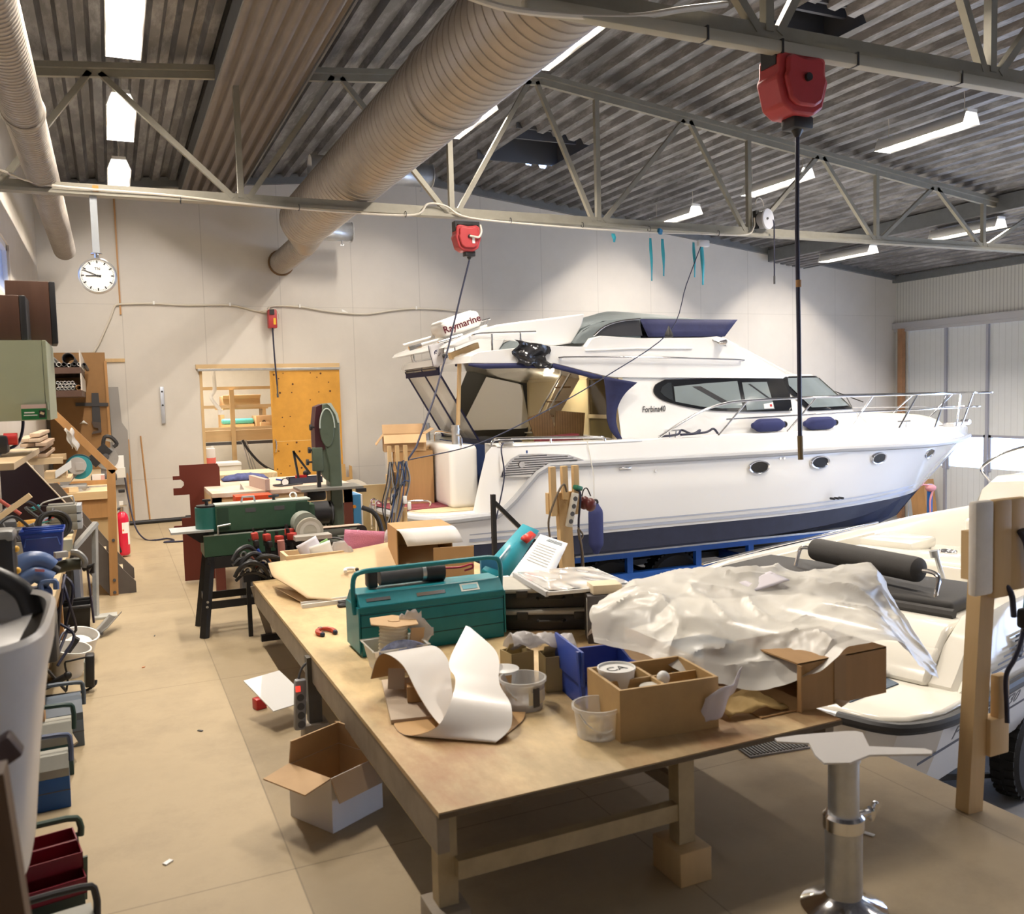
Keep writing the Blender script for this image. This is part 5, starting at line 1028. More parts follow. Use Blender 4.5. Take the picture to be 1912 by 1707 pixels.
# ---- cups, tubs and small cartons
t = thing('paper_cup', 'brown and white paper cup between laminate and small cartons', 'cup', (1.415, 3.275, TZ))
obj('cup', B().lathe([(.045, 0), (.062, .115), (.057, .112), (.042, .005)], n=28), mat('orange brown paper', (.55, .33, .14), .6), t)
obj('white_side', B().lathe([(.0465, .004), (.0625, .112)], n=28, caps=False).xf(Matrix.Rotation(.3, 4, 'Z')) if False else B().loft([[(r * math.cos(a), r * math.sin(a), z) for a in [R(-80 + 10 * k) for k in range(16)]] for r, z in ((.0465, .003), (.063, .112))], caps=False, wrap=False), M_paper, t)
obj('lid', B().lathe([(.066, .112), (.066, .122), (.058, .124), (.001, .122)], n=28), M_white, t)
def tub(loc, r0, r1, h, lab, handle=True):
    t = thing('plastic_bucket', lab, 'tub', loc, R(20))
    obj('tub', B().lathe([(.001, .002), (r0, .002), (r0, 0), (r1, h - .012), (r1 + .006, h - .012), (r1 + .006, h), (r1 - .002, h), (r0 - .003, .006), (.001, .006)], n=36), mat('clear tub', (.82, .82, .80), .12, alpha=.42), t)
    if handle: obj('handle', B().torus((0, 0, h - .012), r1 + .008, .003, Matrix.Rotation(R(55), 4, 'X'), a0=PI, a1=2 * PI), M_white, t)
    return t
t = tub((1.44, 3.14, TZ), .078, .09, .12, 'clear tub with white label and screws beside the paper cup')
obj('label', B().loft([[(.087 * math.cos(a), .087 * math.sin(a), z) for a in [R(-120 + 8 * k) for k in range(12)]] for z in (.03, .105)], caps=False, wrap=False), mat('cream label', (.75, .72, .58), .5), t)
obj('label_print', B().loft([[(.0885 * math.cos(a), .0885 * math.sin(a), z) for a in [R(-108 + 7 * k) for k in range(4)]] for z in (.02, .11)], caps=False, wrap=False), M_dgrey, t)
obj('screws', B().lathe([(.072, .006), (.074, .03), (.001, .036)], n=20), mat('steel screws', (.36, .37, .40), .4, metal=.6, bump=.8, bs=120), t)
t = tub((1.555, 2.745, TZ), .075, .088, .115, 'clear tub with yellow contents beside the compartment box')
obj('yellow_lump', B().ball((-.01, 0, .03), .035, (1.2, 1, .7), n=8).ball((-.01, .01, .055), .018, n=8), mat('yellow lump', (.72, .48, .12), .5), t)
def scart(loc, rz, s, lab, m=M_card, op=True):
    t = thing('small_carton', lab, 'box', loc, rz); a, c, h = s
    obj('carton', B().bx(-a, a, -c, -c + .004, 0, h).bx(-a, a, c - .004, c, 0, h).bx(-a, -a + .004, -c, c, 0, h).bx(a - .004, a, -c, c, 0, h).bx(-a, a, -c, c, 0, .004), m, t)
    obj('flap', B().box((-.0, -c * .2, h + .02), (a * 1.8, .003, .05), rx=.7), m, t); return t
M_kraft = mat('olive kraft card', (.40, .31, .15), .75, var=.06)
scart((1.535, 3.40, TZ), R(6), (.055, .05, .15), 'small olive kraft carton behind the paper cup', M_kraft); scart((1.65, 3.28, TZ), R(-10), (.05, .055, .15), 'open olive kraft carton left of the blue bin', M_kraft)
tag(obj('plastic_bag', B().grid(12, 10, lambda u, v: (1.47 + .27 * u, 3.34 + .12 * (v - .5) - .05 * u, TZ + .165 + .085 * math.sin(PI * (.15 + .85 * v)) * (1 - .45 * u) + .012 * math.sin(17 * u + 8 * v))), mat('clear bag', (.72, .70, .70), .12, alpha=.6, bump=.6, bs=25), solid=.003), 'clear plastic bag lying over the small kraft cartons', 'plastic bag')
# ---- blue bin, compartment box, big carton, plastic film
t = thing('blue_bin', 'dark blue open-fronted storage bin behind the compartment box', 'bin', (1.785, 3.10, TZ), R(-8))
obj('bin', B().prism_yz([(-.14, 0), (.16, 0), (.18, .16), (.15, .16), (.02, .13), (-.14, .15)], .13, .14).prism_yz([(-.14, 0), (.16, 0), (.18, .16), (.15, .16), (.02, .13), (-.14, .15)], -.14, -.13).bx(-.14, .14, -.14, .16, 0, .008).bx(-.14, .14, .155, .165, 0, .16), M_blue, t)
obj('lip', B().beam((-.16, -.145, .24), (-.14, -.14, .0), .014, .012).box((-.145, .0, .17), (.012, .32, .14), bev=.004), M_blue, t)
t = thing('compartment_box', 'plywood box with compartments at the front right of the worktable', 'box', (1.80, 2.76, TZ), R(-6))
Mb = mat('light brown plywood', (.46, .30, .13), .55, var=.08, vs=10)
for a in ((-.20, .20, -.145, -.133, 0, .19), (-.20, .20, .133, .145, 0, .19), (-.20, -.188, -.133, .133, 0, .19), (.188, .20, -.133, .133, 0, .19), (-.19, .19, -.135, .135, 0, .012)): obj('side', B().bx(*a), Mb, t)
obj('divider', B().bx(-.006, .006, -.133, .133, .012, .175), Mb, t); obj('divider', B().bx(-.188, .188, -.004, .004, .012, .175), Mb, t)
t = thing('paper_tub', 'white paper tub marked on its lid in the compartment box', 'tub', (1.69, 2.83, TZ + .10)); obj('tub', B().lathe([(.060, 0), (.07, .10), (.073, .10), (.073, .108), (.068, .108), (.066, .10), (.001, .10)], n=30), M_white, t)
text('lid_marking', 'CA', .06, mat('pen', (.05, .05, .05), .6), t, WM[t.name] @ frame((0, -.0, .1015), (1, 0, 0), (0, 1, 0)), ext=.0004)
t = thing('white_jar', 'white plastic lid with knob in the front of the compartment box', 'lid', (1.77, 2.69, TZ + .11)); obj('lid', B().lathe([(.06, .0), (.058, .05), (.001, .055)], n=26), mat('grey white plastic', (.58, .56, .50), .5), t); obj('knob', B().ball((.05, .02, .07), .025, n=8).cyl((.05, .02, .02), (.05, .02, .07), .01), M_white, t)
t = thing('fittings_heap', 'heap of small dark fittings in the back of the compartment box', 'fittings', (1.90, 2.83, TZ + .013)); t['kind'] = 'stuff'
b = B(); random.seed(3)
for k in range(40): b.box((random.uniform(-.07, .07), random.uniform(-.05, .05), .05 + random.uniform(0, .07)), (random.uniform(.01, .03), .012, .012), rz=random.uniform(0, 3), ry=random.uniform(0, 2))
b.bx(-.08, .08, -.055, .055, 0, .06); obj('fittings', b, mat('dark fittings', (.06, .05, .05), .4, metal=.5, var=.4), t)
t = thing('large_carton', 'large brown carton lying on its side overhanging the right edge of the table', 'box', (2.36, 2.54, TZ))
obj('carton', B().bx(-.02, .44, .03, .036, 0, .19).bx(.434, .44, .036, .40, 0, .19).bx(-.02, .44, .39, .396, 0, .19).bx(-.02, .44, .036, .39, 0, .006).bx(-.02, .44, .03, .396, .185, .191), M_card2, t)
obj('flap', B().box((-.10, .21, .004), (.18, .34, .005)), M_card2, t); obj('flap', B().box((-.02, .02, .095), (.006, .02, .18)).box((-.09, .40, .095), (.16, .005, .18), rz=R(-25)), M_card2, t)
obj('tape_seam', B().bx(.16, .22, .027, .031, .004, .19), mat('tape', (.36, .21, .085), .35), t); obj('torn_tape', B().poly([(.17, .026, .02), (.24, .026, .0), (.19, .022, -.015), (.16, .024, .01)]), M_card, t, solid=.003)
tag(obj('kraft_paper', B().grid(8, 6, lambda u, v: (2.05 + .26 * u, 2.62 + .10 * v - .03 * u, TZ + .006 + .07 * math.sin(PI * u * .8 + .3) * (.35 + .65 * v) + .008 * math.sin(13 * u + 6 * v))), mat('yellow kraft', (.50, .34, .13), .7, var=.1), solid=.003), 'crumpled yellow kraft paper below the plastic film', 'paper')
tag(obj('tissue_paper', B().grid(8, 8, lambda u, v: (1.90 + .17 * u + .02 * v, 2.60 + .02 * math.sin(6 * u + 2) - .03 * v, .45 + .10 * u + .13 * v * (1 - .2 * u) + .01 * math.sin(9 * u + 5 * v))), mat('lilac tissue', (.68, .64, .68), .6), solid=.002), 'white tissue paper hanging over the corner of the compartment box', 'paper')
fb = [(1.86, 3.3, .61), (1.93, 3.05, .625), (1.95, 2.9, .61), (2.02, 2.75, .57), (2.21, 2.67, .525), (2.40, 2.545, .60), (2.58, 2.545, .668), (2.84, 2.545, .662), (3.06, 2.62, .50), (3.26, 2.70, .39)]
fm = [(1.90, 3.40, .70), (2.02, 3.22, .755), (2.14, 3.12, .77), (2.26, 3.02, .765), (2.46, 2.98, .74), (2.68, 2.96, .71), (2.88, 2.95, .73), (3.08, 2.94, .72), (3.22, 2.88, .58), (3.30, 2.74, .42)]
ft = [(2.01, 3.5, .715), (2.22, 3.6, .765), (2.40, 3.6, .785), (2.59, 3.6, .81), (2.90, 3.55, .80), (3.10, 3.45, .775), (3.25, 3.35, .765), (3.40, 3.22, .785), (3.42, 3.05, .62), (3.33, 2.77, .40)]
fe = [(2.05, 3.7, .52), (2.25, 3.8, .56), (2.45, 3.8, .58), (2.65, 3.8, .6), (2.95, 3.7, .6), (3.15, 3.6, .6), (3.32, 3.5, .62), (3.48, 3.3, .66), (3.48, 3.12, .56), (3.35, 2.80, .39)]
rowsf = [[tuple(p) for p in spline([Vector(q) for q in r], 6)] for r in (fb, fm, ft, fe)]
def film(u, v):
    rr = [crow(r, u) for r in rowsf]; sp = spline(rr, 10); q = v * (len(sp) - 1); i = min(len(sp) - 2, int(q)); p = sp[i].lerp(sp[i + 1], q - i)
    e = 1 if .05 < v < .93 else .35
    def ridge(f, o): return (1 - abs(noise.noise(Vector((p.x * f, p.y * f * 1.3, p.z * f)) + o))) ** 5
    d = noise.noise(p * 2.6) * .045 + ridge(3.4, Vector((3, 1, 7))) * .030 + ridge(7, Vector((8, 2, 1))) * .009 - .016
    return p + Vector((noise.noise(p * 6 + Vector((9, 0, 0))) * .012, -ridge(6, Vector((2, 9, 3))) * .02 + .01, d)) * e
tag(obj('plastic_film', B().grid(120, 80, film), mat('translucent film', (.80, .78, .72), .30, alpha=.76, spec=.4, bump=.10, bs=18), sharp=35), 'large crumpled sheet of translucent plastic film heaped over the right of the table', 'plastic film')
sheet('leaflet', 'white leaflet with pink print lying under the plastic film', 'paper', (2.75, 3.25, .79), (1, .1, .1), (0, 1, .2), .22, .12, mat('leaflet2', (.76, .72, .78), .5), 0)
# ---------------------------------------------------------------- back wall door, room behind it
t = thing('sliding_door', 'orange birch plywood sliding door half open on the back wall', 'door', (2.25, 13.95, .02))
M_door = mat('orange birch plywood', (.60, .30, .045), .5, var=.10, vs=5, bump=.04, bs=30)
obj('panel', B().bx(.0, 1.08, -.03, .0, 0, 2.14), M_door, t, bev=.002)
random.seed(11); b = B()
for k, (x, z) in enumerate([(.06, 2.08), (.2, 2.1), (.62, 2.1), (.78, 2.09), (.13, 2.02), (.72, 2.03), (.14, 1.8), (.32, 1.8), (.74, 1.8), (.92, 1.81), (.16, 1.42), (.28, 1.43), (.63, 1.43), (.22, 1.0), (.08, .9), (.4, .88), (.24, .66), (.05, .62), (.42, .62), (.18, 1.28), (.6, 1.68), (.34, 1.93), (.9, 1.95), (.1, .55), (.36, 1.02), (.62, .9)]):
    obj('knot', B().cyl((x, -.032, z), (x, -.0299, z), .010 + .006 * (k % 3 == 0), n=10), mat('dark knot', (.09, .03, .008), .6), t)
obj('door_handle', B().tube([(.03, -.03, 1.08), (.035, -.075, 1.07), (.04, -.08, 1.0), (.035, -.075, .90), (.03, -.03, .88)], .012, smooth=4), M_chrome, t)
for z in (1.05, .38): obj('board_joint', B().bx(.02, 1.06, -.0315, -.0299, z - .003, z + .003), mat('pale joint', (.72, .55, .28), .6), t)
t = thing('door_track', 'galvanised door track below a pine batten on the back wall', 'door track', (2.28, 13.95, 2.17))
obj('track', B().bx(-1.08, 1.06, -.06, .0, .0, .035), M_galv, t, bev=.004); obj('batten', B().bx(-1.1, 1.06, -.02, .04, .035, .10), M_woodx, t)
struct('trim_6', B().bx(DX0 - .01, DX0 + .03, YB - .01, YB + T, 0, DZ), M_wood)
M_room = mat('store room wall', (.72, .69, .62), .75, var=.04)
struct('wall_store', B().bx(.4, 4.2, 17.4, 17.5, 0, 2.8).bx(.3, .4, YB + T, 17.5, 0, 2.8).bx(4.2, 4.3, YB + T, 17.5, 0, 2.8), M_room)
struct('floor_store', B().bx(.3, 4.3, YB, 17.5, -.06, 0), M_ply); struct('ceiling_store', B().bx(.3, 4.3, YB + T, 17.5, 2.8, 2.9), M_room)
li = bpy.data.lights.new('store_light', 'AREA'); li.shape = 'RECTANGLE'; li.size = .25; li.size_y = 1.2; li.energy = LAMP_W * 1.5; li.color = LAMP_COL
lo = bpy.data.objects.new('store_light', li); S.collection.objects.link(lo); lo.location = (1.6, 15.4, 2.74)
t = thing('timber_rack', 'pine timber rack seen through the open door in the back wall', 'rack', (1.8, 15.0, 0))
for x in (-.9, .0, 1.2): obj('post', B().bx(x - .035, x + .035, -.03, .03, 0, 1.92 if x != 0 else 1.9), M_wood, t)
for z, h, m in ((1.90, .05, M_woodx), (1.60, .05, M_ply2), (1.24, .05, M_ply2), (1.06, .17, M_woodx)): obj('rail', B().bx(-.9, 1.2, .03, .07, z, z + h), m, t)
obj('shelf_board', B().bx(-.9, 1.2, .07, 1.35, 1.20, 1.235), M_ply2, t); obj('grey_rail', B().bx(-.9, 1.2, .03, .06, 1.0, 1.05), M_dgrey, t)
def crate(loc, s, lab, m, name='cardboard_box', cat='box', rz=0, flap=0):
    t = thing(name, lab, cat, loc, rz); obj('carton', B().bx(-s[0] / 2, s[0] / 2, -s[1] / 2, s[1] / 2, 0, s[2], bev=.004), m, t)
    if flap: obj('flap', B().box((0, -s[1] / 2 - .05, s[2] - .02), (s[0], .14, .006), rx=-.5), m, t)
    return t
crate((2.05, 16.0, 1.62), (.62, .5, .18), 'wide brown carton on the topmost plank of the timber rack', M_card, flap=1)
t = thing('rack_plank', 'pale plank stack under the wide brown carton in the timber rack', 'plank', (2.05, 16.0, 1.46)); obj('plank', B().bx(-.4, .45, -.2, .2, .11, .155), M_woodx, t); obj('bearer', B().bx(-.35, -.29, -.2, .2, -.225, .11), M_wood, t); obj('bearer', B().bx(.35, .41, -.2, .2, -.225, .11), M_wood, t)
t = thing('turquoise_roll', 'turquoise rolled sheet lying in the timber rack', 'roll', (1.95, 15.62, 1.37)); obj('roll', B().box((0, 0, 0), (.52, .2, .09), bev=.035, seg=3), mat('turquoise sheet', (.10, .45, .45), .5), t)
t = thing('rack_bearer', 'yellow plank below the turquoise roll in the timber rack', 'plank', (1.95, 15.62, 1.236)); obj('plank', B().bx(-.27, .26, -.1, .1, .0, .085), M_woodx, t)
crate((2.40, 15.62, 1.236), (.36, .3, .22), 'brown carton with a dark mark at the right of the timber rack', M_card, rz=.1)
obj('dark_mark', B().torus((-.05, -.152, .12), .02, .007, Matrix.Rotation(PI / 2, 4, 'X')), M_black, bpy.data.objects[[o.name for o in bpy.data.objects if o.get('label', '').startswith('brown carton with a dark mark')][0]])
crate((2.36, 15.34, 1.236), (.15, .12, .11), 'small open carton in front of the marked brown carton', M_card)
t = thing('metal_profile_bundle', 'bundle of grey metal slats leaning on the timber rack', 'metal profiles', (1.95, 14.8, 0))
for k in range(3): obj('slat', B().beam((-.05 + .03 * k, 0, 1.08), (.12 + .05 * k, -.1, .3), .03, .012), M_galv, t)
tag(obj('black_hose', B().tube([(1.90, 14.72, 1.08), (1.98, 14.68, .92), (2.15, 14.6, .70), (2.36, 14.5, .56), (2.6, 14.4, .5)], .02, smooth=6), M_rubber), 'thick black hose sagging behind the plywood sliding door', 'hose')
t = thing('jerry_can', 'translucent canister with red liquid on a bench inside the store room', 'canister', (1.36, 14.30, .76))
obj('canister', B().box((0, 0, .12), (.14, .12, .24), bev=.02), mat('milky can', (.78, .74, .72), .3), t); obj('liquid', B().box((0, 0, .05), (.143, .123, .10), bev=.015), mat('red liquid', (.75, .16, .13), .3), t); obj('cap', B().cyl((.03, 0, .24), (.03, 0, .27), .025), M_white, t)
t = thing('low_bench', 'white topped low bench inside the store room door', 'bench', (1.5, 14.45, 0)); obj('top', B().bx(-.2, .3, -.25, .25, .72, .76), M_white, t); obj('front', B().bx(-.2, .3, -.23, -.2, 0, .72), M_room, t)
t = thing('white_pipe', 'white plastic pipe hanging behind the left door jamb', 'pipe', (1.42, 14.4, 0)); obj('pipe', B().tube([(.05, 0, 2.2), (.06, 0, 1.9), (.0, .0, 1.78), (.14, 0, 1.56)], .03, smooth=3), M_white, t); obj('socket_box', B().box((.14, 0, 1.54), (.09, .04, .07)), M_white, t)
# ---------------------------------------------------------------- things on the back wall
t = thing('spirit_level', 'silver spirit level hanging on the back wall', 'spirit level', (.695, 13.975, 1.41)); obj('body', B().bx(-.025, .025, -.02, .02, 0, .54, bev=.003), mat('level blue silver', (.50, .54, .62), .35, metal=.4), t)
for z in (.47, .27): obj('vial', B().cyl((0, -.024, z), (0, -.018, z), .014, n=12), M_black, t)
t = thing('wall_cable', 'white cable clipped in a wavy line across the back wall', 'cable', (0, 13.97, 0))
obj('cable', B().tube([(.21, 0, 3.15), (.6, 0, 3.165), (1.1, 0, 3.15), (1.72, 0, 3.16), (2.05, 0, 3.09), (2.27, 0, 3.06), (2.33, 0, 3.15), (2.76, 0, 3.15), (3.2, 0, 3.085), (3.78, 0, 3.05), (4.3, 0, 3.12), (4.68, 0, 3.15), (5.1, 0, 3.14), (5.44, 0, 3.11)], .014, smooth=6), M_wire, t)
obj('drop', B().tube([(.21, 0, 3.15), (.13, 0, 3.12), (.06, 0, 2.95), (-.1, 0, 2.6), (-.2, 0, 2.4), (-.23, 0, 2.1), (-.22, 0, 1.85), (-.3, 0, 1.78)], .014, smooth=6), M_wire, t)
for x, z in ((.65, 3.165), (1.72, 3.16), (2.76, 3.15), (4.66, 3.15)): obj('clip', B().box((x, -.005, z + .01), (.025, .03, .05)), M_white, t)
t = thing('wall_strip', 'narrow brown wooden strip up the back wall between wall boards', 'strip', (.2, 13.985, 2.1)); obj('strip', B().bx(-.012, .012, -.01, .012, .9, 2.7), M_woodo, t); obj('batten', B().bx(-.26, .02, -.01, .012, .22, .27), M_wood, t)
tag(obj('paper_note', B().poly([(3.42, 13.985, 3.13), (3.55, 13.985, 3.06), (3.42, 13.985, 3.06)]), M_white, solid=.003), 'small white triangle of paper stuck on the back wall', 'paper')
# hose reels
M_redr = mat('red reel plastic', (.42, .045, .05), .4, var=.08)
def reel(name, loc, rz, s, lab, hose, hw=.011, hm=M_cableb, yel=False, group='red hose reels'):
    t = thing(name, lab, 'hose reel', loc, rz, group)
    pr = [(.0, .11), (.10, .125), (.135, .10), (.135, .03), (.15, .0), (.135, -.05), (.115, -.12), (.06, -.155), (-.06, -.155), (-.115, -.12), (-.135, -.05), (-.15, 0), (-.135, .03), (-.135, .10), (-.10, .125)]
    pr = [(x * s, z * s) for x, z in pr]
    obj('case', B().prism_xz(pr, -.075 * s, .075 * s), M_redr, t, bev=.012 * s)
    obj('front_dome', B().prism_xz([(x * .8, z * .8) for x, z in pr], -.10 * s, -.07 * s), M_redr, t, bev=.012 * s)
    obj('hub', B().cyl((0, -.115 * s, 0), (0, -.09 * s, 0), .018 * s, n=14), M_black, t)
    obj('bracket', B().bx(-.14 * s, .14 * s, -.05 * s, .05 * s, .13 * s, .165 * s).bx(-.14 * s, -.12 * s, -.05 * s, .05 * s, .06 * s, .13 * s).bx(.12 * s, .14 * s, -.05 * s, .05 * s, .06 * s, .13 * s), M_blacks, t)
    obj('outlet', B().box((.03 * s, 0, -.175 * s), (.12 * s, .09 * s, .06 * s), bev=.012 * s), M_black, t); obj('nozzle', B().cyl((.03 * s, 0, -.235 * s), (.03 * s, 0, -.19 * s), .012 * s, .035 * s, n=12), M_black, t)
    M = WM[t.name].inverted(); obj('hose', B().tube([M @ Vector(p) for p in hose], hw, n=8), hm, t)
    return t
t = reel('hose_reel', (3.60, 3.98, 3.40), 0, 1.22, 'larger red hose reel nearest the camera with a straight dark hose', [(3.637, 3.98, 3.12), (3.640, 3.99, 2.6), (3.65, 3.99, 2.0), (3.665, 4.0, 1.40)], .0125)
Mi = WM[t.name].inverted(); obj('hose_ring', B().cyl(Mi @ Vector((3.645, 3.985, 2.27)), Mi @ Vector((3.645, 3.985, 2.31)), .016), M_woodo, t); obj('hose_end', B().cyl(Mi @ Vector((3.665, 4.0, 1.41)), Mi @ Vector((3.67, 4.0, 1.27)), .016, n=10), mat('brass end', (.20, .15, .08), .4, metal=.7), t)
t = reel('hose_reel', (3.59, 8.98, 3.40), 0, 1.0, 'smaller red hose reel on the middle truss with hose slanting to the cable post', [(3.62, 8.98, 3.16), (3.50, 8.95, 2.80), (3.28, 8.8, 2.22), (2.95, 8.4, 1.66), (2.62, 8.0, 1.22), (2.44, 7.93, 1.02)], .010)
obj('label', B().box((.045, -.104, -.04), (.03, .004, .07)), M_paper, t); obj('inlet_elbow', B().tube([(.0, -.11, .0), (.05, -.13, -.01), (.10, -.12, -.01), (.14, -.1, .05), (.15, -.05, .13)], .012, smooth=4), M_wire, t)
Mi = WM[t.name].inverted(); obj('stop_ball', B().ball(Mi @ Vector((3.22, 8.75, 2.12)), .03), M_black, t)
t = thing('hose_reel', 'small red reel high on the back wall above the sliding door', 'hose reel', (2.32, 13.9, 2.95), 0, 'red hose reels')
obj('case', B().box((0, 0, 0), (.13, .14, .28), bev=.015), M_redr, t); obj('bracket', B().box((-.01, -.075, .10), (.07, .02, .08)), M_black, t); obj('yellow_label', B().box((.025, -.072, -.04), (.035, .004, .10)), mat('yellow label', (.75, .45, .03), .5), t)
obj('hose', B().tube([(-.01, -.06, -.14), (.0, -.06, -.6), (.02, -.06, -1.02)], .012, n=8), M_cableb, t); obj('hose_end', B().cyl((.02, -.06, -1.02), (.02, -.06, -1.2), .012, n=8).cyl((.02, -.06, -1.14), (.02, -.06, -1.2), .016, n=8), M_dgrey, t)
obj('cable_tail', B().tube([(-.16, .04, .12), (-.10, .0, .13), (-.02, 0, .14), (.05, .0, .16), (.10, 0, .08), (.11, .0, .0)], .009, smooth=4), M_wire, t)
t = thing('cable_reel', 'grey and white cable reel on a truss post with a short hanging cord', 'cable reel', (7.60, 8.90, 3.80))
Mx = Matrix.Rotation(PI / 2, 4, 'X') @ Matrix.Rotation(R(18), 4, 'Y')
obj('drum', B().lathe([(.02, -.06), (.11, -.06), (.11, .05), (.02, .05)], n=28, M=Mx), mat('reel grey', (.35, .35, .36), .5), t); obj('face', B().lathe([(.001, .055), (.125, .055), (.13, .045), (.13, .035)], n=32, M=Mx), mat('reel face', (.58, .58, .60), .45), t)
obj('hub', B().cyl((-.015, -.075, 0), (-.015, -.055, 0), .014), M_black, t); obj('bracket', B().box((-.10, .05, .0), (.05, .06, .22)), M_blacks, t); obj('hanger', B().torus((-.08, .0, .17), .09, .006, Mx, a0=R(0), a1=R(180)), M_wire, t)
obj('cord', B().tube([(.11, -.02, -.0), (.13, -.02, -.08), (.13, -.02, -.3), (.13, -.02, -.72)], .009, smooth=4), M_cableb, t); obj('cord_end', B().cyl((.13, -.02, -.80), (.13, -.02, -.70), .012), M_dgrey, t)
t = thing('pull_cord', 'thin dark cord slung from the truss over the boat to the cable post', 'cord', (6.66, 8.95, 3.50)); Mi = WM[t.name].inverted()
obj('cord', B().tube([Mi @ Vector(p) for p in ((6.66, 8.95, 3.45), (6.36, 8.85, 2.95), (6.0, 8.7, 2.37), (5.0, 8.5, 1.86), (4.2, 8.35, 1.52), (3.3, 8.1, 1.22), (2.46, 7.95, 1.10))], .006, smooth=5), M_cableb, t); obj('weight', B().lathe([(.005, .08), (.02, .04), (.05, -.02), (.05, -.05), (.02, -.06)], (5.99 - 6.66, 8.69 - 8.95, 2.37 - 3.5), n=14), M_black, t); obj('fitting', B().box((.03, 0, -.03), (.16, .06, .08), bev=.015), mat('grey clear box', (.6, .6, .62), .3), t)
M_rib = mat('teal ribbon', (.03, .33, .42), .7)
rib = [((5.42, 8.95, 3.53), .05, .10, 'short teal ribbon scrap tied on the truss, leftmost of the ribbons'), ((5.93, 8.95, 3.50), .035, .50, 'teal ribbon with pointed end hanging left of its straight neighbour'), ((6.10, 8.95, 3.50), .04, .44, 'straight teal ribbon hanging second of the long ones from the left'), ((6.55, 8.95, 3.48), .035, .42, 'thin twisted teal ribbon hanging beside the clear fitting'), ((6.67, 8.95, 3.47), .05, .50, 'widest teal ribbon hanging at the right end')]
for (x, y, z), w_, L_r, lab in rib:
    tag(obj('ribbon', B().grid(2, 10, lambda u, v: (x + (u - .5) * w_ * (1 - .3 * v) + .01 * v, y + .01 * math.sin(6 * v + u * 2), z - L_r * v)), M_rib, solid=.003), lab, 'ribbon', 'teal ribbons on the truss')
tag(obj('ribbon_knot', B().box((6.05, 8.93, 3.58), (.07, .04, .06), rz=.4, ry=.3, bev=.01), mat('blue knot', (.03, .2, .4), .7)), 'small blue knot of ribbon on top of the truss chord', 'ribbon')
t = thing('truss_cable', 'pale cable tied along the bottom chord of the middle truss', 'cable', (0, 8.93, 0))
obj('cable', B().tube([(-.80, 0, 3.78), (-.4, -.02, 3.66), (.6, 0, 3.64), (1.4, 0, 3.60), (2.4, 0, 3.58), (3.0, 0, 3.60), (3.15, 0, 3.72), (3.35, 0, 3.71), (3.6, -.02, 3.60), (4.5, 0, 3.57), (5.6, 0, 3.56), (6.6, 0, 3.58), (7.3, 0, 3.60), (7.45, 0, 3.70), (7.46, 0, 3.82)], .011, smooth=6), M_wire, t)
for x in (.7, 1.8, 2.9, 4.1, 5.0, 5.9, 6.9): obj('cable_tie', B().torus((x, .0, 3.60), .03, .004, Matrix.Rotation(PI / 2, 4, 'Y'), n=16), M_black, t)
t = thing('truss_cable', 'thick pale hose sagging under the truss nearest the camera', 'cable', (0, 3.9, 0)); obj('cable', B().tube([(.85, .0, 4.15), (1.1, 0, 3.78), (1.4, 0, 3.60), (1.75, 0, 3.52), (2.1, 0, 3.53), (2.5, 0, 3.58), (2.8, 0, 3.66), (3.1, .02, 3.74)], .017, smooth=6), M_wire, t)
t = thing('cable_tray', 'grey conduit strapped under the truss nearest the camera', 'conduit', (0, 3.92, 3.56)); obj('conduit', B().bx(1.9, 9, -.035, .035, -.035, .03, bev=.01), mat('lit tone conduit', (.40, .385, .32), .45), t)  # colour lighter than the truss paint, standing in for light on the chord
for x in (2.95, 3.45, 4.0, 4.85, 5.6): obj('strap', B().box((x, 0, .0), (.012, .08, .075)), M_black, t)
tag(obj('wood_clip', B().box((-.02, 8.95, 3.66), (.05, .06, .05)), mat('orange wood', (.55, .28, .06), .6)), 'small orange wooden block clipped on the truss above the clock', 'wood block')
# clock
t = thing('wall_clock', 'large round station clock hanging from the truss on a steel bar', 'clock', (-.045, 9.0, 2.885), R(0))
Mx = Matrix.Rotation(PI / 2, 4, 'X')
obj('case', B().lathe([(.001, -.04), (.15, -.04), (.162, -.02), (.162, .03), (.152, .042), (.145, .036), (.145, .028)], n=48, M=Mx, caps=False), M_galv, t)
FACE = obj('face', B().lathe([(.001, .03), (.148, .03)], n=48, M=Mx, caps=False), mat('clock face', (.82, .82, .78), .4), t)
for k in range(60):
    a = k * PI / 30; big = k % 5 == 0
    if not big and k % 1: continue
    r1, r0 = .138, (.112 if big else .128); obj('hour_mark' if big else 'minute_mark', B().beam((r0 * math.sin(a), -.0315, r0 * math.cos(a)), (r1 * math.sin(a), -.0315, r1 * math.cos(a)), .011 if big else .003, .002, up=(0, 1, 0)), M_black, FACE)
def hand(n, ang, L, w_): a = R(ang); obj(n, B().beam((-.03 * math.sin(a), -.035, -.03 * math.cos(a)), (L * math.sin(a), -.035, L * math.cos(a)), w_, .002, up=(0, 1, 0)), M_black, t)
hand('hour_hand', 268, .10, .010); hand('minute_hand', 293, .13, .007)
text('maker_lettering', 'TN', .035, M_black, t, WM[t.name] @ frame((0, -.033, .062), (1, 0, 0), (0, 0, 1)), ext=.0004)
obj('hub', B().cyl((0, -.04, 0), (0, -.03, 0), .008), M_black, t)
obj('neck', B().cyl((0, 0, .155), (0, 0, .20), .02).cyl((0, 0, .195), (0, 0, .205), .05, n=20), M_chrome, t); obj('bar', B().bx(-.03, .03, -.008, .008, .20, .72), mat('dull bar steel', (.30, .32, .34), .5, metal=.5), t)
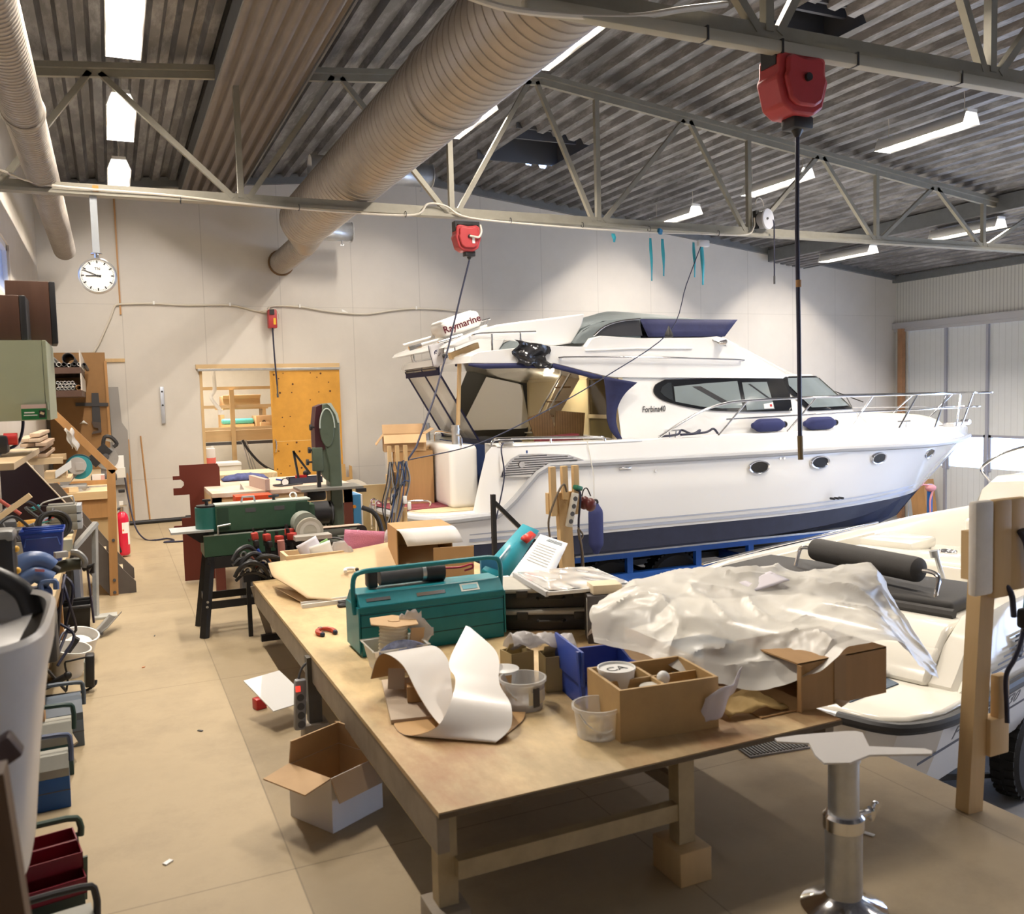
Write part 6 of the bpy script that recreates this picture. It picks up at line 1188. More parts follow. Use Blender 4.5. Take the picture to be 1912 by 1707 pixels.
# ---------------------------------------------------------------- machines behind the worktable
M_mgreen = mat('machine green', (.035, .085, .05), .4, var=.08, vs=15)
M_mteal = mat('machine teal end', (.02, .13, .11), .4); M_mlight = mat('pale machine edge', (.42, .48, .43), .4)
t = thing('belt_sander', 'long green belt sanding machine on a black leg stand behind the worktable', 'sanding machine', (.6, 6.85, 0))
obj('front_guard', B().bx(.05, .72, -.15, -.11, .755, .945), M_mgreen, t, bev=.006); obj('guard_edge', B().bx(.05, .74, -.15, .0, .945, .955), M_mlight, t)
obj('guard_end', B().cyl((.0, -.06, .77), (.0, -.06, .935), .085, n=24), M_mteal, t); obj('end_top', B().cyl((.0, -.06, .935), (.0, -.06, .95), .075, n=24), M_blacks, t)
for x in (.26, .47): obj('guard_slot', B().bx(x, x + .075, -.153, -.149, .885, .915), M_dgrey, t)
obj('slot_panel', B().bx(.06, .14, -.153, -.149, .77, .93), mat('dark machine green', (.02, .05, .032), .4), t); obj('slot_panel', B().bx(.63, .73, -.153, -.149, .77, .93), mat('dark machine green', (.02, .05, .032), .4), t)
obj('rear_bed', B().bx(.0, .78, -.10, .12, .74, .90), M_mgreen, t); obj('motor', B().cyl((.78, .0, .82), (.90, .0, .82), .09, n=24), M_blacks, t)
obj('lower_body', B().bx(-.04, .70, -.15, .15, .575, .735), M_mgreen, t, bev=.006); obj('body_top', B().bx(-.04, .72, -.15, .15, .728, .737), M_mlight, t)
obj('infeed_table', B().bx(-.26, .03, -.17, .10, .765, .78), mat('pale plate', (.55, .58, .58), .35, metal=.5), t); obj('infeed_bracket', B().prism_xz([(-.17, .765), (.0, .765), (.0, .68), (-.06, .68)], -.1, .05), M_blacks, t)
obj('knob', B().cyl((.0, -.06, .95), (.0, -.06, .985), .012).box((.0, -.06, .985), (.06, .02, .018), bev=.005), M_black, t); obj('knob', B().cyl((.48, -.08, .95), (.48, -.08, .985), .012).box((.48, -.08, .985), (.08, .03, .02), rz=.4, bev=.006), M_black, t)
obj('lift_handle', B().tube([(.24, -.1, .95), (.25, -.1, .995), (.33, -.1, .995), (.34, -.1, .95)], .009), M_galv, t); obj('clamp_lever', B().tube([(.06, -.16, .74), (.06, -.17, .80), (.15, -.17, .81)], .008), M_galv, t); obj('body_button', B().cyl((.28, -.155, .68), (.28, -.15, .68), .01), M_chrome, t)
for sx, x0, x1 in ((-1, .0, -.075), (1, .62, .695)):
    for y0, y1 in ((-.14, -.2), (.14, .2)):
        obj('leg', B().beam((x0, y0, .575), (x1, y1, 0), .055, .04), M_blacks, t)
obj('stand_rail', B().bx(-.02, .64, -.155, -.135, .49, .575), M_blacks, t); obj('stand_rail', B().bx(-.02, .64, .135, .155, .49, .575), M_blacks, t)
for y in (-.182, .172): obj('stretcher', B().bx(-.04, .66, y, y + .015, .20, .255), M_blacks, t)
obj('side_stretcher', B().bx(-.055, -.04, -.18, .18, .23, .28), M_blacks, t); obj('side_stretcher', B().bx(.65, .665, -.18, .18, .23, .28), M_blacks, t)
for x, z in ((-.0, .56), (-.015, .53), (-.04, .26), (-.045, .225)): obj('bolt', B().cyl((x, -.21 + .04 * (z > .4), z), (x, -.17, z), .009, n=8), M_galv, t)
M_msand = mat('grey machine paint', (.11, .115, .095), .45, var=.12)
t = thing('disc_sander', 'grey combined disc and belt sander beside the tray of packaging', 'sanding machine', (1.27, 6.52, 0), R(0))
obj('belt_arm', B().bx(.05, .40, -.04, .05, .66, .745, bev=.03), M_msand, t); obj('belt', B().bx(.0, .40, -.035, .045, .745, .750), mat('tan belt', (.40, .31, .24), .8), t); obj('belt_end', B().cyl((.40, -.04, .705), (.40, .05, .705), .042, n=20), M_blacks, t); obj('adjuster', B().cyl((.28, -.05, .70), (.38, -.05, .70), .02, n=10).box((.33, -.05, .705), (.05, .03, .05)), M_msand, t)
obj('disc', B().lathe([(.001, .012), (.098, .012), (.10, .0), (.10, -.012)], (0, -.10, .745), n=36, M=Matrix.Rotation(PI / 2, 4, 'X')), mat('worn disc', (.40, .37, .30), .7), t); obj('disc_label', B().lathe([(.05, .014), (.075, .0145)], (0, -.10, .745), n=30, M=Matrix.Rotation(PI / 2, 4, 'X'), caps=False), mat('disc print', (.52, .49, .42), .7), t)
obj('disc_guard', B().cyl((-.02, -.08, .79), (-.02, .06, .79), .09, n=24), mat('grey green guard', (.24, .26, .22), .45), t); obj('disc_table', B().bx(-.13, .13, -.24, -.115, .70, .73), mat('scuffed table plate', (.42, .40, .36), .5, metal=.3), t); obj('table_arm', B().box((.04, -.15, .66), (.05, .05, .08), ry=.5), M_msand, t)
obj('base', B().bx(-.1, .3, -.15, .12, .50, .66), M_msand, t)
for x in (-.08, .28):
    for y in (-.13, .1): obj('leg', B().beam((x, y, .5), (x * 1.2, y, 0), .03, .03), M_blacks, t)
obj('lead', B().tube([(.12, -.1, .68), (.2, -.16, .68), (.3, -.2, .62)], .008, smooth=4).tube([(.12, -.1, .66), (.2, -.15, .65), (.3, -.18, .58)], .008, smooth=4), M_dgrey, t); obj('switch_box', B().box((.24, -.10, .66), (.07, .06, .06)), M_msand, t)
t = thing('bandsaw', 'tall green bandsaw standing behind the sanding machines', 'bandsaw', (1.66, 7.45, 0))
M_bg = mat('bandsaw green', (.085, .11, .078), .4, var=.08, vs=12)
obj('base_cabinet', B().bx(-.16, .10, -.16, .16, 0, .62), M_bg, t); obj('column', B().prism_xz([(-.01, .60), (.095, .60), (.09, 1.2), (.088, 1.50), (.072, 1.575), (.02, 1.668), (-.05, 1.66), (-.06, 1.5), (-.04, 1.30), (-.01, 1.15)], -.072, .10), M_bg, t, bev=.008)
obj('wheel_housing', B().prism_xz([(-.12, 1.28), (-.12, 1.50), (-.10, 1.64), (-.05, 1.66), (-.0, 1.65), (-.0, 1.28)], -.06, .10), mat('maroon housing', (.05, .012, .018), .4), t); obj('wheel_cover', B().prism_xz([(.06 * math.cos(a) - .02, .16 * math.sin(a) + 1.46) for a in [k * PI / 14 for k in range(28)]], -.085, -.055), M_bg, t, bev=.006); obj('cover_rim', B().tube([(.062 * math.cos(a) - .02, -.088, .162 * math.sin(a) + 1.46) for a in [k * PI / 14 for k in range(15)]], .006), M_mlight, t)
obj('top_edge', B().prism_xz([(-.02, 1.668), (.022, 1.670), (.075, 1.577), (.09, 1.50), (.072, 1.50), (.055, 1.57), (.01, 1.645)], -.078, -.072), M_mlight, t)
obj('throat', B().prism_xz(curve2([(-.02, 1.36), (-.06, 1.25), (-.09, 1.12), (-.05, 1.04), (.0, .98), (.02, .85), (.02, .66)], 4) + [(.06, .66), (.05, 1.36)], -.055, .03), M_bg, t); obj('guide_post', B().bx(-.115, -.085, -.06, -.03, .86, 1.14), M_blacks, t); obj('guide_block', B().bx(-.15, -.06, -.07, -.02, 1.10, 1.30, bev=.01), M_bg, t)
for x, z in ((-.15, 1.47), (-.17, 1.28), (-.19, 1.18)): obj('knob', B().cyl((x, -.05, z), (x + .05, -.05, z), .008).cyl((x - .01, -.05, z), (x + .01, -.05, z), .026, n=10), M_black, t)
obj('work_table', B().bx(-.28, .24, -.20, .16, .945, .965), mat('cast plate', (.24, .24, .22), .4, metal=.5), t); obj('table_trunnion', B().box((-.14, -.05, .90), (.16, .16, .08), bev=.02), M_blacks, t); obj('fence_clamp', B().box((.22, -.19, .93), (.08, .05, .03)), M_blacks, t); obj('motor', B().cyl((-.14, -.04, .74), (.0, -.04, .74), .10, n=24), M_blacks, t)
for k in range(5): obj('motor_fin', B().torus((-.135 + .03 * k, -.04, .74), .10, .006, Matrix.Rotation(PI / 2, 4, 'Y'), n=24), M_dgrey, t)
obj('side_plate', B().bx(.088, .092, -.06, .06, 1.2, 1.5), mat('grey plate', (.40, .40, .42), .4), t)
t = thing('steel_bracket', 'black angled steel bracket on the saw bench behind the bandsaw', 'bracket', (1.62, 8.5, .93)); obj('upright', B().beam((-.02, 0, .0), (-.06, 0, .29), .02, .02), M_blacks, t); obj('brace', B().beam((-.06, 0, .28), (.09, 0, .06), .02, .02), M_blacks, t); obj('foot', B().bx(-.05, .1, -.015, .015, 0, .02), M_blacks, t)
# saw bench and its load
t = thing('saw_bench', 'wide pale plywood saw bench with a red saw in front of the sliding door', 'saw bench', (1.36, 8.75, 0))
obj('top', B().bx(-.60, .66, -.72, .62, .87, .905), mat('pinkish worn plywood', (.56, .42, .32), .55, var=.08, dirt=(.7, .66, .6), dirt_amt=.5), t); obj('apron', B().bx(-.58, .64, -.70, -.67, .74, .87), M_woodx, t); obj('apron', B().bx(-.60, -.57, -.70, .6, .76, .87), M_woodx, t)
for x in (-.56, .6):
    for y in (-.66, .56): obj('leg', B().bx(x - .04, x + .04, y - .04, y + .04, 0, .87), mat('dark red leg', (.12, .03, .02), .5), t)
obj('rip_fence', B().box((-.16, -.45, .955), (.04, .58, .10), rz=R(6)), mat('pinkish fence', (.50, .36, .30), .6), t); obj('riving_knife', B().prism_xz([(-.34, .905), (-.30, .905), (-.33, .96)], -.50, -.49), M_galv, t)
t = thing('table_saw', 'red table saw body in front of the saw bench', 'saw', (1.05, 7.75, 0)); obj('body', B().bx(-.14, .16, -.1, .1, .74, .905), mat('orange red saw', (.65, .07, .02), .4), t); obj('legs_frame', B().bx(-.12, .14, -.08, .08, .0, .74), M_dgrey, t); obj('crank', B().cyl((.05, -.14, .83), (.05, -.1, .83), .03), M_black, t)
tag(obj('seat_cushion', B().grid(14, 10, lambda u, v: (.98 + .44 * u, 9.15 + .25 * v, .915 + .055 * (math.sin(PI * u) * math.sin(PI * v)) ** .45 + .006 * math.sin(22 * u) * math.sin(14 * v))), mat('dark blue spotted cloth', (.05, .06, .16), .8, var=.4, vs=30), solid=.01), 'blue spotted cushion lying on the saw bench', 'cushion')
t = thing('osb_stack', 'stack of chipboard panels behind the saw bench', 'board stack', (1.25, 9.75, 0), R(0)); obj('stack', B().box((.0, .0, .90), (.62, .56, .10)), mat('strand board', (.62, .48, .28), .7, var=.25, vs=45, bump=.3, bs=60), t); obj('trestle', B().bx(-.25, -.2, -.2, .2, 0, .85).bx(.2, .25, -.2, .2, 0, .85).bx(-.25, .25, -.02, .02, .8, .85), M_wood, t)
t = thing('parts_tray', 'black plastic parts tray with a red item on the saw bench', 'tray', (1.66, 8.55, .905)); obj('tray', B().bx(-.16, .16, -.08, .08, 0, .006).bx(-.16, .16, -.08, -.074, 0, .055).bx(-.16, .16, .074, .08, 0, .055).bx(-.16, -.154, -.08, .08, 0, .055).bx(.154, .16, -.08, .08, 0, .055), mat('blue black tray', (.03, .035, .06), .5), t); obj('red_item', B().box((-.03, 0, .05), (.10, .06, .05)), M_red, t); obj('black_item', B().ball((.02, 0, .09), .03), M_black, t)
t = thing('air_gauge', 'white round gauge with a black hose on the saw bench', 'gauge', (1.44, 8.35, .905)); obj('gauge', B().cyl((0, -.02, .035), (0, .015, .035), .036, n=20), M_black, t); obj('dial', B().cyl((0, -.024, .035), (0, -.019, .035), .03, n=20), M_white, t); obj('hose', B().tube([(.03, 0, .03), (-.05, -.02, .015), (-.11, -.04, .015), (-.07, -.12, .012), (.0, -.10, .012), (.16, -.02, .012)], .008, smooth=4), M_black, t); obj('lever', B().tube([(-.03, 0, .055), (-.08, 0, .065)], .008), M_blue, t)
t = thing('string_knot', 'knot of white string on the green sanding machine', 'string', (1.24, 6.85, .955)); obj('string', B().torus((0, 0, .015), .025, .005, Matrix.Rotation(1.0, 4, 'X')).torus((.02, 0, .015), .02, .005, Matrix.Rotation(1.2, 4, 'Y')), M_paper, t)
t = thing('blue_machine', 'blue and grey machine cabinet with black switch behind the bandsaw', 'machine', (2.04, 8.3, 0)); obj('cabinet', B().bx(-.14, .02, -.1, .2, 0, .77), mat('grey cabinet', (.45, .45, .44), .5), t); obj('blue_panel', B().bx(.0, .075, -.11, .2, .3, .79), mat('sky blue panel', (.06, .27, .55), .4), t); obj('switch', B().bx(-.075, -.01, -.13, -.1, .62, .77), M_black, t); obj('edge', B().bx(.075, .09, -.11, .2, .3, .79), M_white, t); obj('orange_button', B().cyl((.005, -.14, .68), (.005, -.12, .68), .016), mat('orange button', (.8, .3, .03), .4), t)
tag(obj('black_pipe', B().tube([(2.05, 7.9, .70), (2.16, 7.9, .64), (2.22, 7.9, .5), (2.24, 7.9, .25), (2.24, 7.9, .0)], .022, smooth=4), M_black), 'bent black pipe beside the blue machine cabinet', 'pipe')
t = thing('plywood_offcut', 'tall notched plywood offcut leaning on the back wall right of the sliding door', 'board', (3.32, 13.9, 0)); obj('board', B().prism_xz([(-.06, .0), (.08, .0), (.09, .30), (.14, .30), (.14, .62), (.10, .64), (.09, .45), (.04, .45), (.03, .66), (-.05, .66)], -.03, .0), mat('orange ply', (.52, .32, .12), .55), t)
t = thing('red_board', 'dark red notched board standing on edge left of the saw bench', 'board', (.72, 8.8, 0), R(-4))
rb = [(-.17, .02), (.17, .02), (.17, .66), (.19, .75), (.19, 1.08), (.17, 1.12), (-.17, 1.12), (-.17, 1.02), (-.23, 1.02), (-.23, .985), (-.16, .985), (-.135, .96), (-.135, .93), (-.16, .905), (-.23, .905), (-.23, .84), (-.09, .84), (-.09, .62), (-.17, .62), (-.17, .55), (-.24, .55), (-.25, .52), (-.17, .52)]
obj('board', B().prism_xz(rb, -.01, .01), mat('dark red phenolic', (.105, .018, .010), .45), t); obj('support', B().beam((-.05, .02, .84), (.0, .25, .0), .03, .03), M_wood, t)
# clamps stored at the back corner of the worktable
t0 = None
for k in range(7):
    x = .93 + .055 * k; y = 6.46 + .02 * (k % 2); lean = R(-6 + 3 * (k % 4))
    if k == 0:
        t0 = thing('bar_clamp', 'bar clamp with dark handle standing in the row behind the worktable', 'clamp', (x, y, .28), 0, 'bar clamps behind the worktable')
        obj('bar', B().bx(-.006, .006, -.012, .012, 0, .52), M_blacks, t0); obj('jaw', B().box((0, -.04, .42), (.03, .12, .045), bev=.006), M_black, t0); obj('handle', B().cyl((0, -.03, .30), (0, -.03, .42), .020, n=10), M_black, t0); obj('pad', B().box((0, -.03, .465), (.045, .06, .05), bev=.006), mat('red clamp grip', (.40, .04, .03), .4), t0)
        t0.rotation_euler = (0, lean, 0)
    else: dup(t0, (x, y, .28 - .02 * (k % 3)), rot=(0, lean, .2 * k))
for k in range(4):
    t = thing('hand_tool', ['wooden file handle leaning left in the clamp row', 'blue screwdriver handle leaning in the clamp row', 'orange chisel handle leaning in the clamp row', 'thick pink wooden handle standing in the clamp row'][k], 'hand tool', (.93 + .045 * k, 6.36, .45), 0); m = [mat('brown red handle', (.30, .09, .06), .5), M_blue, mat('orange handle', (.55, .20, .06), .5), mat('pinkish handle', (.42, .18, .15), .6)][k]
    a = (-.5, -.35, -.4, -.05)[k]; h = (.10, .16, .10, .22)[k]; r_ = (.016, .013, .012, .026)[k]
    obj('handle', B().cyl((math.sin(a) * .10, 0, .08), (math.sin(a) * (.10 + h), 0, .08 + h * .8), r_, n=12), m, t); obj('shank', B().cyl((0, 0, 0), (math.sin(a) * .10, 0, .08), .006), M_galv, t)
t = thing('spring_clamp', 'x', 'clamp', (.84, 6.30, .58), .3, 'black spring clamps at the table corner')
b = B().tube([(-.10, 0, -.05), (-.07, 0, .02), (0, 0, .06), (.08, 0, .03), (.13, 0, -.04)], lambda q: .018 - .008 * abs(q - .5), smooth=5); obj('upper_jaw', b, M_black, t); obj('lower_jaw', B().tube([(-.09, 0, -.08), (-.04, 0, -.03), (.04, 0, -.02), (.12, 0, -.06)], .012, smooth=5), M_black, t); obj('spring', B().torus((-.02, 0, 0), .022, .006, Matrix.Rotation(PI / 2, 4, 'X')), M_galv, t)
sl = ['black spring clamp lying topmost in the heap at the table corner', 'black spring clamp in the middle of the heap at the table corner', 'black spring clamp lowest in the heap at the table corner', 'black spring clamp at the right of the heap at the table corner']
t['label'] = sl[0]
for k, (x, y, z, r) in enumerate(((.80, 6.32, .63, .5), (.82, 6.28, .53, .1), (.93, 6.30, .57, -.3))): dup(t, (x, y, z), rot=(.3 * k, .3 - .2 * k, r), label=sl[k + 1])
t = thing('clamp_rail', 'dark steel rail holding the clamps behind the worktable', 'rail', (1.1, 6.52, 0)); obj('rail', B().bx(-.3, .3, .0, .03, .40, .46), M_blacks, t); obj('post', B().bx(-.28, -.25, .0, .03, 0, .4), M_blacks, t); obj('post', B().bx(.25, .28, .0, .03, 0, .4), M_blacks, t)
# small things by the folding doors
t = thing('barrier_post', 'blue post wound with red and white tape by the folding doors', 'post', (13.9, 11.75, -1.2)); obj('post', B().cyl((0, 0, 0), (0, 0, 1.0), .05), mat('blue post', (.02, .12, .40), .4), t); obj('base', B().cyl((0, 0, 0), (0, 0, .05), .2), M_dgrey, t); obj('tape', B().tube([(-.7, .1, 1.12), (-.3, .05, 1.02), (0, -.05, .95), (-.06, -.06, .7), (-.05, -.06, .35)], .018, smooth=4), mat('red white tape', (.72, .30, .32), .6), t); obj('tape_knot', B().ball((0, -.02, .93), .09, (1.2, 1, .8), n=8), mat('red white tape', (.72, .30, .32), .6), t)
t = thing('yellow_case', 'small yellow case on the hall floor by the folding doors', 'case', (12.9, 11.7, -1.2)); obj('case', B().box((0, 0, .16), (.5, .3, .32), bev=.03), mat('yellow case', (.75, .60, .05), .5), t)
tag(obj('timber_board', B().box((15.2, 13.0, -.75), (.3, .35, .9), rx=R(-8)), M_woodo), 'brown board leaning at the foot of the folding doors', 'board')
# ---------------------------------------------------------------- left workbench and what lies on it
BZ = .78
M_bench = mat('worn bench ply', (.52, .40, .23), .6, var=.14, vs=4, dirt=(.25, .20, .13), dirt_amt=.4, dirt_scale=4)
t = thing('workbench', 'long cluttered plywood workbench along the left wall', 'workbench', (WL, 5.2, 0))
obj('worktop', B().bx(.0, .53, -4.6, 3.2, BZ - .03, BZ), M_bench, t); obj('front_rail', B().bx(.47, .52, -4.6, 3.2, BZ - .10, BZ - .03), M_wood, t)
for y in (-4.4, -2.4, -.6, 1.2, 3.1): obj('leg', B().bx(.40, .47, y - .04, y + .04, 0, BZ - .03), M_woodo, t)
obj('lower_shelf', B().bx(.0, .40, -4.6, 3.2, .12, .14), M_bench, t); obj('back_panel', B().bx(.0, .01, -4.6, 3.2, .14, BZ - .03), mat('dark back board', (.06, .05, .04), .7), t)
# second bench at the far end
t = thing('far_workbench', 'second pale workbench at the far end of the left wall behind the stairs', 'workbench', (WL, 10.2, 0))
obj('worktop', B().bx(0, .83, 0, 3.6, BZ - .03, BZ + .02), mat('pale bench ply', (.66, .52, .32), .55, var=.08), t); obj('front_edge', B().bx(0, .83, -.02, 0, BZ - .06, BZ + .02), M_woodx, t); obj('front_board', B().bx(0, .78, .02, .05, .52, BZ - .06), M_woodo, t); obj('front_board', B().bx(0, .78, .06, .08, .0, .52), mat('tan board', (.48, .34, .17), .6), t)
obj('side_board', B().bx(.80, .83, .05, 3.6, 0, BZ - .03), M_ply2, t); obj('groove_rail', B().bx(.25, .83, .55, .62, BZ + .02, BZ + .03), M_galv, t); obj('stop_batten', B().bx(.20, .83, .9, .96, BZ + .02, BZ + .07), M_woodo, t); obj('stop_batten', B().bx(.10, .38, .02, .16, BZ + .02, BZ + .07), M_woodo, t)
# stairs with handrail
t = thing('wooden_stairs', 'short steep wooden stairs with grey stringers rising to the left wall', 'stairs', (.12, 8.62, 0))
M_str = mat('dark grey stringer', (.10, .085, .075), .6, var=.1); M_tread = mat('pale tread', (.55, .45, .30), .6, var=.1)
sp_ = [(.0, .0), (.0, .10), (-.10, .22), (-.62, .98), (-.80, .98), (-.80, .80), (-.22, .0)]
obj('stringer', B().prism_xz(sp_, 0, .03), M_str, t); obj('stringer', B().prism_xz(sp_, .72, .75), M_str, t)
for k in range(5): obj('tread', B().bx(-.16 - .135 * k - .12, -.16 - .135 * k + .06, .03, .72, .12 + .19 * k, .15 + .19 * k), M_tread, t); obj('tread_block', B().bx(-.12 - .135 * k, -.07 - .135 * k, .03, .07, .05 + .19 * k, .15 + .19 * k), M_ply2, t)
obj('handrail_post', B().beam((-.185, -.025, 0), (-.15, -.025, 1.13), .07, .045, up=(0, 1, 0)), M_woodo, t); obj('handrail', B().beam((-.12, -.025, 1.11), (-.62, -.025, 1.70), .06, .045, up=(0, 1, 0)), M_woodo, t)
for z in (.03, .14, .5): obj('bolt', B().cyl((-.18 + .03 * z, -.056, z), (-.18 + .03 * z, -.048, z), .014, n=10), M_dgrey, t)
t = thing('fire_extinguisher', 'red fire extinguisher with black hose beside the far workbench', 'fire extinguisher', (.045, 10.75, 0.02))
M_ext = mat('extinguisher red', (.60, .012, .05), .25, coat=.5)
obj('cylinder', B().lathe([(.055, 0), (.066, .015), (.068, .03), (.068, .40), (.060, .45), (.035, .48), (.022, .49)], n=28), M_ext, t); obj('valve', B().cyl((0, 0, .49), (0, 0, .54), .022).box((.02, -.01, .555), (.07, .025, .02)), M_chrome, t); obj('lever', B().box((.0, -.01, .585), (.04, .03, .04)), M_white, t)
obj('hose', B().tube([(-.02, -.02, .53), (-.055, -.04, .50), (-.06, -.06, .35), (-.055, -.06, .15), (-.03, -.06, .04)], .013, smooth=4), M_black, t)
obj('label', B().loft([[(.0692 * math.cos(a), .0692 * math.sin(a), z) for a in [R(-95 + 9 * k) for k in range(10)]] for z in (.25, .37)], caps=False, wrap=False), M_paper, t); obj('label', B().loft([[(.0693 * math.cos(a), .0693 * math.sin(a), z) for a in [R(-45 + 9 * k) for k in range(5)]] for z in (.12, .25)], caps=False, wrap=False), M_paper, t)
obj('red_dot', B().loft([[(.0698 * math.cos(a), .0698 * math.sin(a), z) for a in [R(-92), R(-80)]] for z in (.275, .295)], caps=False, wrap=False), mat('orange dot', (.8, .15, .05), .5), t); obj('bracket', B().box((-.03, .05, .40), (.18, .06, .05)), M_woodo, t)
# brown board with shelf boxes at the far end
tag(obj('tool_board', B().bx(-.78, -.04, 13.82, 13.86, .8, 2.45), mat('brown hardboard', (.28, .15, .055), .6, var=.08)), 'large brown hardboard tool panel on the back wall over the far bench', 'board')
tag(obj('wooden_straightedge', B().bx(-.055, -.02, 13.79, 13.82, 1.2, 2.33), M_woodo), 'narrow orange straightedge on the right edge of the brown tool panel', 'straightedge')
t = thing('hand_saw', 'dark hand saw hanging on the brown tool panel', 'saw', (-.20, 13.80, 1.3)); obj('blade', B().prism_xz([(-.05, .15), (.06, .15), (.05, .58), (-.04, .58)], -.01, .0), mat('dark saw steel', (.06, .06, .065), .5, metal=.4), t); obj('grip', B().prism_xz([(-.07, .0), (.06, .02), (.06, .16), (-.06, .18), (-.04, .10), (.02, .08), (.02, .05), (-.05, .04)], -.025, .005), mat('saw grip', (.08, .06, .05), .5), t)
tag(obj('sheet_offcut', B().prism_xz([(-.02, 1.96), (.11, 1.96), (.13, 1.45), (.20, 1.33), (.20, .55), (.0, .55)], 13.90, 13.93), mat('grey sheet', (.30, .29, .28), .6)), 'grey sheet with a cut corner leaning on the back wall beside the tool panel', 'board')
for k, (x0, x1, z, r, lab) in enumerate(((.37, .43, 1.24, .012, 'thin wooden rod leaning on the back wall below the spirit level'), (.20, .22, 1.2, .014, 'thin wooden rod leaning on the back wall at the grey sheet'), (.155, .18, 1.0, .016, 'short wooden rod leaning closest to the far bench'))):
    tag(obj('wooden_rod', B().cyl((x1, 13.80, 0), (x0, 13.96, z), r, n=8), M_woodo), lab, 'rod', 'rods leaning on the back wall')
t = thing('pipe_lying', 'black pipe lying on the floor along the back wall', 'pipe', (.6, 13.5, .03)); obj('pipe', B().cyl((-.45, 0, 0), (.3, .05, 0), .03, n=12).cyl((.3, .05, 0), (.38, .055, 0), .045, n=12), M_black, t)
tag(obj('floor_cable', B().tube([(.10, 12.4, .9), (.14, 12.3, .5), (.2, 12.1, .15), (.3, 11.9, .012), (.42, 11.75, .012), (.55, 11.8, .012), (.62, 11.6, .012), (.5, 11.5, .012), (.72, 11.45, .012)], .010, smooth=5), M_cableb), 'dark cable running down the far bench and curling over the floor', 'cable')
def shelfbox(z, lab):
    t = thing('wooden_rack_box', lab, 'shelf box', (-.49, 12.0, z)); mb = mat('dark brown board', (.10, .055, .04), .5)
    obj('bottom', B().bx(-.22, .18, -.02, 1.82, 0, .075), mb, t); obj('side', B().prism_yz([(-.02, .075), (1.82, .075), (1.82, .23), (-.02, .28)], .17, .185), mat('pale side', (.60, .56, .50), .5), t); obj('side', B().bx(-.22, -.205, -.02, 1.82, .075, .22), mb, t); return t
shelfbox(2.10, 'upper dark shelf box of tube ends on the brown tool panel'); shelfbox(1.82, 'lower dark shelf box packed with small tubes on the brown tool panel')
M_tend = mat('tube aluminium', (.55, .55, .54), .35, metal=.8)
def tubepiece(x, z, r, lab, m=M_tend, g='tubes in the shelf boxes'):
    t = tag(obj('tube', B().cyl((x, 11.99, z), (x, 13.7, z), r, n=14, caps=False), m, solid=.006), lab, 'tube', g); return t
tubepiece(-.64, 2.28, .045, 'grey tube at the left of the upper shelf box'); tubepiece(-.44, 2.28, .068, 'largest dark tube in the upper shelf box', M_dgrey)
random.seed(5)
for k in range(7): tubepiece(-.60 + .055 * k, 2.20 + .012 * random.random(), .018 + .008 * random.random(), 'small tube lying in the upper shelf box', M_tend if k % 2 else M_dgrey)
for r in range(3):
    for k in range(5): tubepiece(-.57 + .040 * k + .02 * (r % 2), 1.918 + .036 * r, .017, 'small pale tube stacked in the lower shelf box')
tubepiece(-.345, 1.927, .03, 'brown ringed tube at the right of the lower shelf box', M_woodo)
# mitre saws and boxes on the far bench
t = thing('mitre_saw', 'mitre saw with turquoise blade guard on the far bench', 'mitre saw', (-.38, 10.45, BZ + .02))
obj('base', B().box((-.05, 0, .04), (.30, .26, .06), bev=.015), mat('cast grey', (.32, .31, .30), .45, metal=.4), t); obj('arm', B().beam((-.13, 0, .07), (.04, .0, .26), .09, .08), mat('cast grey', (.32, .31, .30), .45, metal=.4), t); Mx = Matrix.Rotation(PI / 2, 4, 'X')
obj('blade_guard', B().cyl((.04, -.04, .25), (.04, .02, .25), .125, n=32), mat('turquoise guard', (.04, .25, .28), .35), t); obj('motor_cover', B().cyl((.02, -.085, .27), (.02, -.04, .27), .09, n=28).box((.045, -.09, .265), (.08, .02, .08)), mat('silver cover', (.50, .48, .46), .4, metal=.3), t); obj('upper_guard', B().prism_xz([(.04 + .14 * math.cos(a), .25 + .14 * math.sin(a)) for a in [R(40 + 12 * k) for k in range(13)]] + [(.04 + .10 * math.cos(a), .25 + .10 * math.sin(a)) for a in [R(184 - 12 * k) for k in range(13)]], -.03, .03), mat('dark teal guard', (.02, .07, .09), .4), t); obj('turntable', B().cyl((-.02, 0, .0), (-.02, 0, .03), .15, n=28), M_galv, t)
t = thing('mitre_saw', 'black sliding mitre saw at the right end of the far bench behind the handrail', 'mitre saw', (-.12, 11.6, BZ + .02))
obj('base', B().box((0, 0, .04), (.28, .26, .07), bev=.015), M_dgrey, t); obj('body', B().beam((-.13, 0, .22), (.06, 0, .40), .12, .14), M_black, t); obj('blade', B().cyl((.04, -.03, .27), (.04, -.02, .27), .13, n=32), M_galv, t); obj('blade_hub', B().cyl((.03, -.08, .29), (.03, -.03, .29), .04, n=16), M_dgrey, t); obj('handle', B().tube([(.0, -.02, .38), (.03, -.02, .52), (.10, -.02, .52), (.16, -.02, .44), (.12, -.02, .40)], .022, smooth=4), M_black, t); obj('dust_pipe', B().beam((.02, 0, .50), (.16, 0, .46), .03, .03), M_caseedge, t); obj('column', B().bx(-.03, .03, .02, .08, .07, .30), M_galv, t)
t = thing('white_carton', 'white carton with a red edge on the far bench', 'box', (.03, 12.0, BZ + .12)); obj('carton', B().bx(-.06, .08, -.05, .06, .02, .17), M_paper, t); obj('red_edge', B().bx(-.072, -.06, -.05, .06, .02, .15), M_red, t); obj('clear_stand', B().bx(-.08, .09, -.06, .07, -.10, .02), mat('clear plastic', (.72, .70, .64), .3), t)
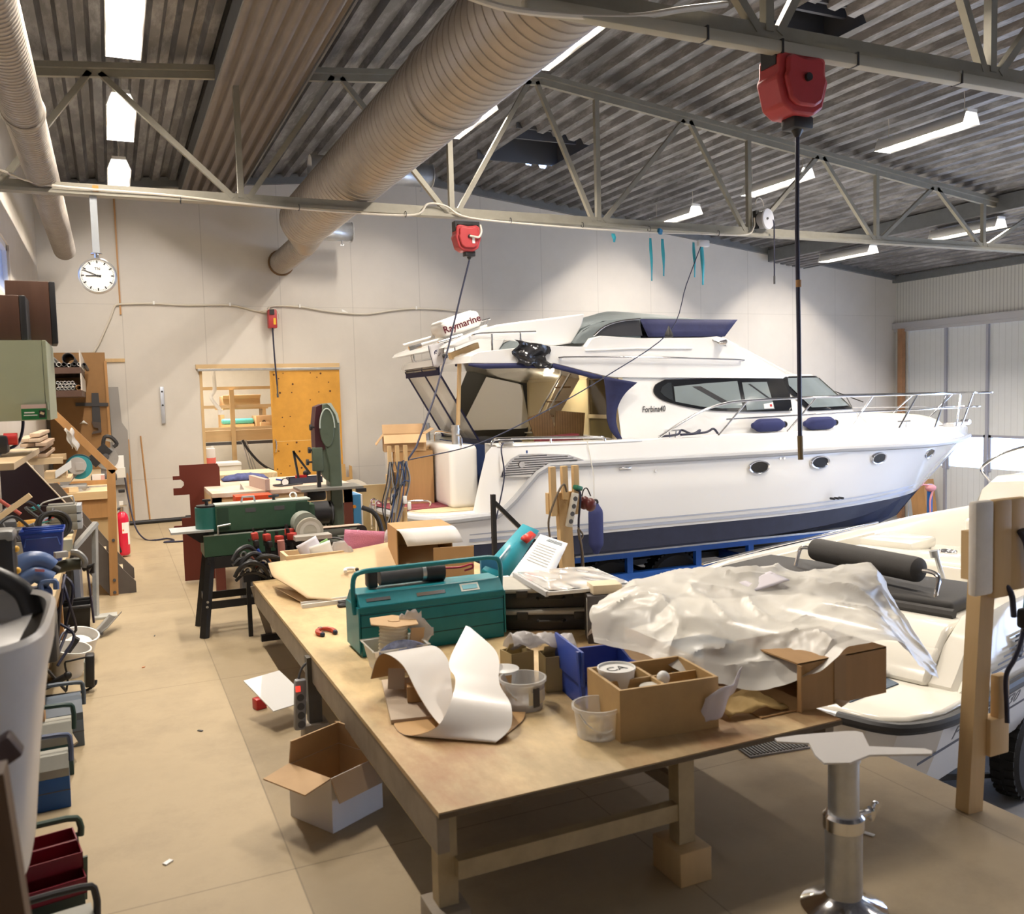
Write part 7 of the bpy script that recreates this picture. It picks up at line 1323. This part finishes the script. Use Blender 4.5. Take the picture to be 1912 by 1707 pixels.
t = thing('small_carton', 'small white carton beside the turquoise mitre saw', 'box', (-.17, 11.2, BZ + .02)); obj('carton', B().bx(-.07, .06, -.05, .05, 0, .11), M_cardw, t); obj('red_end', B().bx(.02, .06, -.051, .051, .0, .1), mat('pinkish print', (.6, .35, .32), .6), t)
t = thing('wood_offcut', 'short wooden block in front of the turquoise mitre saw', 'wood block', (-.42, 10.28, BZ + .02)); obj('block', B().box((0, 0, .03), (.10, .08, .05), rz=.5), M_ply2, t)
tag(obj('black_phone', B().box((.06, 11.2, .70), (.07, .02, .04), bev=.008), M_black), 'small black plug hanging beside the handrail post', 'plug')
t = thing('clear_bag', 'thin clear bag hanging on the handrail by the tool panel', 'plastic bag', (-.36, 8.55, 1.50)); obj('bag', B().grid(6, 8, lambda u, v: (-.02 + .06 * u + .05 * v + .01 * math.sin(9 * v), -.03 + .02 * math.sin(7 * u), -.0 - .17 * v + .02 * math.sin(8 * u))), mat('thin film', (.78, .77, .74), .2, alpha=.6), t, solid=.003)
tag(obj('dark_rule', B().box((-.24, 13.79, 1.72), (.42, .02, .05), ry=R(2)), mat('dark saw steel', (.06, .06, .065), .5)), 'dark saw blade lying level on the brown tool panel', 'saw blade')
tag(obj('white_paper_scrap', B().poly([(-.42, 13.80, 1.45), (-.36, 13.80, 1.50), (-.30, 13.80, 1.44), (-.36, 13.80, 1.46)]), M_paper, solid=.003), 'white paper scrap stuck low on the brown tool panel', 'paper')
# cabinet, speakers, sign
t = thing('wall_cabinet', 'sage green wall cabinet on the left wall', 'cabinet', (WL, 5.02, 1.635)); M_sage = mat('sage green paint', (.34, .37, .25), .5, var=.03)
obj('body', B().bx(0, .53, 0, .62, 0, .40), M_sage, t); obj('door', B().bx(.532, .55, .0, .62, .0, .40), M_sage, t, bev=.002); obj('hinge', B().cyl((.54, -.004, .05), (.54, -.004, .09), .006), M_sage, t)
def speaker(x0, x1, y, z0, z1, rz, lab):
    t = thing('loudspeaker', lab, 'loudspeaker', ((x0 + x1) / 2, y, z0), rz); w_ = (x1 - x0) / 2; h = z1 - z0
    obj('cabinet', B().bx(-w_, w_ - .03, -.10, .12, 0, h, bev=.004), mat('walnut veneer', (.085, .04, .024), .45, var=.15, vs=14, stretch=(1, 1, .1)), t); obj('front', B().bx(w_ - .03, w_, -.10, .12, 0, h, bev=.006), M_black, t); return t
speaker(-.62, -.36, 5.02 + .13, 2.038, 2.26, 0, 'walnut loudspeaker nearer the camera on the green cabinet'); speaker(-.48, -.245, 5.02 + .43, 2.038, 2.37, R(4), 'taller walnut loudspeaker on the green cabinet behind the other one')
t = thing('green_package', 'green product card hanging under the front of the sage cabinet', 'package', (-.35, 4.99, 1.64)); obj('card', B().bx(-.055, .055, -.012, .0, 0, .055), mat('package green', (.01, .15, .04), .4), t); obj('picture', B().bx(.022, .05, -.0135, -.012, .008, .045), M_black, t); obj('picture_mark', B().box((.036, -.0145, .03), (.018, .002, .012), ry=.4), mat('picture tan', (.65, .5, .3), .5), t); obj('clear_top', B().bx(-.055, .055, -.012, .0, .055, .075), mat('clear pink top', (.6, .45, .4), .2), t)
for k, (x, z, w_) in enumerate(((-.02, .034, .045), (-.015, .022, .06))): obj('print_line', B().bx(x - w_ / 2, x + w_ / 2, -.0135, -.012, z - .002, z + .002 + .002 * (k == 0)), M_paper, t)
# shelf, timber stack, dark board
t = thing('upper_shelf', 'pale shelf board above the bench at the left edge', 'shelf', (WL, 5.0, 1.43)); obj('board', B().bx(.0, .43, -.6, .9, 0, .03), M_ply2, t)
t = thing('cordless_drill', 'black and red cordless tool on the pale shelf', 'drill', (-.53, 5.0, 1.462)); obj('body', B().box((0, 0, .06), (.12, .1, .09), bev=.015), M_black, t); obj('red_end', B().cyl((.04, 0, .085), (.10, 0, .085), .03), M_red, t); obj('battery', B().box((-.03, 0, .02), (.1, .1, .035)), M_dgrey, t)
tag(obj('cable_loop', B().tube([(-.58, 5.2, 1.55), (-.54, 5.25, 1.49), (-.46, 5.3, 1.51), (-.43, 5.35, 1.62), (-.45, 5.35, 1.72)], .008, smooth=5), M_cableb), 'dark cable hanging from the sage cabinet to the shelf', 'cable')
random.seed(8)
tp = [(-.58, 1.47, .12), (-.50, 1.47, .10), (-.55, 1.435, .13), (-.46, 1.44, .1), (-.54, 1.40, .11), (-.48, 1.405, .09), (-.52, 1.37, .1), (-.46, 1.36, .08), (-.50, 1.505, .09)]
for k, (x, z, w_) in enumerate(tp):
    L_w = .9 + .5 * random.random(); y = 7.95 + .1 * random.random(); x *= 1.14; z = 1.7 + (z - 1.7) * 1.14; w_ *= 1.14
    tag(obj('wood_batten', B().bx(x - w_ * .35, x + w_ * .35, y, y + L_w, z - .014, z + .014, bev=.002), random.choice([mat('raw batten', (.62, .47, .33), .6, var=.12, stretch=(1, .1, 1)), mat('raw batten dark', (.50, .36, .25), .6, var=.12, stretch=(1, .1, 1))])), 'sawn batten in the stack on the rack below the sage cabinet', 'wood batten', 'battens stacked on the rack')
t = thing('batten_rack', 'pale wooden rack carrying the stacked battens on the left wall', 'rack', (WL, 8.0, 0)); obj('arm', B().bx(0, .45, -.0, .06, 1.24, 1.29), M_ply2, t); obj('arm', B().bx(0, .45, .6, .66, 1.24, 1.29), M_ply2, t); obj('post', B().bx(.24, .31, -.0, .05, BZ, 1.24), mat('grey beige post', (.42, .36, .29), .6), t); obj('lower_arm', B().bx(.05, .50, .0, .5, 1.09, 1.12), M_ply2, t)
t = thing('white_angle_block', 'white edged board end resting on the lower arm of the batten rack', 'board', (-.44, 8.12, 1.122)); obj('board', B().bx(-.14, .08, -.1, .2, 0, .05), M_ply2, t); obj('white_end', B().prism_xz([(.0, .0), (.12, .08), (.12, .14), (.0, .06)], -.12, -.10), M_paper, t)
tag(obj('dark_board', B().prism_xz([(-.80, .785), (-.325, .785), (-.335, .90), (-.62, 1.285), (-.72, 1.30), (-.80, 1.29)], 7.74, 7.76), mat('black laminate', (.012, .004, .008), .35)), 'dark laminate board with cut corner leaning above the bench', 'board')
tag(obj('edge_strip', B().tube([(-.333, 7.735, .90), (-.62, 7.735, 1.287), (-.72, 7.735, 1.302), (-.80, 7.735, 1.292)], .006, n=6), mat('pale edging', (.6, .5, .38), .5)), 'pale edging along the cut corner of the dark laminate board', 'edging')
# on the bench
t = thing('small_parts_case', 'x', 'case', (-.345, 7.4, BZ), 0, 'grey cases stacked at the far end of the bench')
obj('body', B().bx(-.13, .07, -.1, .16, 0, .06, bev=.004), mat('grey green case', (.17, .165, .14), .5), t); obj('end', B().bx(.07, .10, -.09, .16, .005, .055), mat('blue grey end', (.35, .38, .42), .45), t)
cl = ['lowest grey case in the stack at the far end of the bench', 'middle grey case in the stack at the far end of the bench', 'topmost grey case in the stack at the far end of the bench']; t['label'] = cl[0]
dup(t, (-.345, 7.4, BZ + .062), label=cl[1]); dup(t, (-.345, 7.4, BZ + .124), label=cl[2])
t = thing('hacksaw', 'hacksaw with steel frame lying on the grey cases', 'hacksaw', (-.42, 7.35, BZ + .19)); obj('bow', B().tube([(-.10, 0, .0), (-.06, 0, .03), (.10, 0, .06), (.125, 0, .05), (.13, 0, .0)], .006, smooth=4), M_galv, t); obj('blade', B().beam((-.10, 0, 0), (.13, 0, 0), .012, .004), M_dgrey, t); obj('grip', B().tube([(-.18, 0, -.03), (-.10, 0, .0)], .016), mat('teal handle', (.02, .22, .25), .5), t)
t = thing('cable_coil', 'coil of thick black cable on the bench in front of the grey cases', 'cable', (-.42, 6.6, BZ + .12))
for k in range(5): obj('loop', B().torus((.01 * k, -.012 * k, .004 * k), .085 + .006 * (k % 3), .011, Euler((R(62 + 5 * k), R(6 * k - 10), 0)).to_matrix().to_4x4(), n=28), M_black, t)
t = thing('steel_plates', 'grey steel flat bars lying across the bench behind the blue bin', 'steel bars', (-.55, 6.2, BZ)); obj('bar', B().bx(-.2, .2, -.02, .0, 0, .09), mat('grey steel bar', (.33, .34, .33), .4, metal=.5), t); obj('bar', B().bx(.1, .28, .03, .05, 0, .075), mat('pale green steel bar', (.40, .43, .38), .4, metal=.4), t)
t = thing('blue_bin', 'blue plastic bin with rounded rim on the left bench', 'bin', (-.40, 5.75, BZ)); b = B()
b.loft([[(sx * a, sy * c, z) for sx, sy in ((-1, -1), (-.8, -1.0), (.8, -1), (1, -1), (1, 1), (-1, 1))] for a, c, z in ((.085, .085, 0), (.105, .10, .20), (.112, .108, .205), (.112, .108, .22))], caps=False); b.bx(-.085, .085, -.085, .085, 0, .005); obj('bin', b, mat('bright blue plastic', (.008, .045, .30), .35), t, solid=.004); obj('rim_line', B().tube([(-.09, -.100, .13), (-.08, -.104, .175), (.08, -.104, .175), (.09, -.100, .13)], .003), mat('rim blue', (.05, .12, .45), .4), t)
t = thing('heat_gun', 'blue power tool lying on the bench in front of the blue bin', 'power tool', (-.36, 4.75, BZ), R(10)); mb = mat('steel blue plastic', (.07, .12, .26), .4)
obj('body', B().tube([(-.09, 0, .16), (-.04, 0, .19), (.02, 0, .185), (.06, 0, .15)], lambda q: .05 - .012 * q, n=14, smooth=4), mb, t); obj('grip', B().tube([(-.08, -.02, .10), (-.02, -.02, .13), (.05, -.03, .09)], .042, n=14, smooth=4), mb, t); obj('foot', B().box((-.02, -.02, .035), (.14, .10, .06), bev=.02), mat('darker blue plastic', (.03, .06, .18), .4), t); obj('lower_grip', B().tube([(.0, -.06, .05), (.005, -.06, .09), (.06, -.06, .09), (.065, -.06, .05)], .014, smooth=3), mb, t); obj('nozzle', B().cyl((.05, 0, .15), (.085, 0, .125), .022), M_black, t); obj('red_mark', B().box((.0, -.065, .15), (.04, .006, .012), ry=.2), mat('pinkish mark', (.35, .12, .16), .5), t)
t = thing('g_clamp', 'large dark iron clamp gripping the edge of the left bench', 'clamp', (-.26, 5.15, BZ + .09)); mi = mat('olive black iron', (.045, .045, .03), .5, metal=.3, var=.2)
obj('frame', B().tube([(-.10, 0, -.02), (.02, 0, .0), (.07, 0, .0)], .032, n=12, smooth=3), mi, t); obj('arm', B().tube([(.03, -.01, .065), (.06, -.02, .06), (.09, -.02, .02), (.085, -.02, -.02)], .016, smooth=4), mat('grey iron', (.25, .25, .24), .4, metal=.5), t); obj('upper_jaw', B().box((-.02, -.02, .06), (.06, .04, .03), rz=.3), M_galv, t); obj('handle', B().tube([(.08, -.01, -.03), (.13, -.03, -.01), (.12, -.02, -.05)], .014), M_black, t); obj('drop_bar', B().cyl((.10, -.02, -.03), (.115, -.02, -.32), .006), mat('purple grey bar', (.05, .04, .07), .4), t)
t = thing('battery_charger', 'black charger tower with yellow buttons at the left edge of the bench', 'charger', (-.455, 4.15, BZ)); obj('body', B().box((0, 0, .21), (.13, .13, .42), bev=.03), M_black, t); obj('top', B().box((.0, 0, .40), (.135, .135, .05), bev=.02), mat('grey top', (.23, .23, .22), .4), t)
for k in range(4): obj('yellow_button', B().ball((.066, -.02, .34 - .09 * k), .014, n=8), mat('yellow button', (.75, .42, .05), .4), t)
obj('red_label', B().box((-.03, -.067, .25), (.06, .004, .16)), mat('red print', (.42, .06, .07), .5), t)
t = thing('appliance_cover', 'dark grey appliance lid with bright edge in front of the charger tower', 'lid', (-.43, 3.75, BZ)); obj('lid', B().lathe([(.001, .18), (.10, .18), (.125, .165), (.13, .14), (.12, .08), (.10, 0)], n=28), mat('grey metal lid', (.16, .16, .165), .3, metal=.4), t); obj('knob', B().ball((.12, -.04, .20), .022, (1.4, .8, .6), n=8), mat('pale green knob', (.45, .52, .42), .4), t)
junk = [((-.60, 7.3, BZ), 'orange wooden wedge lying among the tools on the bench', mat('orange wedge', (.55, .30, .06), .5), (.12, .06, .10)), ((-.50, 7.0, BZ), 'pale foam block among the tools on the bench', mat('cream foam', (.72, .66, .45), .7), (.06, .05, .05)), ((-.45, 6.9, BZ), 'pale yellow foam block beside the black cable coil', mat('cream foam', (.72, .66, .45), .7), (.06, .05, .04)), ((-.62, 6.7, BZ), 'black tool body lying behind the steel bars', M_black, (.16, .12, .12)), ((-.72, 6.9, BZ), 'dark grey tool case behind the orange wedge', M_dgrey, (.16, .3, .16)), ((-.52, 6.45, BZ), 'crumpled grey rag beside the black cable coil', mat('grey rag', (.42, .41, .40), .8), (.12, .10, .06))]
for loc, lab, m, s in junk:
    n_ = {'wedge': 'wooden_wedge', 'foam': 'foam_block', 'tool body': 'power_tool', 'tool case': 'tool_case', 'rag': 'cloth_rag'}[[k for k in ('wedge', 'foam', 'tool body', 'tool case', 'rag') if k in lab][0]]
    t = thing(n_, lab, n_.split('_')[1], loc, random.uniform(-.4, .4)); obj('piece', B().box((0, 0, s[2] / 2), s, bev=.012), m, t)
t = thing('wooden_stick', 'pale wooden stick slanting over the tools at the left edge', 'stick', (-.60, 6.4, BZ + .17)); obj('stick', B().beam((-.14, 0, .02), (.10, 0, .19), .03, .035), M_ply2, t); t2 = thing('red_saw_frame', 'red tube frame behind the slanting stick', 'tool', (-.66, 6.6, BZ)); obj('tube', B().cyl((-.1, 0, .38), (.08, 0, .22), .012), mat('dull red tube', (.38, .08, .06), .5), t2)
for k in range(4):
    t = thing('pliers', ['dark pliers with teal grips near the hacksaw', 'red and grey screwdriver near the hacksaw', 'grey spanner near the foam blocks', 'black ratchet lying near the steel bars'][k], 'hand tool', (-.56 + .05 * k, 6.95 - .1 * k, BZ + .08 + .03 * k), .5 * k); obj('body', B().beam((-.08, 0, 0), (.06, 0, .03), .016, .012), [M_dgrey, M_galv, M_galv, M_black][k], t); obj('grip', B().cyl((.05, 0, .03), (.13, 0, .05), .011), [mat('teal handle', (.02, .22, .25), .5), M_red, M_dgrey, M_black][k], t)
clut = [((-.66, 5.9, .10), M_black, 'black cordless tool lying left of the blue bin', 'power_tool', 'tool', (.15, .2, .14)), ((-.60, 6.55, .0), M_dgrey, 'dark grey vice jaw behind the steel bars', 'vice_jaw', 'tool', (.12, .08, .13)), ((-.50, 7.25, .0), mat('silver tape', (.45, .45, .46), .35, metal=.6), 'silver tin among the hand tools by the dark laminate board', 'metal_tin', 'tin', (.07, .07, .09)), ((-.64, 7.45, .0), mat('brass box', (.35, .24, .09), .5), 'small brass coloured box in front of the dark laminate board', 'small_box', 'box', (.1, .08, .07)), ((-.58, 5.35, .0), mat('bench red tin', (.35, .03, .03), .4), 'small red tin between charger tower and blue bin', 'metal_tin', 'tin', (.08, .08, .12)), ((-.40, 6.95, .0), M_galv, 'bright steel angle lying beside the cable coil', 'steel_angle', 'tool', (.14, .04, .03))]
for (x, y, dz), m, lab, n_, c_, s in clut:
    t = thing(n_, lab, c_, (x, y, BZ), .4); obj('body', B().box((0, 0, s[2] / 2), s, bev=.012), m, t); obj('detail', B().cyl((0, -.0, s[2] * .8), (s[0] * .7, -.05, s[2] * 1.15), .014, n=8), M_dgrey, t)
tag(obj('cable_tangle', B().tube([(-.72, 6.2, .95), (-.6, 6.3, 1.02), (-.5, 6.35, .9), (-.62, 6.5, .84), (-.7, 6.7, 1.0), (-.55, 6.9, 1.05), (-.45, 7.0, .88), (-.6, 7.2, .98), (-.5, 7.5, .9)], .010, smooth=6), M_black), 'black cable winding through the tools on the left bench', 'cable')
# foreground tub, hoses and brown panel close to the camera
t = thing('plastic_barrel', 'large milky white plastic tub close to the camera at the left edge', 'tub', (-.44, 2.38, .60))
b = B(); pr = []
for z, s in ((0, .70), (.04, .78), (.25, .86), (.46, .97), (.52, 1.03), (.60, 1.06), (.61, 1.02), (.60, .98)): pr.append([(s * .27 * (abs(math.cos(a)) ** .5) * (1 if math.cos(a) > 0 else -1), s * .34 * (abs(math.sin(a)) ** .5) * (1 if math.sin(a) > 0 else -1), z) for a in [k * PI / 24 for k in range(48)]])
b.loft(pr, caps=False); b.bx(-.18, .18, -.2, .2, 0, .01); obj('tub', b, mat('milky grey tub', (.50, .48, .45), .3, var=.06), t)
obj('liner', B().grid(6, 6, lambda u, v: (-.22 + .44 * u, -.28 + .56 * v, .56 - .03 * math.sin(6 * u) * math.sin(5 * v))), mat('milky lining', (.42, .41, .40), .4), t)
t = thing('vacuum_hose', 'black hose arching over the milky tub', 'hose', (-.36, 2.75, 1.2)); obj('hose', B().tube([(-.22, .1, -.02), (-.10, .05, .05), (.02, .0, .055), (.11, -.05, .01), (.14, -.08, -.06)], .026, n=12, smooth=6), M_black, t)
t = thing('dark_bracket', 'dark brown blurred bar crossing the milky tub', 'bar', (-.30, 1.95, .99)); obj('bar', B().box((0, 0, 0), (.22, .05, .05), ry=R(-30), bev=.006), mat('dark brown bar', (.05, .03, .03), .5), t)
t = thing('white_bottle', 'white bottle lying against the milky tub close to the camera', 'bottle', (-.30, 1.72, 1.08)); obj('bottle', B().ball((-.0, 0, 0), .075, (1, 1, 1.5)), M_white, t); obj('neck', B().cyl((-.02, 0, .1), (-.03, 0, .16), .03), M_white, t)
t = thing('red_spring_clamp', 'small red plastic handle below the milky tub', 'clamp', (-.34, 3.0, .46)); obj('handle', B().tube([(-.06, 0, -.03), (.0, 0, .0), (.05, 0, .02)], .016, smooth=3), mat('bright red handle', (.55, .01, .01), .4), t); obj('jaw', B().tube([(.0, 0, .0), (.03, 0, .05)], .012), mat('bright red handle', (.55, .01, .01), .4), t)
t = thing('veneered_board', 'dark brown veneered panel close to the camera at the lower left corner', 'panel', (-.30, 1.55, 0)); obj('panel', B().beam((.02, 0, .0), (-.06, .0, 1.13), .36, .06, up=(0, 1, 0)), mat('walnut panel', (.10, .055, .03), .5, var=.15, stretch=(1, 1, .1)), t)
# ---------------------------------------------------------------- on the floor in front of the left bench
t = thing('steel_trestle', 'grey steel trestle frame standing at the end of the left bench', 'trestle', (-.20, 7.75, 0)); mg = mat('worn grey steel', (.42, .43, .42), .45, metal=.3, var=.2)
obj('upright', B().beam((.0, .0, .02), (.03, .05, .76), .035, .035), mg, t); obj('arm', B().beam((.04, .05, .76), (-.14, -.15, .58), .045, .03), mg, t); obj('foot_plate', B().box((.07, -.02, .01), (.17, .14, .02), bev=.002), mat('plate', (.50, .50, .46), .5, metal=.2), t); obj('rear_upright', B().beam((-.14, -.15, 0), (-.14, -.15, .60), .03, .03), M_dgrey, t)
t = thing('grey_locker', 'dark grey steel cabinet under the far end of the bench', 'cabinet', (-.42, 7.6, 0)); obj('body', B().bx(-.2, .09, -.1, .4, .0, .44), mat('locker grey', (.10, .095, .085), .5), t); obj('edge', B().bx(.09, .13, -.12, .4, .0, .46), mat('blue grey edge', (.20, .22, .28), .4), t)
t = thing('black_crate', 'black plastic crate on the floor at the end of the bench', 'crate', (-.33, 7.25, 0)); b = B(); b.loft([[(sx * a, sy * c, z) for sx, sy in ((-1, -1), (1, -1), (1, 1), (-1, 1))] for a, c, z in ((.09, .11, 0), (.11, .13, .22), (.125, .145, .225), (.125, .145, .245))], caps=False); b.bx(-.09, .09, -.11, .11, 0, .006); obj('crate', b, M_black, t, solid=.005); obj('rim', B().tube([(-.125, -.145, .24), (.125, -.145, .24), (.125, .145, .24), (-.125, .145, .24)], .009, closed=True), M_dgrey, t)
t = thing('coal_shovel', 'small dark steel shovel lying on the floor beside the black crate', 'shovel', (-.15, 7.15, 0)); obj('blade', B().grid(6, 6, lambda u, v: (-.05 + .09 * u + .10 * v, -.12 + .05 * u + .26 * v, .03 + .035 * abs(u - .5) * 2 + .05 * v)), mat('dull steel', (.22, .21, .19), .4, metal=.5), t, solid=.006); obj('shaft', B().cyl((-.0, -.10, .03), (-.12, .06, .07), .012), M_dgrey, t)
t = thing('work_lamp', 'black folding work lamp on a wire stand on the floor by the bench', 'work lamp', (-.30, 5.75, 0)); obj('housing', B().box((.10, 0, .13), (.05, .09, .19), ry=R(3), bev=.008), M_black, t); obj('glass', B().box((.072, -.005, .12), (.008, .07, .14), ry=R(3)), mat('lamp glass', (.35, .38, .34), .2), t)
obj('stand', B().tube([(-.20, .0, .01), (-.1, -.01, .01), (.06, -.01, .01), (.12, .0, .035), (.13, .01, .06)], .008, smooth=4), M_black, t); obj('yoke', B().tube([(.09, .0, .21), (.0, .0, .20), (-.03, .0, .19), (-.02, 0, .10), (-.03, 0, .03)], .006, smooth=3), M_black, t); obj('handle', B().cyl((-.20, 0, .04), (-.03, 0, .11), .02).ball((-.02, 0, .115), .024, n=8), M_black, t); obj('brace', B().beam((-.15, .02, .20), (-.03, .0, .02), .02, .012), M_dgrey, t)
for k, (loc, rz, lab) in enumerate((((-.30, 6.5, .0), 0, 'white plastic bucket with crumpled film at the front of the bench'), ((-.35, 6.15, .0), .3, 'white plastic bucket leaning nearest the work lamp'))):
    t = thing('white_bucket', lab, 'bucket', loc, rz, rx=R(14 - 4 * k), ry=R(10)); obj('bucket', B().lathe([(.001, .004), (.085, .004), (.085, 0), (.11, .18), (.118, .18), (.118, .195), (.108, .195), (.082, .008), (.001, .008)], n=36), mat('milky bucket', (.72, .70, .66), .3), t)
    if k == 0: obj('film', B().ball((0, 0, .13), .085, (1, 1, .5), n=10), mat('white film', (.80, .79, .76), .3, bump=.6, bs=30), t)
    else: obj('black_tool', B().beam((-.05, 0, .1), (.02, -.02, .26), .04, .03), M_black, t)
t = thing('grey_motor', 'dark grey motor hanging under the bench above the work lamp', 'motor', (-.40, 5.4, .42)); obj('body', B().box((0, 0, 0), (.13, .16, .22), bev=.02), M_dgrey, t); obj('cap', B().box((.0, 0, .14), (.13, .16, .10), bev=.01), mat('grey cap', (.20, .20, .18), .5), t)
for k in range(4): tag(obj('cable_loop', B().tube([(-.38 + .03 * k, 5.9 - .1 * k, .74), (-.31 + .025 * ((k * 2) % 3), 5.8 - .1 * k, .60 + .05 * (k % 2)), (-.36 + .05 * (k % 3), 5.75, .46 - .04 * k), (-.27 - .03 * k, 5.7 + .05 * k, .36 + .04 * (k % 2)), (-.36, 5.6, .22 + .05 * k)], .008, smooth=5), M_cableb), 'black cable looping down under the bench above the work lamp', 'cable', 'cables under the bench')
# cantilever toolboxes poking out from under the bench
def ctool(loc, rz, mb, mi, mh, lab, L_t=.42, W_t=.19, H_t=.20, opened=0, cat='toolbox', handle_h=.09, tilt=0):
    t = thing('toolbox', lab, cat, loc, rz, ry=tilt); obj('body', B().bx(-L_t / 2, L_t / 2, -W_t / 2, W_t / 2, 0, H_t * .62, bev=.003), mb, t)
    if opened:
        for s in (-1, 1):
            for k in range(2):
                y0 = s * (W_t * (.25 + .28 * k)); obj('tray', B().bx(-L_t / 2, L_t / 2, y0 - .055, y0 - .051, H_t * (.64 + .3 * (1 - k)), H_t * (.90 + .3 * (1 - k))).bx(-L_t / 2, L_t / 2, y0 + .051, y0 + .055, H_t * (.64 + .3 * (1 - k)), H_t * (.90 + .3 * (1 - k))).bx(-L_t / 2, L_t / 2, y0 - .055, y0 + .055, H_t * (.64 + .3 * (1 - k)), H_t * (.66 + .3 * (1 - k))).bx(L_t / 2 - .004, L_t / 2, y0 - .055, y0 + .055, H_t * (.64 + .3 * (1 - k)), H_t * (.9 + .3 * (1 - k))), mi, t)
        obj('link', B().beam((L_t / 2 + .006, -.03, H_t * .2), (L_t / 2 + .006, -.10, H_t * 1.1), .006, .016, up=(1, 0, 0)), mh, t); obj('link', B().beam((L_t / 2 + .006, .03, H_t * .2), (L_t / 2 + .006, .10, H_t * 1.1), .006, .016, up=(1, 0, 0)), mh, t)
    else:
        obj('lid', B().prism_yz([(-W_t / 2, H_t * .62), (-W_t / 2, H_t * .78), (-W_t / 4, H_t), (W_t / 4, H_t), (W_t / 2, H_t * .78), (W_t / 2, H_t * .62)], -L_t / 2, L_t / 2), mi, t)
        obj('seam', B().bx(-L_t / 2 - .001, L_t / 2 + .001, -W_t / 2 - .001, W_t / 2 + .001, H_t * .34, H_t * .36), M_dgrey, t)
    zh = H_t * (1.25 if opened else .78); obj('handle', B().tube([(-L_t / 2 - .01, 0, zh), (-L_t / 2 - .01, 0, zh + handle_h), (-L_t / 2 + .03, 0, zh + handle_h + .03), (L_t / 2 - .03, 0, zh + handle_h + .03), (L_t / 2 + .01, 0, zh + handle_h), (L_t / 2 + .01, 0, zh)], .011, smooth=3), mh, t)
    return t
Mgb = mat('grey blue enamel', (.10, .13, .17), .45, var=.12); Mgt = mat('pale grey tray', (.33, .33, .29), .5, var=.1); Mdg = mat('dark green enamel', (.012, .05, .045), .45); Mbb = mat('strong blue enamel', (.015, .085, .27), .45, var=.1); Mrr = mat('dark red tray', (.20, .008, .025), .4, var=.1); Mgg = mat('black green enamel', (.022, .038, .028), .5, var=.1)
ctool((-.40, 4.95, .0), R(4), Mgb, Mgb, Mgb, 'grey blue toolbox farthest along the floor under the bench', opened=0, L_t=.36, W_t=.26, H_t=.22)
ctool((-.42, 4.55, .0), R(2), Mdg, Mgt, Mdg, 'dark green toolbox with grey trays on the floor under the bench', L_t=.34, W_t=.18, H_t=.24)
ctool((-.42, 4.18, .0), R(3), Mbb, Mgt, mat('blue grey handle', (.09, .12, .22), .4), 'strong blue toolbox with pale lid on the floor under the bench', L_t=.34, W_t=.16, H_t=.22)
t = thing('blue_crate', 'blue crate standing under the milky tub at the bench', 'crate', (-.46, 3.75, 0)); obj('crate', B().bx(-.09, .05, -.12, .16, .0, .30), Mbb, t); obj('rim', B().box((-.01, -.12, .33), (.10, .03, .10), ry=.3), mat('pale blue rim', (.25, .32, .42), .4), t)
tag(obj('red_plank', B().box((-.44, 3.45, .16), (.05, .03, .30), ry=.05), mat('dusty red wood', (.36, .14, .11), .6)), 'dusty red plank end under the bench beside the blue crate', 'plank')
ctool((-.34, 3.22, .0), R(10), Mgg, Mrr, mat('green grey handle', (.05, .09, .07), .5), 'open toolbox with dark red trays and green body at the lower left', L_t=.32, W_t=.20, H_t=.20, opened=1, handle_h=.04)
ctool((-.28, 2.82, .0), R(8), Mgb, Mgt, mat('dark grey handle', (.04, .04, .045), .5), 'grey toolbox with dark handle at the bottom edge of the picture', L_t=.30, W_t=.17, H_t=.20)
tag(obj('cardboard_sheet', B().box((-.33, 4.75, .06), (.16, .30, .008), rz=.2, ry=-.5), mat('beige card sheet', (.50, .40, .28), .7)), 'beige card sheet leaning between the toolboxes on the floor', 'cardboard')
# litter on the plywood floor
def scrap(x, y, s, m, lab, n='paper_scrap', c='scrap'): tag(obj(n, B().box((x, y, .003), s, rz=x * 7, bev=.001), m), lab, c)
scrap(.10, 3.42, (.035, .02, .006), M_white, 'white scrap on the open floor right of the red toolbox'); scrap(.33, 4.75, (.03, .012, .006), M_dgrey, 'dark clip on the floor beside the worktable corner', 'black_clip', 'clip'); scrap(2.52, 2.4, (.05, .02, .004), M_white, 'white scrap on the floor between pedestal and pine post'); scrap(.10, 6.1, (.02, .01, .005), mat('orange scrap', (.6, .2, .08), .5), 'orange scrap on the floor beside the work lamp', 'wood_scrap'); scrap(.2, 6.9, (.03, .008, .004), M_dgrey, 'dark sliver on the floor left of the black leg stand', 'metal_sliver')
